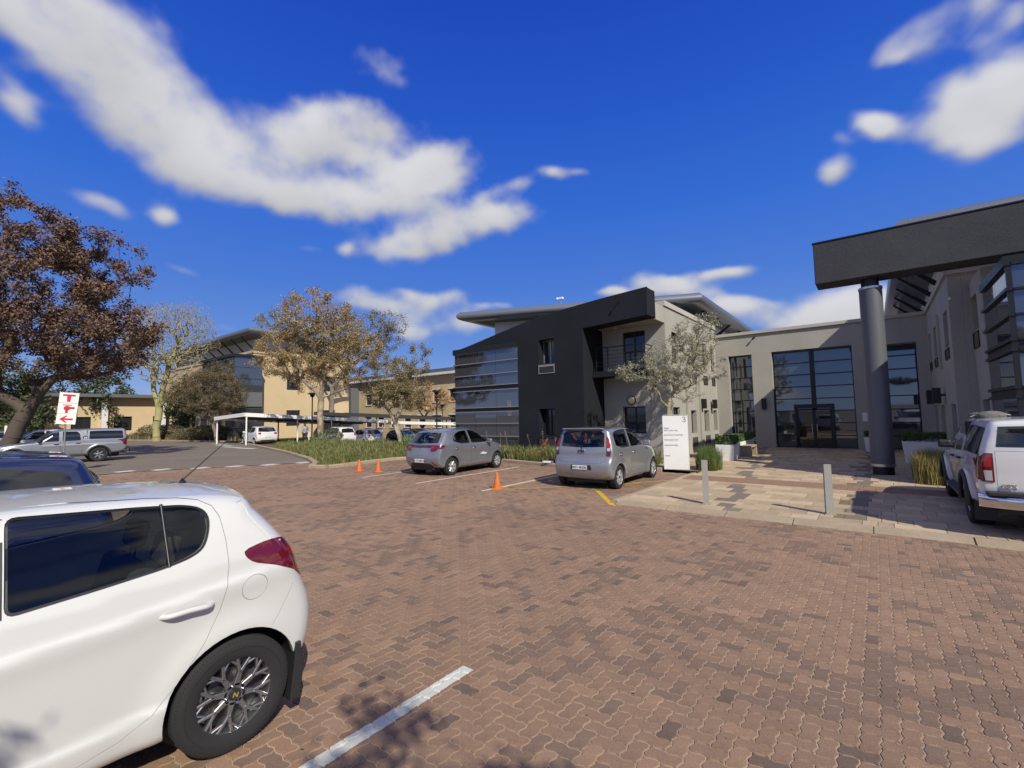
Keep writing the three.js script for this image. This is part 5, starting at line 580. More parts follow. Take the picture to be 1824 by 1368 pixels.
// silver hatchback with a dark light band
const winR1 = [[0.08, 1.1], [0.1, 1.17], [0.3, 1.34], [0.55, 1.41], [0.93, 1.435], [0.93, 1.0], [0.45, 1.0]], winF1 = [[1.0, 1.0], [1.0, 1.437], [1.25, 1.425], [1.6, 1.28], [1.9, 1.07], [1.97, 0.99]];
const gSpec = {
  len: 3.82, W: 0.845, H: 1.5, bottom: 0.21, wb: 2.45, h: 0.045, range: [-0.68, 3.16], hollow: true, cabin: [-0.3, 2.2], seats: [1.25, 0.38],
  prof: [[-0.55, 0.3], [-0.645, 0.42], [-0.675, 0.58], [-0.655, 0.74], [-0.625, 0.9], [-0.6, 1.02], [-0.42, 1.22], [-0.25, 1.38], [-0.2, 1.43], [0.0, 1.463], [0.4, 1.49], [0.9, 1.492], [1.25, 1.46], [1.6, 1.35], [2.0, 1.13], [2.25, 1.02], [2.7, 0.95], [2.98, 0.84], [3.1, 0.7], [3.15, 0.5], [3.1, 0.3], [3.0, 0.22], [2.0, 0.21], [1.0, 0.21], [0.2, 0.21], [-0.3, 0.24]],
  belt: [[-0.7, 0.96], [-0.2, 1.0], [0.3, 0.98], [1.0, 0.95], [2.0, 0.94], [3.2, 0.82]],
  plan: [[-0.7, 0.93], [-0.4, 0.97], [0.1, 1.0], [1.0, 0.985], [2.1, 0.99], [2.6, 0.96], [2.95, 0.86], [3.15, 0.7]],
  lower: [[0.2, 0.9], [0.3, 0.945], [0.45, 0.965], [0.65, 0.975], [0.8, 1.0], [0.92, 1.0], [1.0, 0.985]], tumble: 0.34, tumble2: 0.3, crown: 0.04, rearCurve: 0.13, frontCurve: 0.4, k: 0.085, mid: 1.2,
  crease: [[[[-0.3, 0.86], [0.5, 0.83], [1.4, 0.8], [2.3, 0.78]], 0.013, 0.06], [[[0.2, 0.46], [1.0, 0.38], [2.2, 0.42]], 0.014, 0.07]], flare: [[0, 0.29, 0.35, 0.024], [2.45, 0.29, 0.35, 0.022]], flareW: 0.09, archR: 0.335, archUp: 0.012,
  wheel: { R: 0.29, w: 0.18, rim: 0.19, style: 'spoke', n: 8, sw: 0.24, sw2: 0.3, mat: std(0.62, 0.63, 0.65, 0.35, 0.6) },
  doors: [{ name: 'rear', sides: [1], poly: [[0.965, 0.27], [0.965, 1.47], [0.5, 1.46], [0.25, 1.36], [0.02, 1.16], [0.03, 1.04], [0.1, 0.85], [0.26, 0.62], [0.42, 0.42], [0.55, 0.27]], handle: [0.2, 0.86, 0.17] }, { name: 'front', sides: [1], poly: [[0.975, 0.27], [0.975, 1.47], [1.3, 1.45], [1.65, 1.3], [2.02, 1.02], [2.04, 0.75], [1.98, 0.27]], handle: [1.12, 0.845, 0.17] }], handleMat: M.chrome,
  windows: [{ on: 'rear', sides: [1], poly: winR1 }, { on: 'body', sides: [-1], poly: winR1 }, { on: 'front', sides: [1], poly: winF1 }, { on: 'body', sides: [-1], poly: winF1 }],
  rearGlass: [[-0.67, 1.06], [-0.6, 1.3], [-0.54, 1.39], [0, 1.41], [0.54, 1.39], [0.6, 1.3], [0.67, 1.06], [0, 1.03]],
  hatch: { poly: [[-0.69, 0.84], [-0.71, 1.05], [-0.62, 1.43], [0.62, 1.43], [0.71, 1.05], [0.69, 0.84], [0.55, 0.66], [-0.55, 0.66]], depth: 0.55 }, frontGlass: [[-0.62, 1.02], [-0.48, 1.38], [0.48, 1.38], [0.62, 1.02]],
  patches: [['light_band', [[-0.44, 0.915], [-0.44, 0.998], [0.44, 0.998], [0.44, 0.915]], 'rear', 0.005, phys(0.045, 0.008, 0.012, { roughness: 0.15, clearcoat: 1 })],
    ['taillight', [[0.442, 0.83], [0.442, 0.997], [0.62, 1.0], [0.755, 0.985], [0.74, 0.91], [0.62, 0.81], [0.48, 0.79]], 'rear', 0.006, M.darkRedLamp, { sides: [-1, 1] }], ['brake_lamp', [[0.45, 0.87], [0.46, 0.965], [0.58, 0.97], [0.56, 0.87]], 'rear', 0.009, M.redLamp, { sides: [-1, 1] }],
    ['taillight_wing', [[-0.545, 0.9], [-0.545, 0.99], [-0.4, 0.992], [-0.3, 0.98], [-0.42, 0.9], [-0.5, 0.87]], 'side', 0.006, M.darkRedLamp, { sides: [-1, 1] }],
    ['reflector', [[0.52, 0.49], [0.66, 0.36], [0.6, 0.36], [0.47, 0.47]], 'rear', 0.006, M.redLamp, { sides: [-1, 1] }],
    ['diffuser', [[-0.52, 0.33], [-0.4, 0.42], [0.4, 0.42], [0.52, 0.33], [0.4, 0.27], [-0.4, 0.27]], 'rear', 0.006, M.plasticBlack],
    ['headlight', [[2.62, 0.78], [2.7, 0.86], [2.95, 0.8], [3.02, 0.68], [2.85, 0.68]], 'side', 0.005, M.clearLamp, { sides: [-1, 1] }],
    ['door_scratch', [[1.45, 0.6], [1.62, 0.66], [1.8, 0.62], [1.86, 0.58], [1.7, 0.57]], 'side', 0.0005, std(0.7, 0.71, 0.73, 0.5), { sides: [1], skirt: 0 }]],
};
const car1 = buildCar(gSpec, 'hatchback', 'silver hatchback with a dark band joining its taillights, parked between cone and small van-like car', [-11.78, 0, -10.62], Math.PI / 2 + 0.06, silverPaint);
car1.car.userData.label = 'silver hatchback with wide dark light band across its tailgate, left of the orange cone';
{ const { car, f } = car1; plateOn(car, surfX(f, 0.5, 0) - 0.002, 0.5, 'JX 75 MM GP', 0.44, 0.11); mirrors(car, f, 1.86, 1.0, silverPaint); const e = new THREE.TorusGeometry(0.045, 0.007, 6, 20); e.scale(1.3, 0.8, 1); e.rotateY(Math.PI / 2); e.translate(surfX(f, 0.87, 0) - 0.006, 0.87, 0); part('badge', clean(e), M.chrome, car); part('wiper', bar([surfX(f, 1.04, 0) - 0.012, 1.05, 0], [surfX(f, 1.07, -0.3) - 0.012, 1.07, -0.3], 0.008), M.plasticBlack, car); part('exhaust_shield', box(-0.5, -0.2, 0.2, 0.3, -0.5, 0.5, 0.03), M.plasticBlack, car); }

// tall silver hatchback with upright tailgate
const winR2 = [[-0.16, 1.1], [-0.13, 1.36], [-0.02, 1.44], [0.3, 1.475], [0.76, 1.485], [0.72, 1.02], [0.2, 1.02]], winF2 = [[0.8, 1.02], [0.84, 1.487], [1.15, 1.465], [1.5, 1.32], [1.83, 1.08], [1.88, 1.02]];
const sSpec = {
  len: 3.62, W: 0.84, H: 1.55, bottom: 0.2, wb: 2.43, h: 0.045, range: [-0.6, 3.05], hollow: true, cabin: [-0.35, 2.15], seats: [1.2, 0.25],
  prof: [[-0.48, 0.28], [-0.565, 0.4], [-0.595, 0.55], [-0.585, 0.68], [-0.53, 0.8], [-0.51, 1.0], [-0.44, 1.25], [-0.36, 1.44], [-0.33, 1.5], [-0.1, 1.535], [0.4, 1.552], [0.85, 1.545], [1.2, 1.5], [1.55, 1.37], [1.9, 1.13], [2.1, 1.03], [2.55, 0.97], [2.85, 0.86], [2.98, 0.7], [3.03, 0.5], [2.99, 0.3], [2.9, 0.2], [2.0, 0.19], [1.0, 0.19], [0.2, 0.19], [-0.25, 0.22]],
  belt: [[-0.7, 1.0], [-0.2, 1.03], [0.5, 1.0], [1.0, 0.98], [2.0, 0.96], [3.1, 0.84]],
  plan: [[-0.65, 0.95], [-0.4, 0.985], [0, 1.0], [1.0, 0.985], [2.1, 0.99], [2.5, 0.96], [2.85, 0.86], [3.05, 0.7]],
  lower: [[0.18, 0.93], [0.28, 0.97], [0.4, 0.97], [0.6, 0.985], [0.8, 1.0], [0.92, 1.0], [1.0, 0.985]], tumble: 0.24, tumble2: 0.22, crown: 0.04, rearCurve: 0.11, frontCurve: 0.4, k: 0.085, mid: 1.1,
  crease: [[[[0.3, 0.36], [1.0, 0.32], [2.0, 0.34]], 0.02, 0.06]], flare: [[0, 0.295, 0.36, 0.026], [2.43, 0.295, 0.36, 0.024]], flareW: 0.09, archR: 0.34, archUp: 0.01,
  wheel: { R: 0.295, w: 0.18, rim: 0.2, style: 'spoke', n: 7, sw: 0.22, sw2: 0.34, mat: std(0.7, 0.71, 0.73, 0.3, 0.7) },
  doors: [{ name: 'rear', sides: [1], poly: [[0.75, 0.28], [0.79, 1.52], [0.3, 1.51], [0.0, 1.475], [-0.16, 1.39], [-0.2, 1.1], [-0.02, 0.98], [0.06, 0.86], [0.25, 0.66], [0.4, 0.45], [0.46, 0.28]], handle: [0.1, 0.86, 0.16] }, { name: 'front', sides: [1], poly: [[0.76, 0.28], [0.8, 1.52], [1.2, 1.5], [1.58, 1.34], [1.94, 1.06], [1.96, 0.75], [1.93, 0.28]], handle: [0.95, 0.87, 0.16] }], handleMat: M.chrome,
  windows: [{ on: 'rear', sides: [1], poly: winR2 }, { on: 'body', sides: [-1], poly: winR2 }, { on: 'front', sides: [1], poly: winF2 }, { on: 'body', sides: [-1], poly: winF2 }],
  rearGlass: [[-0.63, 1.06], [-0.6, 1.4], [-0.5, 1.47], [0, 1.485], [0.5, 1.47], [0.6, 1.4], [0.63, 1.06], [0, 1.04]],
  hatch: { poly: [[-0.67, 0.72], [-0.68, 1.06], [-0.62, 1.49], [0.62, 1.49], [0.68, 1.06], [0.67, 0.72], [0.45, 0.66], [-0.45, 0.66]], depth: 0.5 }, frontGlass: [[-0.62, 1.03], [-0.52, 1.42], [0.52, 1.42], [0.62, 1.03]],
  patches: [['taillight', [[0.685, 0.85], [0.682, 1.05], [0.645, 1.32], [0.7, 1.3], [0.765, 1.12], [0.79, 0.95], [0.775, 0.84]], 'rear', 0.008, M.plasticBlack, { sides: [-1, 1] }], ['brake_lamp', [[0.69, 1.08], [0.665, 1.29], [0.7, 1.27], [0.752, 1.12], [0.758, 1.06]], 'rear', 0.013, M.redLamp, { sides: [-1, 1], rnd: 2 }], ['reverse_lamp', [[0.697, 0.97], [0.695, 1.05], [0.762, 1.045], [0.77, 0.97]], 'rear', 0.013, M.clearLamp, { sides: [-1, 1] }], ['fog_lamp', [[0.7, 0.865], [0.7, 0.955], [0.77, 0.955], [0.765, 0.865]], 'rear', 0.013, M.darkRedLamp, { sides: [-1, 1], rnd: 2 }],
    ['bumper_insert', [[-0.55, 0.38], [0.55, 0.38], [0.5, 0.3], [-0.5, 0.3]], 'rear', 0.004, silverPaint2],
    ['plate_recess', [[-0.27, 0.5], [-0.25, 0.62], [0.3, 0.62], [0.32, 0.5]], 'rear', 0.002, M.plasticBlack],
    ['headlight', [[2.5, 0.8], [2.55, 0.9], [2.8, 0.84], [2.9, 0.7], [2.7, 0.7]], 'side', 0.005, M.clearLamp, { sides: [-1, 1] }]],
};
const car2 = buildCar(sSpec, 'hatchback', 'tall silver hatchback with upright tailgate and rear wiper, parked beside the white entrance sign', [-6.02, 0, -10.9], Math.PI / 2 + 0.03, silverPaint2);
{ const { car, f } = car2; plateOn(car, surfX(f, 0.56, 0) - 0.004, 0.56, 'ND1 40296', 0.42, 0.105); mirrors(car, f, 1.8, 1.03, silverPaint2);
  part('wiper', [bar([surfX(f, 1.02, 0) - 0.02, 1.0, 0.02], [surfX(f, 1.1, 0.05) - 0.02, 1.09, 0.06], 0.012), bar([surfX(f, 1.1, 0.05) - 0.02, 1.09, 0.06], [surfX(f, 1.12, -0.3) - 0.016, 1.12, -0.3], 0.009)], M.plasticBlack, car);
  const e = new RoundedBoxGeometry(0.03, 0.09, 0.2, 3, 0.014); e.translate(surfX(f, 0.96, 0) - 0.008, 0.96, 0.02); part('tailgate_handle', e, M.chrome, car); const b = new THREE.TorusGeometry(0.035, 0.008, 6, 20); b.scale(1.3, 0.8, 1); b.rotateY(Math.PI / 2); b.translate(surfX(f, 0.96, 0) - 0.026, 0.965, 0.02); part('badge', clean(b), M.alloyDark, car);
  const sp = new RoundedBoxGeometry(0.18, 0.035, 1.14, 3, 0.016); sp.rotateZ(-0.1); sp.translate(-0.34, 1.515, 0); part('roof_spoiler', sp, silverPaint2, car); part('aerial', [bar([0.02, 1.53, 0], [0.0, 1.57, 0], 0.012), bar([0.02, 1.55, 0], [-0.16, 1.69, 0], 0.004)], M.plasticBlack, car); }

// white double cab pickup with canopy
const wP = phys(0.66, 0.665, 0.66, { roughness: 0.42, clearcoat: 1, clearcoatRoughness: 0.04 });
const pw = (x0, x1) => inBox(x0, x1, 1.13, 1.55);
const pSpec = {
  len: 4.95, W: 0.885, H: 1.7, bottom: 0.36, wb: 2.95, h: 0.05, range: [-1.18, 3.75], hollow: false,
  prof: [[-1.0, 0.5], [-1.12, 0.62], [-1.14, 0.9], [-1.14, 1.15], [-1.12, 1.4], [-1.08, 1.6], [-1.0, 1.65], [-0.6, 1.665], [0.3, 1.67], [0.5, 1.665], [0.62, 1.655], [1.0, 1.66], [1.45, 1.63], [1.75, 1.53], [2.1, 1.28], [2.35, 1.1], [2.8, 1.04], [3.3, 0.98], [3.6, 0.88], [3.72, 0.7], [3.73, 0.5], [3.6, 0.4], [2.5, 0.36], [1.2, 0.36], [0, 0.38], [-0.6, 0.42]],
  belt: [[-1.2, 1.08], [0.5, 1.08], [1.5, 1.06], [2.3, 1.03], [3.8, 0.9]], plan: [[-1.2, 0.95], [-0.9, 0.97], [0, 0.98], [0.6, 0.97], [2.2, 0.98], [2.9, 0.98], [3.4, 0.93], [3.75, 0.75]],
  lower: [[0.3, 0.93], [0.4, 0.97], [0.6, 1.0], [0.85, 1.0], [1.0, 0.985]], tumble: 0.2, tumble2: 0.15, crown: 0.05, rearCurve: 0.06, frontCurve: 0.3, k: 0.08, mid: 1.3,
  crease: [[[[-1.0, 0.88], [0.5, 0.9], [2.2, 0.88]], 0.012, 0.07]], flare: [[0, 0.37, 0.43, 0.05], [2.95, 0.37, 0.43, 0.05]], flareW: 0.06, archR: 0.4, archUp: 0.02,
  wheel: { R: 0.365, w: 0.25, rim: 0.215, style: 'spoke', n: 6, sw: 0.25, sw2: 0.36, mat: M.alloy }, wheelIn: 0.0,
  doors: [{ name: 'rear', sides: [-1], poly: [[1.4, 0.44], [1.4, 1.6], [0.75, 1.6], [0.6, 1.45], [0.55, 1.05], [0.58, 0.8], [0.66, 0.44]] }, { name: 'front', sides: [-1], poly: [[1.41, 0.44], [1.41, 1.6], [1.75, 1.5], [2.1, 1.25], [2.36, 1.04], [2.38, 0.75], [2.3, 0.44]] }],
  windows: [{ on: 'x', poly: [[-0.95, 1.14], [-0.92, 1.53], [-0.1, 1.55], [0.36, 1.54], [0.38, 1.14]] }, { on: 'rear', poly: [[0.68, 1.1], [0.72, 1.42], [0.82, 1.54], [1.34, 1.55], [1.34, 1.08]] }, { on: 'front', poly: [[1.46, 1.08], [1.46, 1.54], [1.72, 1.46], [2.0, 1.26], [2.2, 1.07]] }],
  rearGlass: [[-0.66, 1.27], [-0.62, 1.55], [0, 1.57], [0.62, 1.55], [0.66, 1.27]], hatch: { poly: [[-0.68, 0.66], [-0.68, 1.215], [0.68, 1.215], [0.68, 0.66]], depth: 0.2 }, frontGlass: [[-0.68, 1.12], [-0.58, 1.52], [0.58, 1.52], [0.68, 1.12]],
  patches: [['taillight', [[0.7, 0.78], [0.7, 1.18], [0.78, 1.18], [0.85, 1.08], [0.86, 0.85], [0.82, 0.78]], 'rear', 0.012, M.darkRedLamp, { sides: [-1, 1] }], ['taillight_wing', [[-1.06, 0.8], [-1.06, 1.12], [-0.98, 1.16], [-0.93, 1.05], [-0.98, 0.82]], 'side', 0.012, M.darkRedLamp, { sides: [-1, 1] }], ['brake_lamp', [[0.72, 0.99], [0.72, 1.16], [0.77, 1.16], [0.81, 1.06], [0.81, 0.99]], 'rear', 0.016, M.redLamp, { sides: [-1, 1] }], ['reverse_lamp', [[0.72, 0.8], [0.72, 0.94], [0.8, 0.94], [0.79, 0.8]], 'rear', 0.016, M.clearLamp, { sides: [-1, 1] }],
    ['headlight', [[3.3, 0.8], [3.35, 0.95], [3.6, 0.88], [3.66, 0.76]], 'side', 0.006, M.clearLamp, { sides: [-1, 1] }]],
};
function dressPickup(car, f, chromeBumper) {
  for (const wx of [0, 2.95]) for (const sd of [-1, 1]) { const t = new THREE.TorusGeometry(0.425, 0.045, 8, 32, Math.PI * 1.06); t.scale(1, 1, 0.75); t.rotateZ(-0.09); t.translate(wx, 0.375, sd * 0.912); part('wheel_arch_flare', clean(t), M.plasticBlack, car); }
  part('side_step', [box(0.55, 2.4, 0.33, 0.39, -0.93, -0.8, 0.02)], M.plasticBlack, car); part('side_step', [box(0.55, 2.4, 0.33, 0.39, 0.8, 0.93, 0.02)], M.plasticBlack, car);
  const bp = []; for (let i = -12; i <= 12; i++) bp.push([-1.24 + 0.16 * (Math.abs(i) / 12) ** 3, i / 12 * 0.88]);
  const pos = [], idx = []; const prof = [[0, 0.43], [-0.03, 0.45], [-0.035, 0.56], [-0.01, 0.6], [0.1, 0.62]]; bp.forEach(([x, z]) => prof.forEach(([a, y]) => pos.push(x + a, y, z))); const q = prof.length; for (let i = 0; i < bp.length - 1; i++) for (let j = 0; j < q - 1; j++) { const a = i * q + j; idx.push(a, a + 1, a + q, a + 1, a + q + 1, a + q); }
  part('rear_bumper', geom(pos, idx), chromeBumper ? M.chrome : silverPaint, car); part('bumper_step', box(-1.22, -1.0, 0.6, 0.655, -0.8, 0.8, 0.015), M.plasticBlack, car);
  part('tow_bar', [bar([-1.0, 0.42, 0], [-1.36, 0.42, 0], 0.03), bar([-1.34, 0.42, 0], [-1.34, 0.52, 0], 0.02), clean(new THREE.SphereGeometry(0.03, 10, 8).translate(-1.34, 0.53, 0))], M.plasticBlack, car);
  for (const [x, y] of [[0.78, 0.97], [1.55, 0.95]]) for (const sd of [-1, 1]) { const z = surfZ(f, x, y); part('handle', tube([[x - 0.09, y, sd * (z - 0.003)], [x - 0.05, y, sd * (z + 0.03)], [x + 0.05, y, sd * (z + 0.03)], [x + 0.09, y, sd * (z - 0.003)]], 0.016, 14, 8), M.plasticBlack, car); }
  for (const sd of [-1, 1]) part('canopy_joint', box(0.46, 0.475, 0.98, 1.6, sd > 0 ? 0.7 : -0.79, sd > 0 ? 0.79 : -0.7), M.trim, car);
  mirrors(car, f, 2.12, 1.1, M.plasticBlack); part('mud_flap', box(-0.48, -0.46, 0.14, 0.45, -0.86, -0.62), M.plasticBlack, car); part('mud_flap', box(-0.48, -0.46, 0.14, 0.45, 0.62, 0.86), M.plasticBlack, car);
}
const pick = buildCar(pSpec, 'pickup_truck', 'white double cab pickup with canopy and chrome rear bumper, parked by the entrance', [1.93, 0.055, -10.38], Math.PI / 2, wP);
dressPickup(pick.car, pick.f, true); pick.car.userData.category = 'pickup';
{ const t = text('SRX', 0.06, 0.006); t.rotateY(-Math.PI / 2); t.translate(surfX(pick.f, 0.74, 0.6) - 0.007, 0.7, -0.64); part('badge', t, M.chrome, pick.car);
  const tt = []; const r = rngOf(9); }
// silver pickup of the same kind, its canopy seen from the side
{ const c = pick.car.clone(); scene.add(c); c.name = numbered('pickup_truck'); c.position.set(-31.9, 0, -5.5); c.rotation.y = -Math.PI / 2 - 0.05; c.userData = { label: 'silver double cab pickup with long canopy window and tow hook under the brown tree', category: 'pickup' };
  c.traverse(m => { if (m.isMesh && (m.material === wP)) m.material = silverPaint2; if (m.name === 'rear_bumper') m.material = silverPaint2; }); for (const b of c.children.filter(m => m.name === 'badge')) c.remove(b);
  const rc = new THREE.CircleGeometry(0.1, 24); rc.rotateY(Math.PI); rc.translate(0.52, 1.22, -surfZ(pick.f, 0.52, 1.22) - 0.012); part('round_sticker', rc, M.plasticBlack, c); const t = text('20', 0.085, 0.002); const bb = t.boundingBox; t.translate(-(bb.max.x) / 2, -0.042, 0); t.rotateY(Math.PI); t.translate(0.52, 1.22, -surfZ(pick.f, 0.52, 1.22) - 0.013); part('sticker_number', t, M.white, c); }

// a plainer hatchback and a small people carrier for the cars further off; copies take other paint
const farWin = [{ on: 'x', poly: [[0.0, 1.06], [0.03, 1.25], [0.25, 1.37], [0.92, 1.41], [0.92, 0.98], [0.4, 1.0]] }, { on: 'x', poly: [[0.98, 0.98], [0.98, 1.41], [1.3, 1.39], [1.7, 1.23], [2.05, 0.98]] }];
const farSpec = { ...gSpec, h: 0.06, hollow: false, doors: [], hatch: null, windows: farWin, crease: [gSpec.crease[0]], patches: [['taillight', [[0.5, 0.84], [0.5, 1.0], [0.6, 1.01], [0.7, 0.98], [0.69, 0.85]], 'rear', 0.008, M.redLamp, { sides: [-1, 1] }], ['headlight', [[2.62, 0.74], [2.7, 0.84], [2.98, 0.8], [3.04, 0.68]], 'side', 0.006, M.clearLamp, { sides: [-1, 1] }], ['grille', [[-0.5, 0.42], [-0.42, 0.62], [0.42, 0.62], [0.5, 0.42]], 'front', 0.006, M.plasticBlack], ['bumper_insert', [[-0.55, 0.32], [-0.5, 0.4], [0.5, 0.4], [0.55, 0.32]], 'rear', 0.006, M.plasticBlack]] };
const far1 = buildCar(farSpec, 'hatchback', 'white hatchback with red taillights reversed to the road under the carport corner post', [-38.0, 0, -17.3], 2.35, wP);
plateOn(far1.car, surfX(far1.f, 0.62, 0), 0.62, 'HX 42 ZN GP', 0.46, 0.11); mirrors(far1.car, far1.f, 1.9, 1.0, wP);
const mpvSpec = { ...farSpec, range: [-0.85, 3.3], wb: 2.6, H: 1.6, prof: [[-0.65, 0.3], [-0.75, 0.45], [-0.78, 0.6], [-0.74, 0.8], [-0.7, 1.0], [-0.6, 1.25], [-0.5, 1.45], [-0.45, 1.53], [-0.2, 1.57], [0.4, 1.6], [1.0, 1.6], [1.4, 1.54], [1.8, 1.36], [2.2, 1.12], [2.6, 1.02], [2.95, 0.9], [3.15, 0.72], [3.2, 0.5], [3.14, 0.3], [3.0, 0.22], [2.0, 0.2], [1.0, 0.2], [0, 0.2], [-0.4, 0.24]], windows: [{ on: 'x', poly: [[-0.4, 1.1], [-0.3, 1.42], [0.1, 1.49], [0.95, 1.51], [0.95, 1.02], [0, 1.05]] }, { on: 'x', poly: [[1.02, 1.02], [1.02, 1.51], [1.4, 1.47], [1.85, 1.26], [2.15, 1.02]] }], rearGlass: [[-0.58, 1.1], [-0.5, 1.42], [0, 1.46], [0.5, 1.42], [0.58, 1.1]], frontGlass: [[-0.62, 1.08], [-0.5, 1.5], [0.5, 1.5], [0.62, 1.08]], patches: [['taillight', [[0.56, 0.84], [0.54, 1.02], [0.6, 1.14], [0.66, 1.12], [0.72, 0.98], [0.7, 0.84]], 'rear', 0.008, M.redLamp, { sides: [-1, 1], rnd: 2 }], farSpec.patches[1], farSpec.patches[2]] };
const far2 = buildCar(mpvSpec, 'people_carrier', 'white people carrier with red corner taillights behind the mottled tree trunk', [-35.6, -0.12, -22.6], 2.2, wP);
far2.car.userData.category = 'car';
const repaint = (o, from, to) => o.traverse(m => { if (m.isMesh && m.material === from) m.material = to; });
function farCar(src, pos, turn, paint, label, from = wP) { const c = copyOf(src, pos, turn, label); repaint(c, from, paint); return c; }
// ---------------------------------------------------------------- far cars
far1.car.position.set(-38.85, -0.02, -16.95); far1.car.rotation.y = Math.PI - 0.06;
far2.car.position.set(-35.6, -0.32, -22.0); far2.car.rotation.y = Math.PI - 0.04;
farCar(far1.car, [-36.0, -0.5, -25.0], 0.04, wP, 'white hatchback facing out with its bonnet beside the people carrier');
farCar(far1.car, [-36.4, -0.66, -28.0], Math.PI, darkPaint, 'black hatchback in deep shade beneath the long carport', wP);
farCar(far2.car, [-36.6, -0.72, -30.8], Math.PI, darkPaint, 'black people carrier in deep shade at the far end of the carport', wP);
farCar(far2.car, [-41.5, 0, -5.6], -Math.PI / 2, wP, 'white tall car with dark windows parked behind the silver pickup', wP);
farCar(far1.car, [-52, 0, -4.2], -Math.PI / 2, silverPaint, 'silver hatchback in the far row below the leaning tree trunk', wP);
farCar(far1.car, [-55.5, 0, -2.2], -Math.PI / 2, bluePaint, 'small blue hatchback in the far row near a white post', wP);
farCar(far2.car, [-59, 0, -0.6], -Math.PI / 2, wP, 'white tall car at the end of the far row', wP);
farCar(far2.car, [-6.75, 0, -0.55], -Math.PI / 2 - 0.02, bluePaint, 'dark blue tall hatchback parked beyond the white hatchback', wP);
farCar(far1.car, [-10.4, 0, -1.2], -Math.PI / 2, bluePaint, 'dark blue hatchback two bays beyond the white hatchback', wP);

// ---------------------------------------------------------------- street things
const potWhite = rough([0.8, 0.8, 0.78], { vary: 0.05, scale: 0.6, bump: 0.001, seed: 95, roughness: 0.6 });
const concrete = rough([0.33, 0.32, 0.29], { vary: 0.16, scale: 1.2, bump: 0.003, seed: 91, grain: 0.12 });
// numbered sign board
{
  const s = thing('entrance_sign', 'white upright sign board numbered 3 with lines of grey lettering', 'sign', [-5.22, 0.03, -15.18], 0.3);
  part('front_panel', box(-0.38, 0.38, 0.04, 1.78, 0.12, 0.16, 0.004), potWhite, s); part('core', box(-0.36, 0.36, 0.02, 1.76, -0.12, 0.118), std(0.22, 0.17, 0.12, 0.6), s); part('back_panel', box(-0.38, 0.4, 0.0, 1.8, -0.16, -0.122, 0.004), whiteBoard, s); part('top_cap', box(-0.38, 0.38, 1.765, 1.79, -0.119, 0.16), frameDark, s);
  const t = (str, x, y, sz) => { const g = text(str, sz, 0.003, fontR); g.translate(x, y, 0.161); part('lettering', g, std(0.1, 0.1, 0.11, 0.6), s); };
  t('3', 0.22, 1.56, 0.17); t('Regus', -0.34, 1.35, 0.045); t('Work your way', -0.34, 1.275, 0.045); t('Just Done Properties', -0.34, 1.13, 0.045); t('Khanisdia Tech', -0.34, 0.97, 0.045); t('landmarkridge', -0.34, 0.8, 0.045); t('Asidio', -0.34, 0.46, 0.045);
}
{ const mk = (x, z, label) => { const b = thing('bollard', label, 'bollard', [x, 0.06, z], 0.25); const g = new THREE.BoxGeometry(0.115, 0.86, 0.115, 1, 6, 1); const p = g.attributes.position; for (let i = 0; i < p.count; i++) { const y = p.getY(i) + 0.43; const k = 1 - y * 0.06; p.setXYZ(i, p.getX(i) * k, y + (y > 0.85 ? p.getZ(i) * 0.25 : 0), p.getZ(i) * k); } g.computeVertexNormals(); part('post', metreUV(clean(g)), concrete, b); part('base_mortar', box(-0.09, 0.09, -0.02, 0.012, -0.09, 0.09, 0.006), concreteKerb, b); return b; }; mk(-2.79, -9.74, 'square concrete bollard on the patio kerb nearer the entrance sign'); mk(-0.76, -9.9, 'square concrete bollard on the patio kerb nearer the white pickup'); }
{ const orange = rough([0.62, 0.15, 0.035], { vary: 0.2, scale: 2, bump: 0.001, seed: 93, roughness: 0.6 }); const mk = (x, z, lean, label, group) => { const c = thing('traffic_cone', label, 'cone', [x, 0.004, z], lean * 3, group); part('base', box(-0.14, 0.14, 0, 0.03, -0.14, 0.14, 0.01), orange, c); part('cone', lathe([[0.105, 0.03], [0.1, 0.05], [0.028, 0.42], [0.022, 0.43], [0.012, 0.43]], 24), orange, c); part('band', lathe([[0.077, 0.17], [0.079, 0.172], [0.057, 0.28], [0.055, 0.28]], 24), std(0.5, 0.16, 0.06, 0.6), c); return c; }; mk(-14.75, -9.72, 0.1, 'orange traffic cone standing with its twin across the empty bay', 'cones across the empty bay'); mk(-13.98, -9.97, 0.4, 'orange traffic cone standing with its twin across the empty bay', 'cones across the empty bay'); mk(-7.88, -9.28, 0.2, 'single orange traffic cone at the end of the white and yellow lines'); }
{ const s = thing('litter_packet', 'white packet with a purple end lying on the kerb', 'litter', [-9.72, 0.13, -14.35], 0.1); part('packet', box(-0.17, 0.17, 0, 0.07, -0.07, 0.07, 0.01), M.white, s); part('packet_end', box(0.171, 0.22, 0, 0.07, -0.07, 0.07, 0.008), std(0.2, 0.12, 0.4, 0.6), s); }
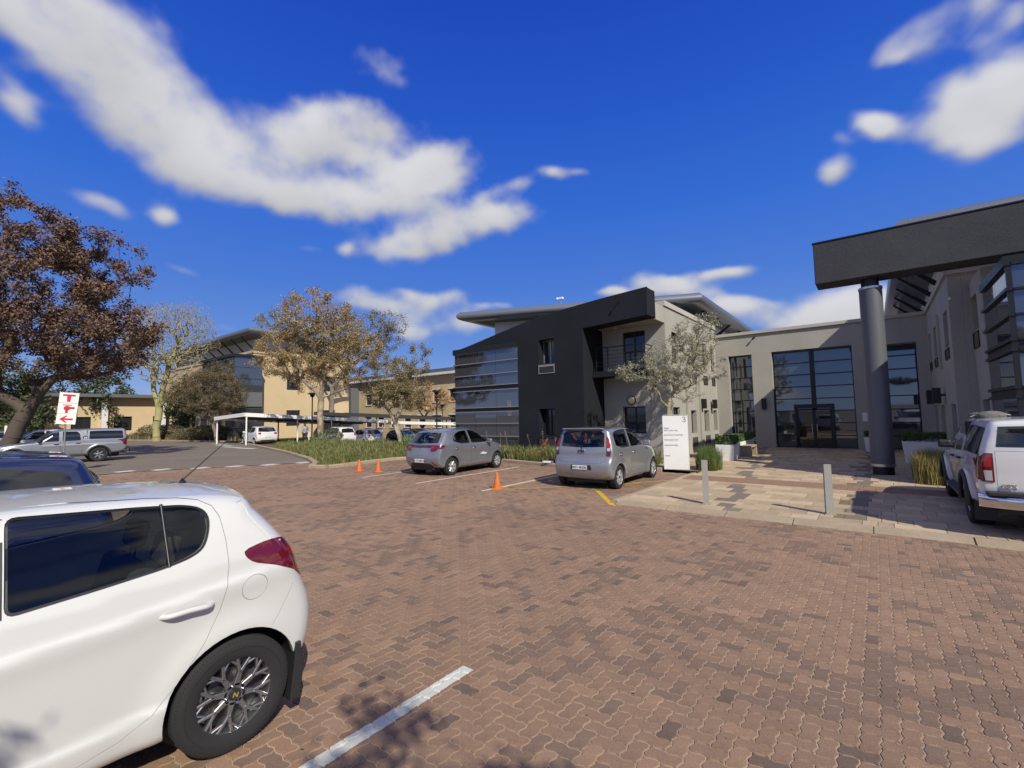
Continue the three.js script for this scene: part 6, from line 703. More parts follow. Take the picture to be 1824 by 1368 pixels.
// red pictogram sign
{ const s = thing('fire_point_sign', 'white sign on a post with three red fire symbols, bottom one an arrow', 'sign', [-24.9, 0, -3.35], Math.PI / 2 - 0.12); const red = std(0.55, 0.025, 0.045, 0.5);
  part('post', bar([0, 0, -0.03], [0, 3.1, -0.03], 0.03, 8), transomMetal, s); const bd = new THREE.Group(); bd.name = 'board'; bd.rotation.z = -0.07; bd.position.y = 1.9; s.add(bd); for (let i = 0; i < 3; i++) part('panel', box(-0.28, 0.28, i * 0.415 + 0.003, i * 0.415 + 0.408, 0.005, 0.03, 0.003), M.white, bd);
  const z = 0.031, ex = (pts) => extrude(pts, 0.004).translate(0, 0, z); part('arrow_symbol', ex([[-0.2, 0.2], [-0.02, 0.34], [0.04, 0.34], [-0.06, 0.235], [0.19, 0.235], [0.19, 0.165], [-0.06, 0.165], [0.04, 0.06], [-0.02, 0.06]]), red, bd);
  const circ = []; for (let i = 0; i < 20; i++) circ.push([Math.cos(i / 10 * Math.PI) * 0.1 - 0.02, 0.63 + Math.sin(i / 10 * Math.PI) * 0.09]); part('hydrant_symbol', [ex(circ), ex([[-0.06, 0.44], [0.02, 0.44], [0.02, 0.58], [-0.06, 0.58]]), ex([[-0.15, 0.735], [0.11, 0.735], [0.11, 0.765], [-0.15, 0.765]]), ex([[0.06, 0.6], [0.2, 0.6], [0.2, 0.68], [0.06, 0.68]])], red, bd);
  part('hose_symbol', [ex([[-0.18, 1.1], [0.18, 1.1], [0.18, 1.17], [-0.18, 1.17]]), ex([[-0.05, 0.88], [0.05, 0.88], [0.06, 1.1], [-0.06, 1.1]])], red, bd); }
// lamp posts
{ const mk = (x, y, z, h, label) => { const l = thing('street_lamp', label, 'lamp post', [x, y, z]); part('pole', bar([0, 0, 0], [0, h - 0.3, 0], 0.06, 10, 0.045), frameDark, l); part('lamp_head', lathe([[0.05, h - 0.3], [0.16, h - 0.22], [0.2, h - 0.05], [0.36, h - 0.02], [0.38, h + 0.03], [0.05, h + 0.1], [0, h + 0.1]], 20), frameDark, l); part('lamp_glass', lathe([[0.15, h - 0.21], [0.185, h - 0.06]], 16), std(0.5, 0.5, 0.46, 0.3), l); part('foot', box(-0.12, 0.12, 0, 0.12, -0.12, 0.12, 0.01), frameDark, l); return l; }; mk(-35.7, -0.1, -19.2, 4.1, 'dark lamp post with hat shaped head beside the mottled tree trunk'); mk(-30, -0.2, -27.4, 4.35, 'dark lamp post with hat shaped head by the glazed corner'); mk(-38.5, -0.6, -36, 3.9, 'dark lamp post with hat shaped head beyond the far carport'); mk(-54.4, 0, -8, 3.9, 'dark lamp post with hat shaped head among the brown leaved branches'); }
// planters and bench by the entrance
function leafCluster(n, fx, size, cols, seed) { const r = rngOf(seed), pos = [], colr = [], nor = []; for (let i = 0; i < n; i++) { const p = fx(r), a = V3(r() - 0.5, r() - 0.5, r() - 0.5).normalize(), b = V3(r() - 0.5, r() - 0.5, r() - 0.5).cross(a).normalize(), s = size * (0.6 + r() * 0.8), c = cols[Math.floor(r() * cols.length)], k = 0.75 + r() * 0.5; const A = [p[0] - a.x * s, p[1] - a.y * s, p[2] - a.z * s], C = [p[0] + a.x * s, p[1] + a.y * s, p[2] + a.z * s], B = [p[0] + b.x * s * 0.45, p[1] + b.y * s * 0.45, p[2] + b.z * s * 0.45], D = [p[0] - b.x * s * 0.45, p[1] - b.y * s * 0.45, p[2] - b.z * s * 0.45]; pos.push(...A, ...B, ...C, ...A, ...C, ...D); const nn = b.clone().cross(a); for (let q = 0; q < 6; q++) { colr.push(c[0] * k, c[1] * k, c[2] * k); nor.push(nn.x, nn.y, nn.z); } } return geom(pos, null, nor, null, colr); }
const leafMat = new THREE.MeshPhysicalMaterial({ vertexColors: true, roughness: 0.75, side: THREE.DoubleSide, transmission: 0.0 });
const hedgeCols = [[0.06, 0.11, 0.025], [0.09, 0.16, 0.035], [0.12, 0.19, 0.05], [0.045, 0.085, 0.02]];
const boxFill = (x0, x1, y0, y1, z0, z1) => r => { const p = [lerp(x0, x1, r()), lerp(y0, y1, Math.sqrt(r())), lerp(z0, z1, r())]; const k = Math.floor(r() * 5); if (k === 0) p[0] = x0; else if (k === 1) p[0] = x1; else if (k === 2) p[1] = y1; else if (k === 3) p[2] = z1; p[0] += (r() - 0.5) * 0.05; p[1] += (r() - 0.5) * 0.06; p[2] += (r() - 0.5) * 0.05; return p; };
{ const mk = (x, z, w, d, h, label, hh = 0.32) => { const p = thing('planter', label, 'planter', [x, 0.06, z]); const g = new THREE.BoxGeometry(w, h, d); g.translate(0, h / 2, 0); const q = g.attributes.position; for (let i = 0; i < q.count; i++) { const k = 0.88 + 0.12 * q.getY(i) / h; q.setX(i, q.getX(i) * k); if (d < 1) q.setZ(i, q.getZ(i) * k); } g.computeVertexNormals(); part('pot', metreUV(clean(g)), potWhite, p); part('pot_rim', [box(-w / 2, w / 2, h, h + 0.03, d / 2 - 0.05, d / 2), box(-w / 2, w / 2, h, h + 0.03, -d / 2, -d / 2 + 0.05), box(-w / 2, -w / 2 + 0.05, h, h + 0.03, -d / 2 + 0.05, d / 2 - 0.05), box(w / 2 - 0.05, w / 2, h, h + 0.03, -d / 2 + 0.05, d / 2 - 0.05)], potWhite, p); if (hh) part('hedge', leafCluster(Math.round(2600 * Math.max(1, d)), boxFill(-w / 2 + 0.04, w / 2 - 0.04, h, h + hh, -d / 2 + 0.04, d / 2 - 0.04), 0.035, hedgeCols, Math.round(x * 10 - z)), leafMat, p); return p; };
  mk(-4.62, -19.1, 0.66, 0.66, 0.56, 'white square planter with clipped dark hedge, between bench and sign'); mk(-4.75, -22.0, 0.5, 2.9, 0.55, 'long white planter with bright leafy hedge behind the concrete bench'); mk(-0.25, -25.6, 0.55, 0.6, 0.6, 'small white planter beside the entrance glazing behind the column', 0.25); mk(1.15, -20.6, 1.1, 0.7, 0.7, 'wide white planter in shade right of the round column', 0.3);
  const b = thing('bench', 'small concrete bench open underneath against the long white planter', 'bench', [-4.3, 0.06, -21.4]); part('seat', box(-0.2, 0.2, 0.36, 0.44, -0.6, 0.6, 0.01), concreteKerb, b); for (const z of [-0.52, 0.52]) part('leg', box(-0.19, 0.19, 0, 0.358, z - 0.07, z + 0.07, 0.01), concreteKerb, b); }
// carports
{ const fasciaW = std(0.8, 0.8, 0.78, 0.5), sheet = std(0.3, 0.31, 0.32, 0.5, 0.5), shadeNet = std(0.035, 0.036, 0.04, 0.85);
  function carport(label, p0, p1, back, posts, fascia, h = 0.3) { const c = thing('carport', label, 'carport'); const A = V3(...p0), B = V3(...p1), K = V3(...back); const quad = (a, b, cc, d) => geom([...a.toArray(), ...b.toArray(), ...cc.toArray(), ...d.toArray()], [0, 1, 2, 0, 2, 3]); const A2 = A.clone().add(K), B2 = B.clone().add(K); const up = V3(0, 0.06, 0);
    const n = 8; for (let i = 0; i < n; i++) { const a = A.clone().lerp(B, i / n), b = A.clone().lerp(B, (i + 1) / n - 0.004), a2 = a.clone().add(K), b2 = b.clone().add(K); part('roof_sheet', [clean(quad(a, b, b2, a2)), clean(quad(a.clone().add(up), a2.clone().add(up), b2.clone().add(up), b.clone().add(up))), clean(quad(a, a2, a2.clone().add(up), a.clone().add(up))), clean(quad(a, a.clone().add(up), b.clone().add(up), b))], sheet, c); }
    const fb = (a, b) => { const d = b.clone().sub(a), L = d.length(); const g = new THREE.BoxGeometry(L, h, 0.06); g.applyMatrix4(new THREE.Matrix4().makeBasis(d.clone().normalize(), V3(0, 1, 0), d.clone().normalize().cross(V3(0, 1, 0)))); const m = a.clone().add(b).multiplyScalar(0.5); g.translate(m.x, m.y, m.z); return clean(g); };
    const dz = V3(0.05, -0.02, 0); part('fascia', fb(A.clone().add(dz), B.clone().add(dz)), fascia, c); part('side_fascia', fb(A.clone().add(V3(0, -0.02, 0.04)), A2.clone().add(V3(0, -0.02, 0.04))), fascia, c); part('back_fascia', fb(A2, B2), fascia, c);
    for (const [t, s, m] of posts) { const p = A.clone().lerp(B, t).add(K.clone().multiplyScalar(s)); const gy = Math.min(lotY(p.x, p.z), 0) - 0.05; part('post', bar([p.x, gy, p.z], [p.x, p.y - 0.02, p.z], 0.06, 10), m || fasciaW, c); }
    for (const s of [0.3, 0.7]) { const a = A.clone().add(K.clone().multiplyScalar(s)), b = B.clone().add(K.clone().multiplyScalar(s)); part('purlin', bar([a.x, a.y - 0.06, a.z], [b.x, b.y - 0.06, b.z], 0.045, 6), shadeNet, c); } return c; }
  carport('white edged carport with round white corner post by the crossing', [-39.6, 2.44, -15.7], [-38.3, 1.62, -28.4], [-5.6, -0.25, 0.2], [[0.01, 0.0], [0.01, 0.97], [0.33, 0.04], [0.56, 0.02], [0.97, 0.04], [0.4, 0.96, shadeNet], [0.75, 0.5, shadeNet]], fasciaW);
  carport('long white edged carport with red lamps under it, running to the glazed corner', [-38.6, 1.5, -29.2], [-32.8, 1.22, -33.4], [-5, -0.1, -3], [[0.05, 0.1], [0.95, 0.1], [0.5, 0.6, shadeNet]], fasciaW);
  carport('dark netted carport standing behind the white edged ones', [-47.5, 2.62, -25.8], [-36.4, 1.75, -35.2], [-3.6, 0.0, -4.2], [[0.1, 0.05, shadeNet], [0.45, 0.05, shadeNet], [0.7, 0.05, shadeNet], [0.97, 0.05, shadeNet]], shadeNet, 0.36);
  for (const [x, y, z] of [[-36.2, 1.2, -31.3], [-34.2, 1.12, -32.6]]) single('parking_lamp', 'small red bay lamp under the long carport', 'lamp', box(x - 0.12, x + 0.12, y, y + 0.1, z - 0.05, z + 0.05, 0.02), M.redLamp, 'red bay lamps under the carport');
  single('marker_post', 'short white marker post in the grass beside the mottled trunk', 'post', bar([-33.9, -0.05, -18.0], [-33.9, 1.0, -18.0], 0.05, 8), fasciaW); single('marker_post', 'white post standing among the far parked cars', 'post', bar([-50, 0, -3.6], [-50, 1.9, -3.6], 0.09, 8), fasciaW); }
// black wall screens and low walls behind the road bed
{ const w = thing('boundary_wall', 'low dark wall behind the road side planting', 'wall'); part('wall', box(-66, -50, 0, 0.9, -19.5, -19.2), darkStucco, w); part('wall_cap', box(-66, -50, 0.9, 1.0, -19.56, -19.14), frameDark, w); }
// ---------------------------------------------------------------- trees: a skeleton grown to points spread through the crown, pipe-model thickness, leaf faces at the tips
function makeTree(name, label, base, crown, o) {
  const r = rngOf(o.seed), t = thing(name, label, 'tree', [0, 0, 0]); const nodes = []; const add = (p, par) => { nodes.push({ p, par, w: 0, kids: 0, d: par < 0 ? 0 : nodes[par].d + p.distanceTo(nodes[par].p) }); return nodes.length - 1; };
  const B = V3(...base); let cur = add(B.clone(), -1); const forks = [];
  for (const tr of o.trunk) { let prev = tr.from !== undefined ? forks[tr.from] : cur; const P0 = nodes[prev].p; const E = V3(...tr.to), n = tr.n || 6; for (let i = 1; i <= n; i++) { const s = i / n; const q = P0.clone().lerp(E, s); const wob = Math.sin(s * Math.PI) * (tr.bend ?? 0.12); q.x += (fbm(s * 3 + o.seed, 1, 2) - 0.5) * wob * 4; q.z += (fbm(s * 3 + o.seed, 7, 2) - 0.5) * wob * 4; prev = add(q, prev); } forks.push(prev); cur = prev; }
  // crown points
  const vol = crown.map(e => e[3] * e[3] * e[4]), tot = vol.reduce((a, b) => a + b, 0), tips = [];
  for (let i = 0; i < o.tips; i++) { let k = 0, q = r() * tot; while (q > vol[k] && k < crown.length - 1) { q -= vol[k]; k++; } const e = crown[k]; let v; do { v = V3(r() * 2 - 1, r() * 2 - 1, r() * 2 - 1); } while (v.lengthSq() > 1); const l = v.length(); v.multiplyScalar(l > 0 ? Math.pow(l, -0.35) : 1); const rough_ = 0.82 + 0.3 * fbm(v.x * 2 + k * 5, v.y * 2, v.z * 2 + o.seed, 2); tips.push(V3(e[0] + v.x * e[3] * rough_, e[1] + v.y * e[4] * rough_, e[2] + v.z * (e[5] ?? e[3] * 0.9) * rough_)); }
  const start = nodes[forks[0]].p; tips.sort((a, b) => a.distanceTo(start) - b.distanceTo(start)); const ends = []; const step = o.step ?? 0.5;
  for (const tp of tips) { let best = -1, bd = 1e9; for (let i = 1; i < nodes.length; i++) { const nd = nodes[i]; if (nd.p.y < (o.minFork ?? 0)) continue; let d = nd.p.distanceTo(tp); d += nd.d * 0.12 + (nd.p.y > tp.y + 0.3 ? (nd.p.y - tp.y) * 0.5 : 0); if (d < bd) { bd = d; best = i; } } if (best < 0) best = forks[0]; let prev = best; const a = nodes[best].p, L = a.distanceTo(tp), n = Math.max(1, Math.min(6, Math.round(L / step))); for (let i = 1; i <= n; i++) { const s = i / n, q = a.clone().lerp(tp, s); q.y += Math.sin(s * Math.PI) * L * (o.arch ?? 0.08); if (i < n) { q.x += (r() - 0.5) * L * (o.kink ?? 0.1); q.z += (r() - 0.5) * L * (o.kink ?? 0.1); q.y += (r() - 0.5) * L * (o.kink ?? 0.1) * 0.6; } prev = add(q, prev); } ends.push(prev); }
  const ex = o.pipe ?? 2.25, tw = o.twig ?? 0.008; for (const e of ends) nodes[e].w += Math.pow(tw, ex); for (let i = nodes.length - 1; i > 0; i--) { if (!nodes[i].w) nodes[i].w = Math.pow(tw, ex); nodes[nodes[i].par].w += nodes[i].w; } const sc = o.trunkR / Math.pow(nodes[0].w, 1 / ex); const rad = n => Math.max(tw * 0.8, Math.pow(n.w, 1 / ex) * (Math.pow(n.w, 1 / ex) > tw * 3 ? sc : lerp(1, sc, clamp((Math.pow(n.w, 1 / ex) / tw - 1) / 2))));
  // branches: one tapered prism per segment
  const bark = [[], [], []], limb = [[], [], []]; const put = (arr, A, Bq, ra, rb, sides) => { const cb = o.twigBark && ra < o.trunkR * 0.3 ? [0, 1, 2].map(q => lerp(o.twigBark[q], o.bark[q], clamp(ra / (o.trunkR * 0.3)))) : o.bark; const d = Bq.clone().sub(A); const L = d.length(); if (L < 1e-4) return; d.divideScalar(L); const u = (Math.abs(d.y) < 0.9 ? V3(0, 1, 0) : V3(1, 0, 0)).cross(d).normalize(), v = d.clone().cross(u); for (let i = 0; i < sides; i++) { const a0 = i / sides * 6.2832, a1 = (i + 1) / sides * 6.2832; const c0 = Math.cos(a0), s0 = Math.sin(a0), c1 = Math.cos(a1), s1 = Math.sin(a1); const P = (X, rr, c, s) => [X.x + (u.x * c + v.x * s) * rr, X.y + (u.y * c + v.y * s) * rr, X.z + (u.z * c + v.z * s) * rr], N = (c, s) => [u.x * c + v.x * s, u.y * c + v.y * s, u.z * c + v.z * s]; const a = P(A, ra, c0, s0), b = P(A, ra, c1, s1), cq = P(Bq, rb, c1, s1), dq = P(Bq, rb, c0, s0), n0 = N(c0, s0), n1 = N(c1, s1); arr[0].push(...a, ...b, ...cq, ...a, ...cq, ...dq); arr[1].push(...n0, ...n1, ...n1, ...n0, ...n1, ...n0); for (let q = 0; q < 6; q++) { const yy = [a, b, cq, a, cq, dq][q]; const k = (o.mottle ? 0.7 + 0.6 * smooth(0.45, 0.6, fbm(yy[0] * 5, yy[1] * 5, yy[2] * 5, 3)) : 0.85 + 0.3 * fbm(yy[0] * 4, yy[1] * 4, yy[2] * 4, 2)); arr[2].push(cb[0] * k, cb[1] * k, cb[2] * k); } } };
  for (let i = 1; i < nodes.length; i++) { const n = nodes[i], p = nodes[n.par]; const rb = rad(n); let ra = Math.min(rad(p), rb * 1.5 + 0.002); if (n.par === 0) ra = rad(p) * 1.25; const big = rb > o.trunkR * 0.3; const seg = big ? Math.max(1, Math.round(n.p.distanceTo(p.p) / 0.25)) : 1; for (let s = 0; s < seg; s++) put(big ? bark : limb, p.p.clone().lerp(n.p, s / seg), p.p.clone().lerp(n.p, (s + 1) / seg), lerp(ra, rb, s / seg), lerp(ra, rb, (s + 1) / seg), big ? 10 : rb > 0.02 ? 5 : 3); }
  const bm = new THREE.MeshStandardMaterial({ vertexColors: true, roughness: 0.9 });
  part('trunk', geom(bark[0], null, bark[1], null, bark[2]), bm, t); part('branches', geom(limb[0], null, limb[1], null, limb[2]), bm, t);
  if (o.leaves) { const pos = [], colr = [], nor = []; for (let i = 0; i < o.leaves; i++) { const e = nodes[ends[Math.floor(r() * ends.length)]], p0 = nodes[e.par].p; const s = Math.pow(r(), 0.7); const c = p0.clone().lerp(e.p, s); const sp = o.spread ?? 0.25; c.x += (r() + r() - 1) * sp; c.y += (r() + r() - 1) * sp * 0.9 - (o.droop ?? 0); c.z += (r() + r() - 1) * sp; const a = V3(r() - 0.5, (r() - 0.5) * 0.8 - (o.hang ?? 0), r() - 0.5).normalize(), b = V3(r() - 0.5, r() - 0.5, r() - 0.5).cross(a).normalize(), sz = o.leaf * (0.6 + r() * 0.8), cl = o.cols[Math.floor(r() * o.cols.length)], k = 0.75 + 0.5 * r(), w = o.leafW ?? 0.4; const nn = b.clone().cross(a); const fold = (r() - 0.3) * 0.3 * sz; const A = [c.x - a.x * sz, c.y - a.y * sz, c.z - a.z * sz], C = [c.x + a.x * sz, c.y + a.y * sz, c.z + a.z * sz], Bq = [c.x + b.x * sz * w + nn.x * fold, c.y + b.y * sz * w + nn.y * fold, c.z + b.z * sz * w + nn.z * fold], D = [c.x - b.x * sz * w + nn.x * fold, c.y - b.y * sz * w + nn.y * fold, c.z - b.z * sz * w + nn.z * fold]; pos.push(...A, ...Bq, ...C, ...A, ...C, ...D); for (let q = 0; q < 6; q++) { colr.push(cl[0] * k, cl[1] * k, cl[2] * k); nor.push(nn.x, nn.y, nn.z); } } part('crown', geom(pos, null, nor, null, colr), leafMat, t); }
  return t;
}
const browns = [[0.13, 0.07, 0.045], [0.17, 0.1, 0.06], [0.1, 0.06, 0.045], [0.21, 0.13, 0.085], [0.15, 0.085, 0.06]];
makeTree('leafy_tree', 'large spreading tree with russet brown leaves leaning over the silver pickup', [-35.6, 0, -2.6], [[-34.3, 8.81, -2.97, 4.3, 3.1], [-31.0, 9.9, -5.45, 2.2, 1.9], [-34.6, 12.0, -2.46, 2.9, 1.9], [-32.4, 6.6, -4.7, 4.3, 1.6], [-34.9, 13.8, -2.0, 1.5, 1.0], [-30.4, 6.5, -6.2, 1.7, 1.6], [-32.5, 11.3, -4.1, 2.3, 1.2], [-36.5, 9.0, 1.2, 4, 3.4], [-35.2, 5.4, 2.2, 3.2, 2.0], [-33.2, 5.1, -4.0, 3.4, 0.9], [-30.8, 5.5, -6.0, 1.6, 0.9]], { seed: 11, trunk: [{ to: [-35.0, 2.6, -3.2] }, { to: [-33.2, 5.2, -4.6] }, { from: 0, to: [-36.4, 5.0, -1.2] }], trunkR: 0.34, tips: 760, twig: 0.012, bark: [0.09, 0.07, 0.055], leaves: 84000, leaf: 0.085, spread: 0.42, cols: browns, minFork: 3.2, step: 0.7, leafW: 0.42 });
makeTree('fever_tree', 'bare fever tree with smooth yellow green trunk and a haze of pale twigs', [-59, 0, -14.9], [[-57.4, 11.0, -15.2, 5.2, 3.4], [-55.5, 12.0, -16.6, 2.6, 2.8], [-59.7, 11.0, -13.4, 2.6, 3.0], [-57.3, 12.8, -15.1, 3.8, 1.6], [-56.5, 7.5, -15.6, 4.0, 2.0]], { seed: 12, trunk: [{ to: [-58.9, 3.4, -15.0], n: 8 }, { to: [-57.9, 7.5, -15.4] }, { from: 0, to: [-59.8, 7.2, -14.4] }, { from: 0, to: [-56.6, 5.6, -16.0] }], trunkR: 0.34, tips: 5000, twig: 0.0085, bark: [0.36, 0.33, 0.15], twigBark: [0.33, 0.29, 0.22], leaves: 2500, leaf: 0.05, spread: 0.5, cols: [[0.3, 0.27, 0.17], [0.36, 0.33, 0.22], [0.24, 0.22, 0.14]], minFork: 3.2, step: 1.0, arch: 0.12 });
makeTree('olive_tree', 'low rounded tree with dull olive and rust foliage by the carport post', [-47.3, 0, -16.5], [[-47.5, 4.9, -15.9, 2.9, 1.9], [-48.9, 4.3, -14.8, 2.2, 1.6], [-46.1, 4.3, -17, 1.7, 1.7], [-47.2, 6.3, -16, 1.9, 1.1], [-47.4, 3.3, -16, 2.6, 0.9]], { seed: 13, trunk: [{ to: [-47.4, 1.5, -16.2] }, { to: [-48, 3.4, -15.6] }, { from: 0, to: [-46.7, 3.5, -16.6] }], trunkR: 0.16, tips: 420, twig: 0.012, bark: [0.2, 0.17, 0.13], leaves: 26000, leaf: 0.075, spread: 0.4, cols: [[0.13, 0.105, 0.05], [0.1, 0.085, 0.04], [0.17, 0.115, 0.05], [0.2, 0.12, 0.05], [0.08, 0.08, 0.04]], minFork: 1.4, leafW: 0.26, hang: 0.2 });
makeTree('autumn_tree', 'tall thinning tree with golden brown leaves and a mottled pale trunk', [-34.3, 0, -19.1], [[-34.0, 10.1, -18.4, 3.3, 1.9], [-32.75, 8.4, -19.55, 2.5, 2.2], [-36.2, 7.5, -16.9, 2.3, 1.6], [-35.3, 6.2, -17.7, 3.5, 1.2], [-31.4, 7.4, -20.7, 2.1, 1.4], [-32.6, 5.7, -19.9, 2.3, 1.0]], { seed: 14, trunk: [{ to: [-34.15, 3.6, -19.1], n: 9, bend: 0.05 }, { to: [-33.6, 6.2, -18.9] }, { from: 0, to: [-35.6, 5.6, -18.0] }, { from: 0, to: [-32.2, 4.3, -20.2] }], trunkR: 0.23, tips: 620, twig: 0.009, bark: [0.34, 0.27, 0.19], mottle: true, leaves: 44000, leaf: 0.062, spread: 0.36, cols: [[0.36, 0.24, 0.085], [0.28, 0.185, 0.07], [0.42, 0.3, 0.12], [0.22, 0.165, 0.075], [0.31, 0.24, 0.12]], minFork: 3.2 });
makeTree('grey_leaved_tree', 'thin crowned grey green tree rising behind the golden trees', [-48.4, -0.3, -28.3], [[-52.6, 12.7, -23.9, 3.0, 2.3], [-44.3, 11.6, -30.6, 3.0, 2.6], [-42.3, 12.7, -32, 2.0, 1.6], [-43, 9.8, -31.8, 2.6, 2.6], [-48, 10.5, -28, 4, 2.5]], { seed: 15, trunk: [{ to: [-48.3, 5.5, -28.3], n: 8 }, { to: [-50.5, 9.5, -26] }, { from: 0, to: [-45.5, 8.8, -30] }], trunkR: 0.24, tips: 480, twig: 0.012, bark: [0.2, 0.18, 0.15], leaves: 24000, leaf: 0.085, spread: 0.5, cols: [[0.17, 0.16, 0.1], [0.22, 0.2, 0.13], [0.13, 0.13, 0.08], [0.27, 0.24, 0.16]], minFork: 4.5, step: 0.9 });
makeTree('forked_tree', 'pale forked trunk tree with sparse olive gold leaves by the leafy clump', [-31.5, -0.15, -24.8], [[-32.2, 5.4, -23.8, 2.8, 2.0], [-30.6, 4.5, -25.1, 1.8, 2.1], [-30.1, 6.8, -25.4, 1.4, 1.7], [-31.9, 4.0, -24.2, 2.8, 1.3]], { seed: 16, trunk: [{ to: [-31.95, 1.6, -24.5], n: 5 }, { to: [-32.9, 3.6, -23.8] }, { from: 0, to: [-31.0, 3.9, -24.9] }], trunkR: 0.2, tips: 460, twig: 0.009, bark: [0.42, 0.36, 0.27], mottle: true, leaves: 27000, leaf: 0.06, spread: 0.34, cols: [[0.22, 0.17, 0.07], [0.17, 0.14, 0.06], [0.28, 0.2, 0.08], [0.13, 0.13, 0.06], [0.3, 0.23, 0.12]], minFork: 1.5 });
makeTree('autumn_tree', 'small dark stemmed tree with orange brown leaves before the beige wall', [-41.8, -0.5, -36], [[-41.0, 4.3, -36.4, 2.4, 1.8], [-42.4, 3.8, -35.4, 1.5, 1.2], [-39.8, 3.7, -37.4, 1.3, 1.3]], { seed: 17, trunk: [{ to: [-41.6, 1.9, -36.1] }, { to: [-40.8, 3.2, -36.6] }, { from: 0, to: [-42.2, 3.2, -35.6] }], trunkR: 0.13, tips: 220, twig: 0.012, bark: [0.09, 0.075, 0.06], leaves: 3800, leaf: 0.09, spread: 0.4, cols: [[0.38, 0.2, 0.07], [0.3, 0.17, 0.07], [0.42, 0.26, 0.11]], minFork: 1.7 });
makeTree('autumn_tree', 'broad brown leaved tree against the beige block behind the tall golden tree', [-53.5, -0.3, -24.5], [[-53, 7.4, -24.5, 3.6, 2.4], [-55, 6.2, -23, 3.2, 1.7], [-50.8, 6.4, -26.2, 2.4, 1.6]], { seed: 18, trunk: [{ to: [-53.5, 3.4, -24.5], n: 6 }, { to: [-54.8, 5.4, -23.4] }, { from: 0, to: [-52, 5.6, -25.4] }], trunkR: 0.22, tips: 380, twig: 0.012, bark: [0.16, 0.13, 0.1], leaves: 14000, leaf: 0.085, spread: 0.45, cols: [[0.26, 0.17, 0.07], [0.2, 0.14, 0.06], [0.31, 0.2, 0.09]], minFork: 3.2 });
makeTree('thorn_tree', 'small thorny tree with sparse grey leaves and yellow stem beside the sign', [-6.25, 0, -17.1], [[-5.9, 3.95, -17.6, 1.3, 0.95], [-5.35, 4.75, -18.0, 0.9, 0.9], [-7.1, 3.5, -16.75, 1.05, 0.42], [-4.9, 5.25, -18.3, 0.55, 0.62], [-5.0, 3.6, -18.3, 0.8, 0.62], [-6.2, 3.1, -17.5, 1.0, 0.5], [-5.6, 2.7, -17.8, 0.8, 0.4]], { seed: 19, trunk: [{ to: [-6.15, 2.1, -17.25], n: 6, bend: 0.04 }, { to: [-5.75, 3.3, -17.6] }, { from: 0, to: [-6.6, 2.9, -17.0] }], trunkR: 0.075, tips: 760, twig: 0.0042, bark: [0.3, 0.27, 0.15], twigBark: [0.3, 0.28, 0.23], leaves: 22000, leaf: 0.027, spread: 0.12, cols: [[0.32, 0.31, 0.22], [0.25, 0.25, 0.17], [0.4, 0.39, 0.29], [0.19, 0.19, 0.13], [0.38, 0.33, 0.16]], minFork: 2.0, step: 0.22, kink: 0.16 });
// a tree outside the frame shades the foreground
makeTree('shade_tree', 'leafy tree overhanging the near parking bay', [5.2, 0, 4.4], [[4.5, 5.0, 2.3, 1.25, 0.8], [2.33, 4.5, 0.82, 0.3, 0.22], [2.66, 4.5, 1.08, 0.34, 0.25], [3.08, 4.5, 0.64, 0.24, 0.18], [3.5, 4.5, 0.42, 0.2, 0.16], [3.3, 4.6, 1.0, 0.32, 0.22], [1.25, 4.5, 2.45, 0.6, 0.4], [2.0, 4.6, 3.1, 0.7, 0.4], [3.9, 4.8, 1.2, 0.5, 0.3]], { seed: 20, trunk: [{ to: [5.1, 2.6, 4.0] }, { to: [4.2, 4.2, 2.6] }, { from: 0, to: [3.6, 4.0, 3.2] }], trunkR: 0.16, tips: 300, twig: 0.008, bark: [0.12, 0.1, 0.08], leaves: 16000, leaf: 0.06, spread: 0.22, cols: hedgeCols, minFork: 2.4 });
// row of dark bushes and trees closing the view at the far left
for (const [x, z, rx, ry, s, nm] of [[-72, -4, 5, 4.2, 31, 'dark evergreen tree closing the view behind the far cars'], [-80, -12, 6, 5.5, 32, 'dark evergreen tree standing behind the fever tree'], [-70, 4, 5, 5, 33, 'dark evergreen tree beyond the leaning trunk'], [-69, -21.5, 4, 3.6, 34, 'dark evergreen tree between the fever tree and the bracketed roof']]) makeTree('evergreen_tree', nm, [x, 0, z], [[x, ry + 0.6, z, rx, ry], [x + 2, ry * 0.8, z - 2, rx * 0.6, ry * 0.7]], { seed: s, trunk: [{ to: [x, 2, z] }], trunkR: 0.25, tips: 200, twig: 0.02, bark: [0.1, 0.08, 0.06], leaves: 9000, leaf: 0.2, spread: 0.8, cols: [[0.04, 0.06, 0.025], [0.06, 0.08, 0.03], [0.09, 0.1, 0.04]], minFork: 1 });

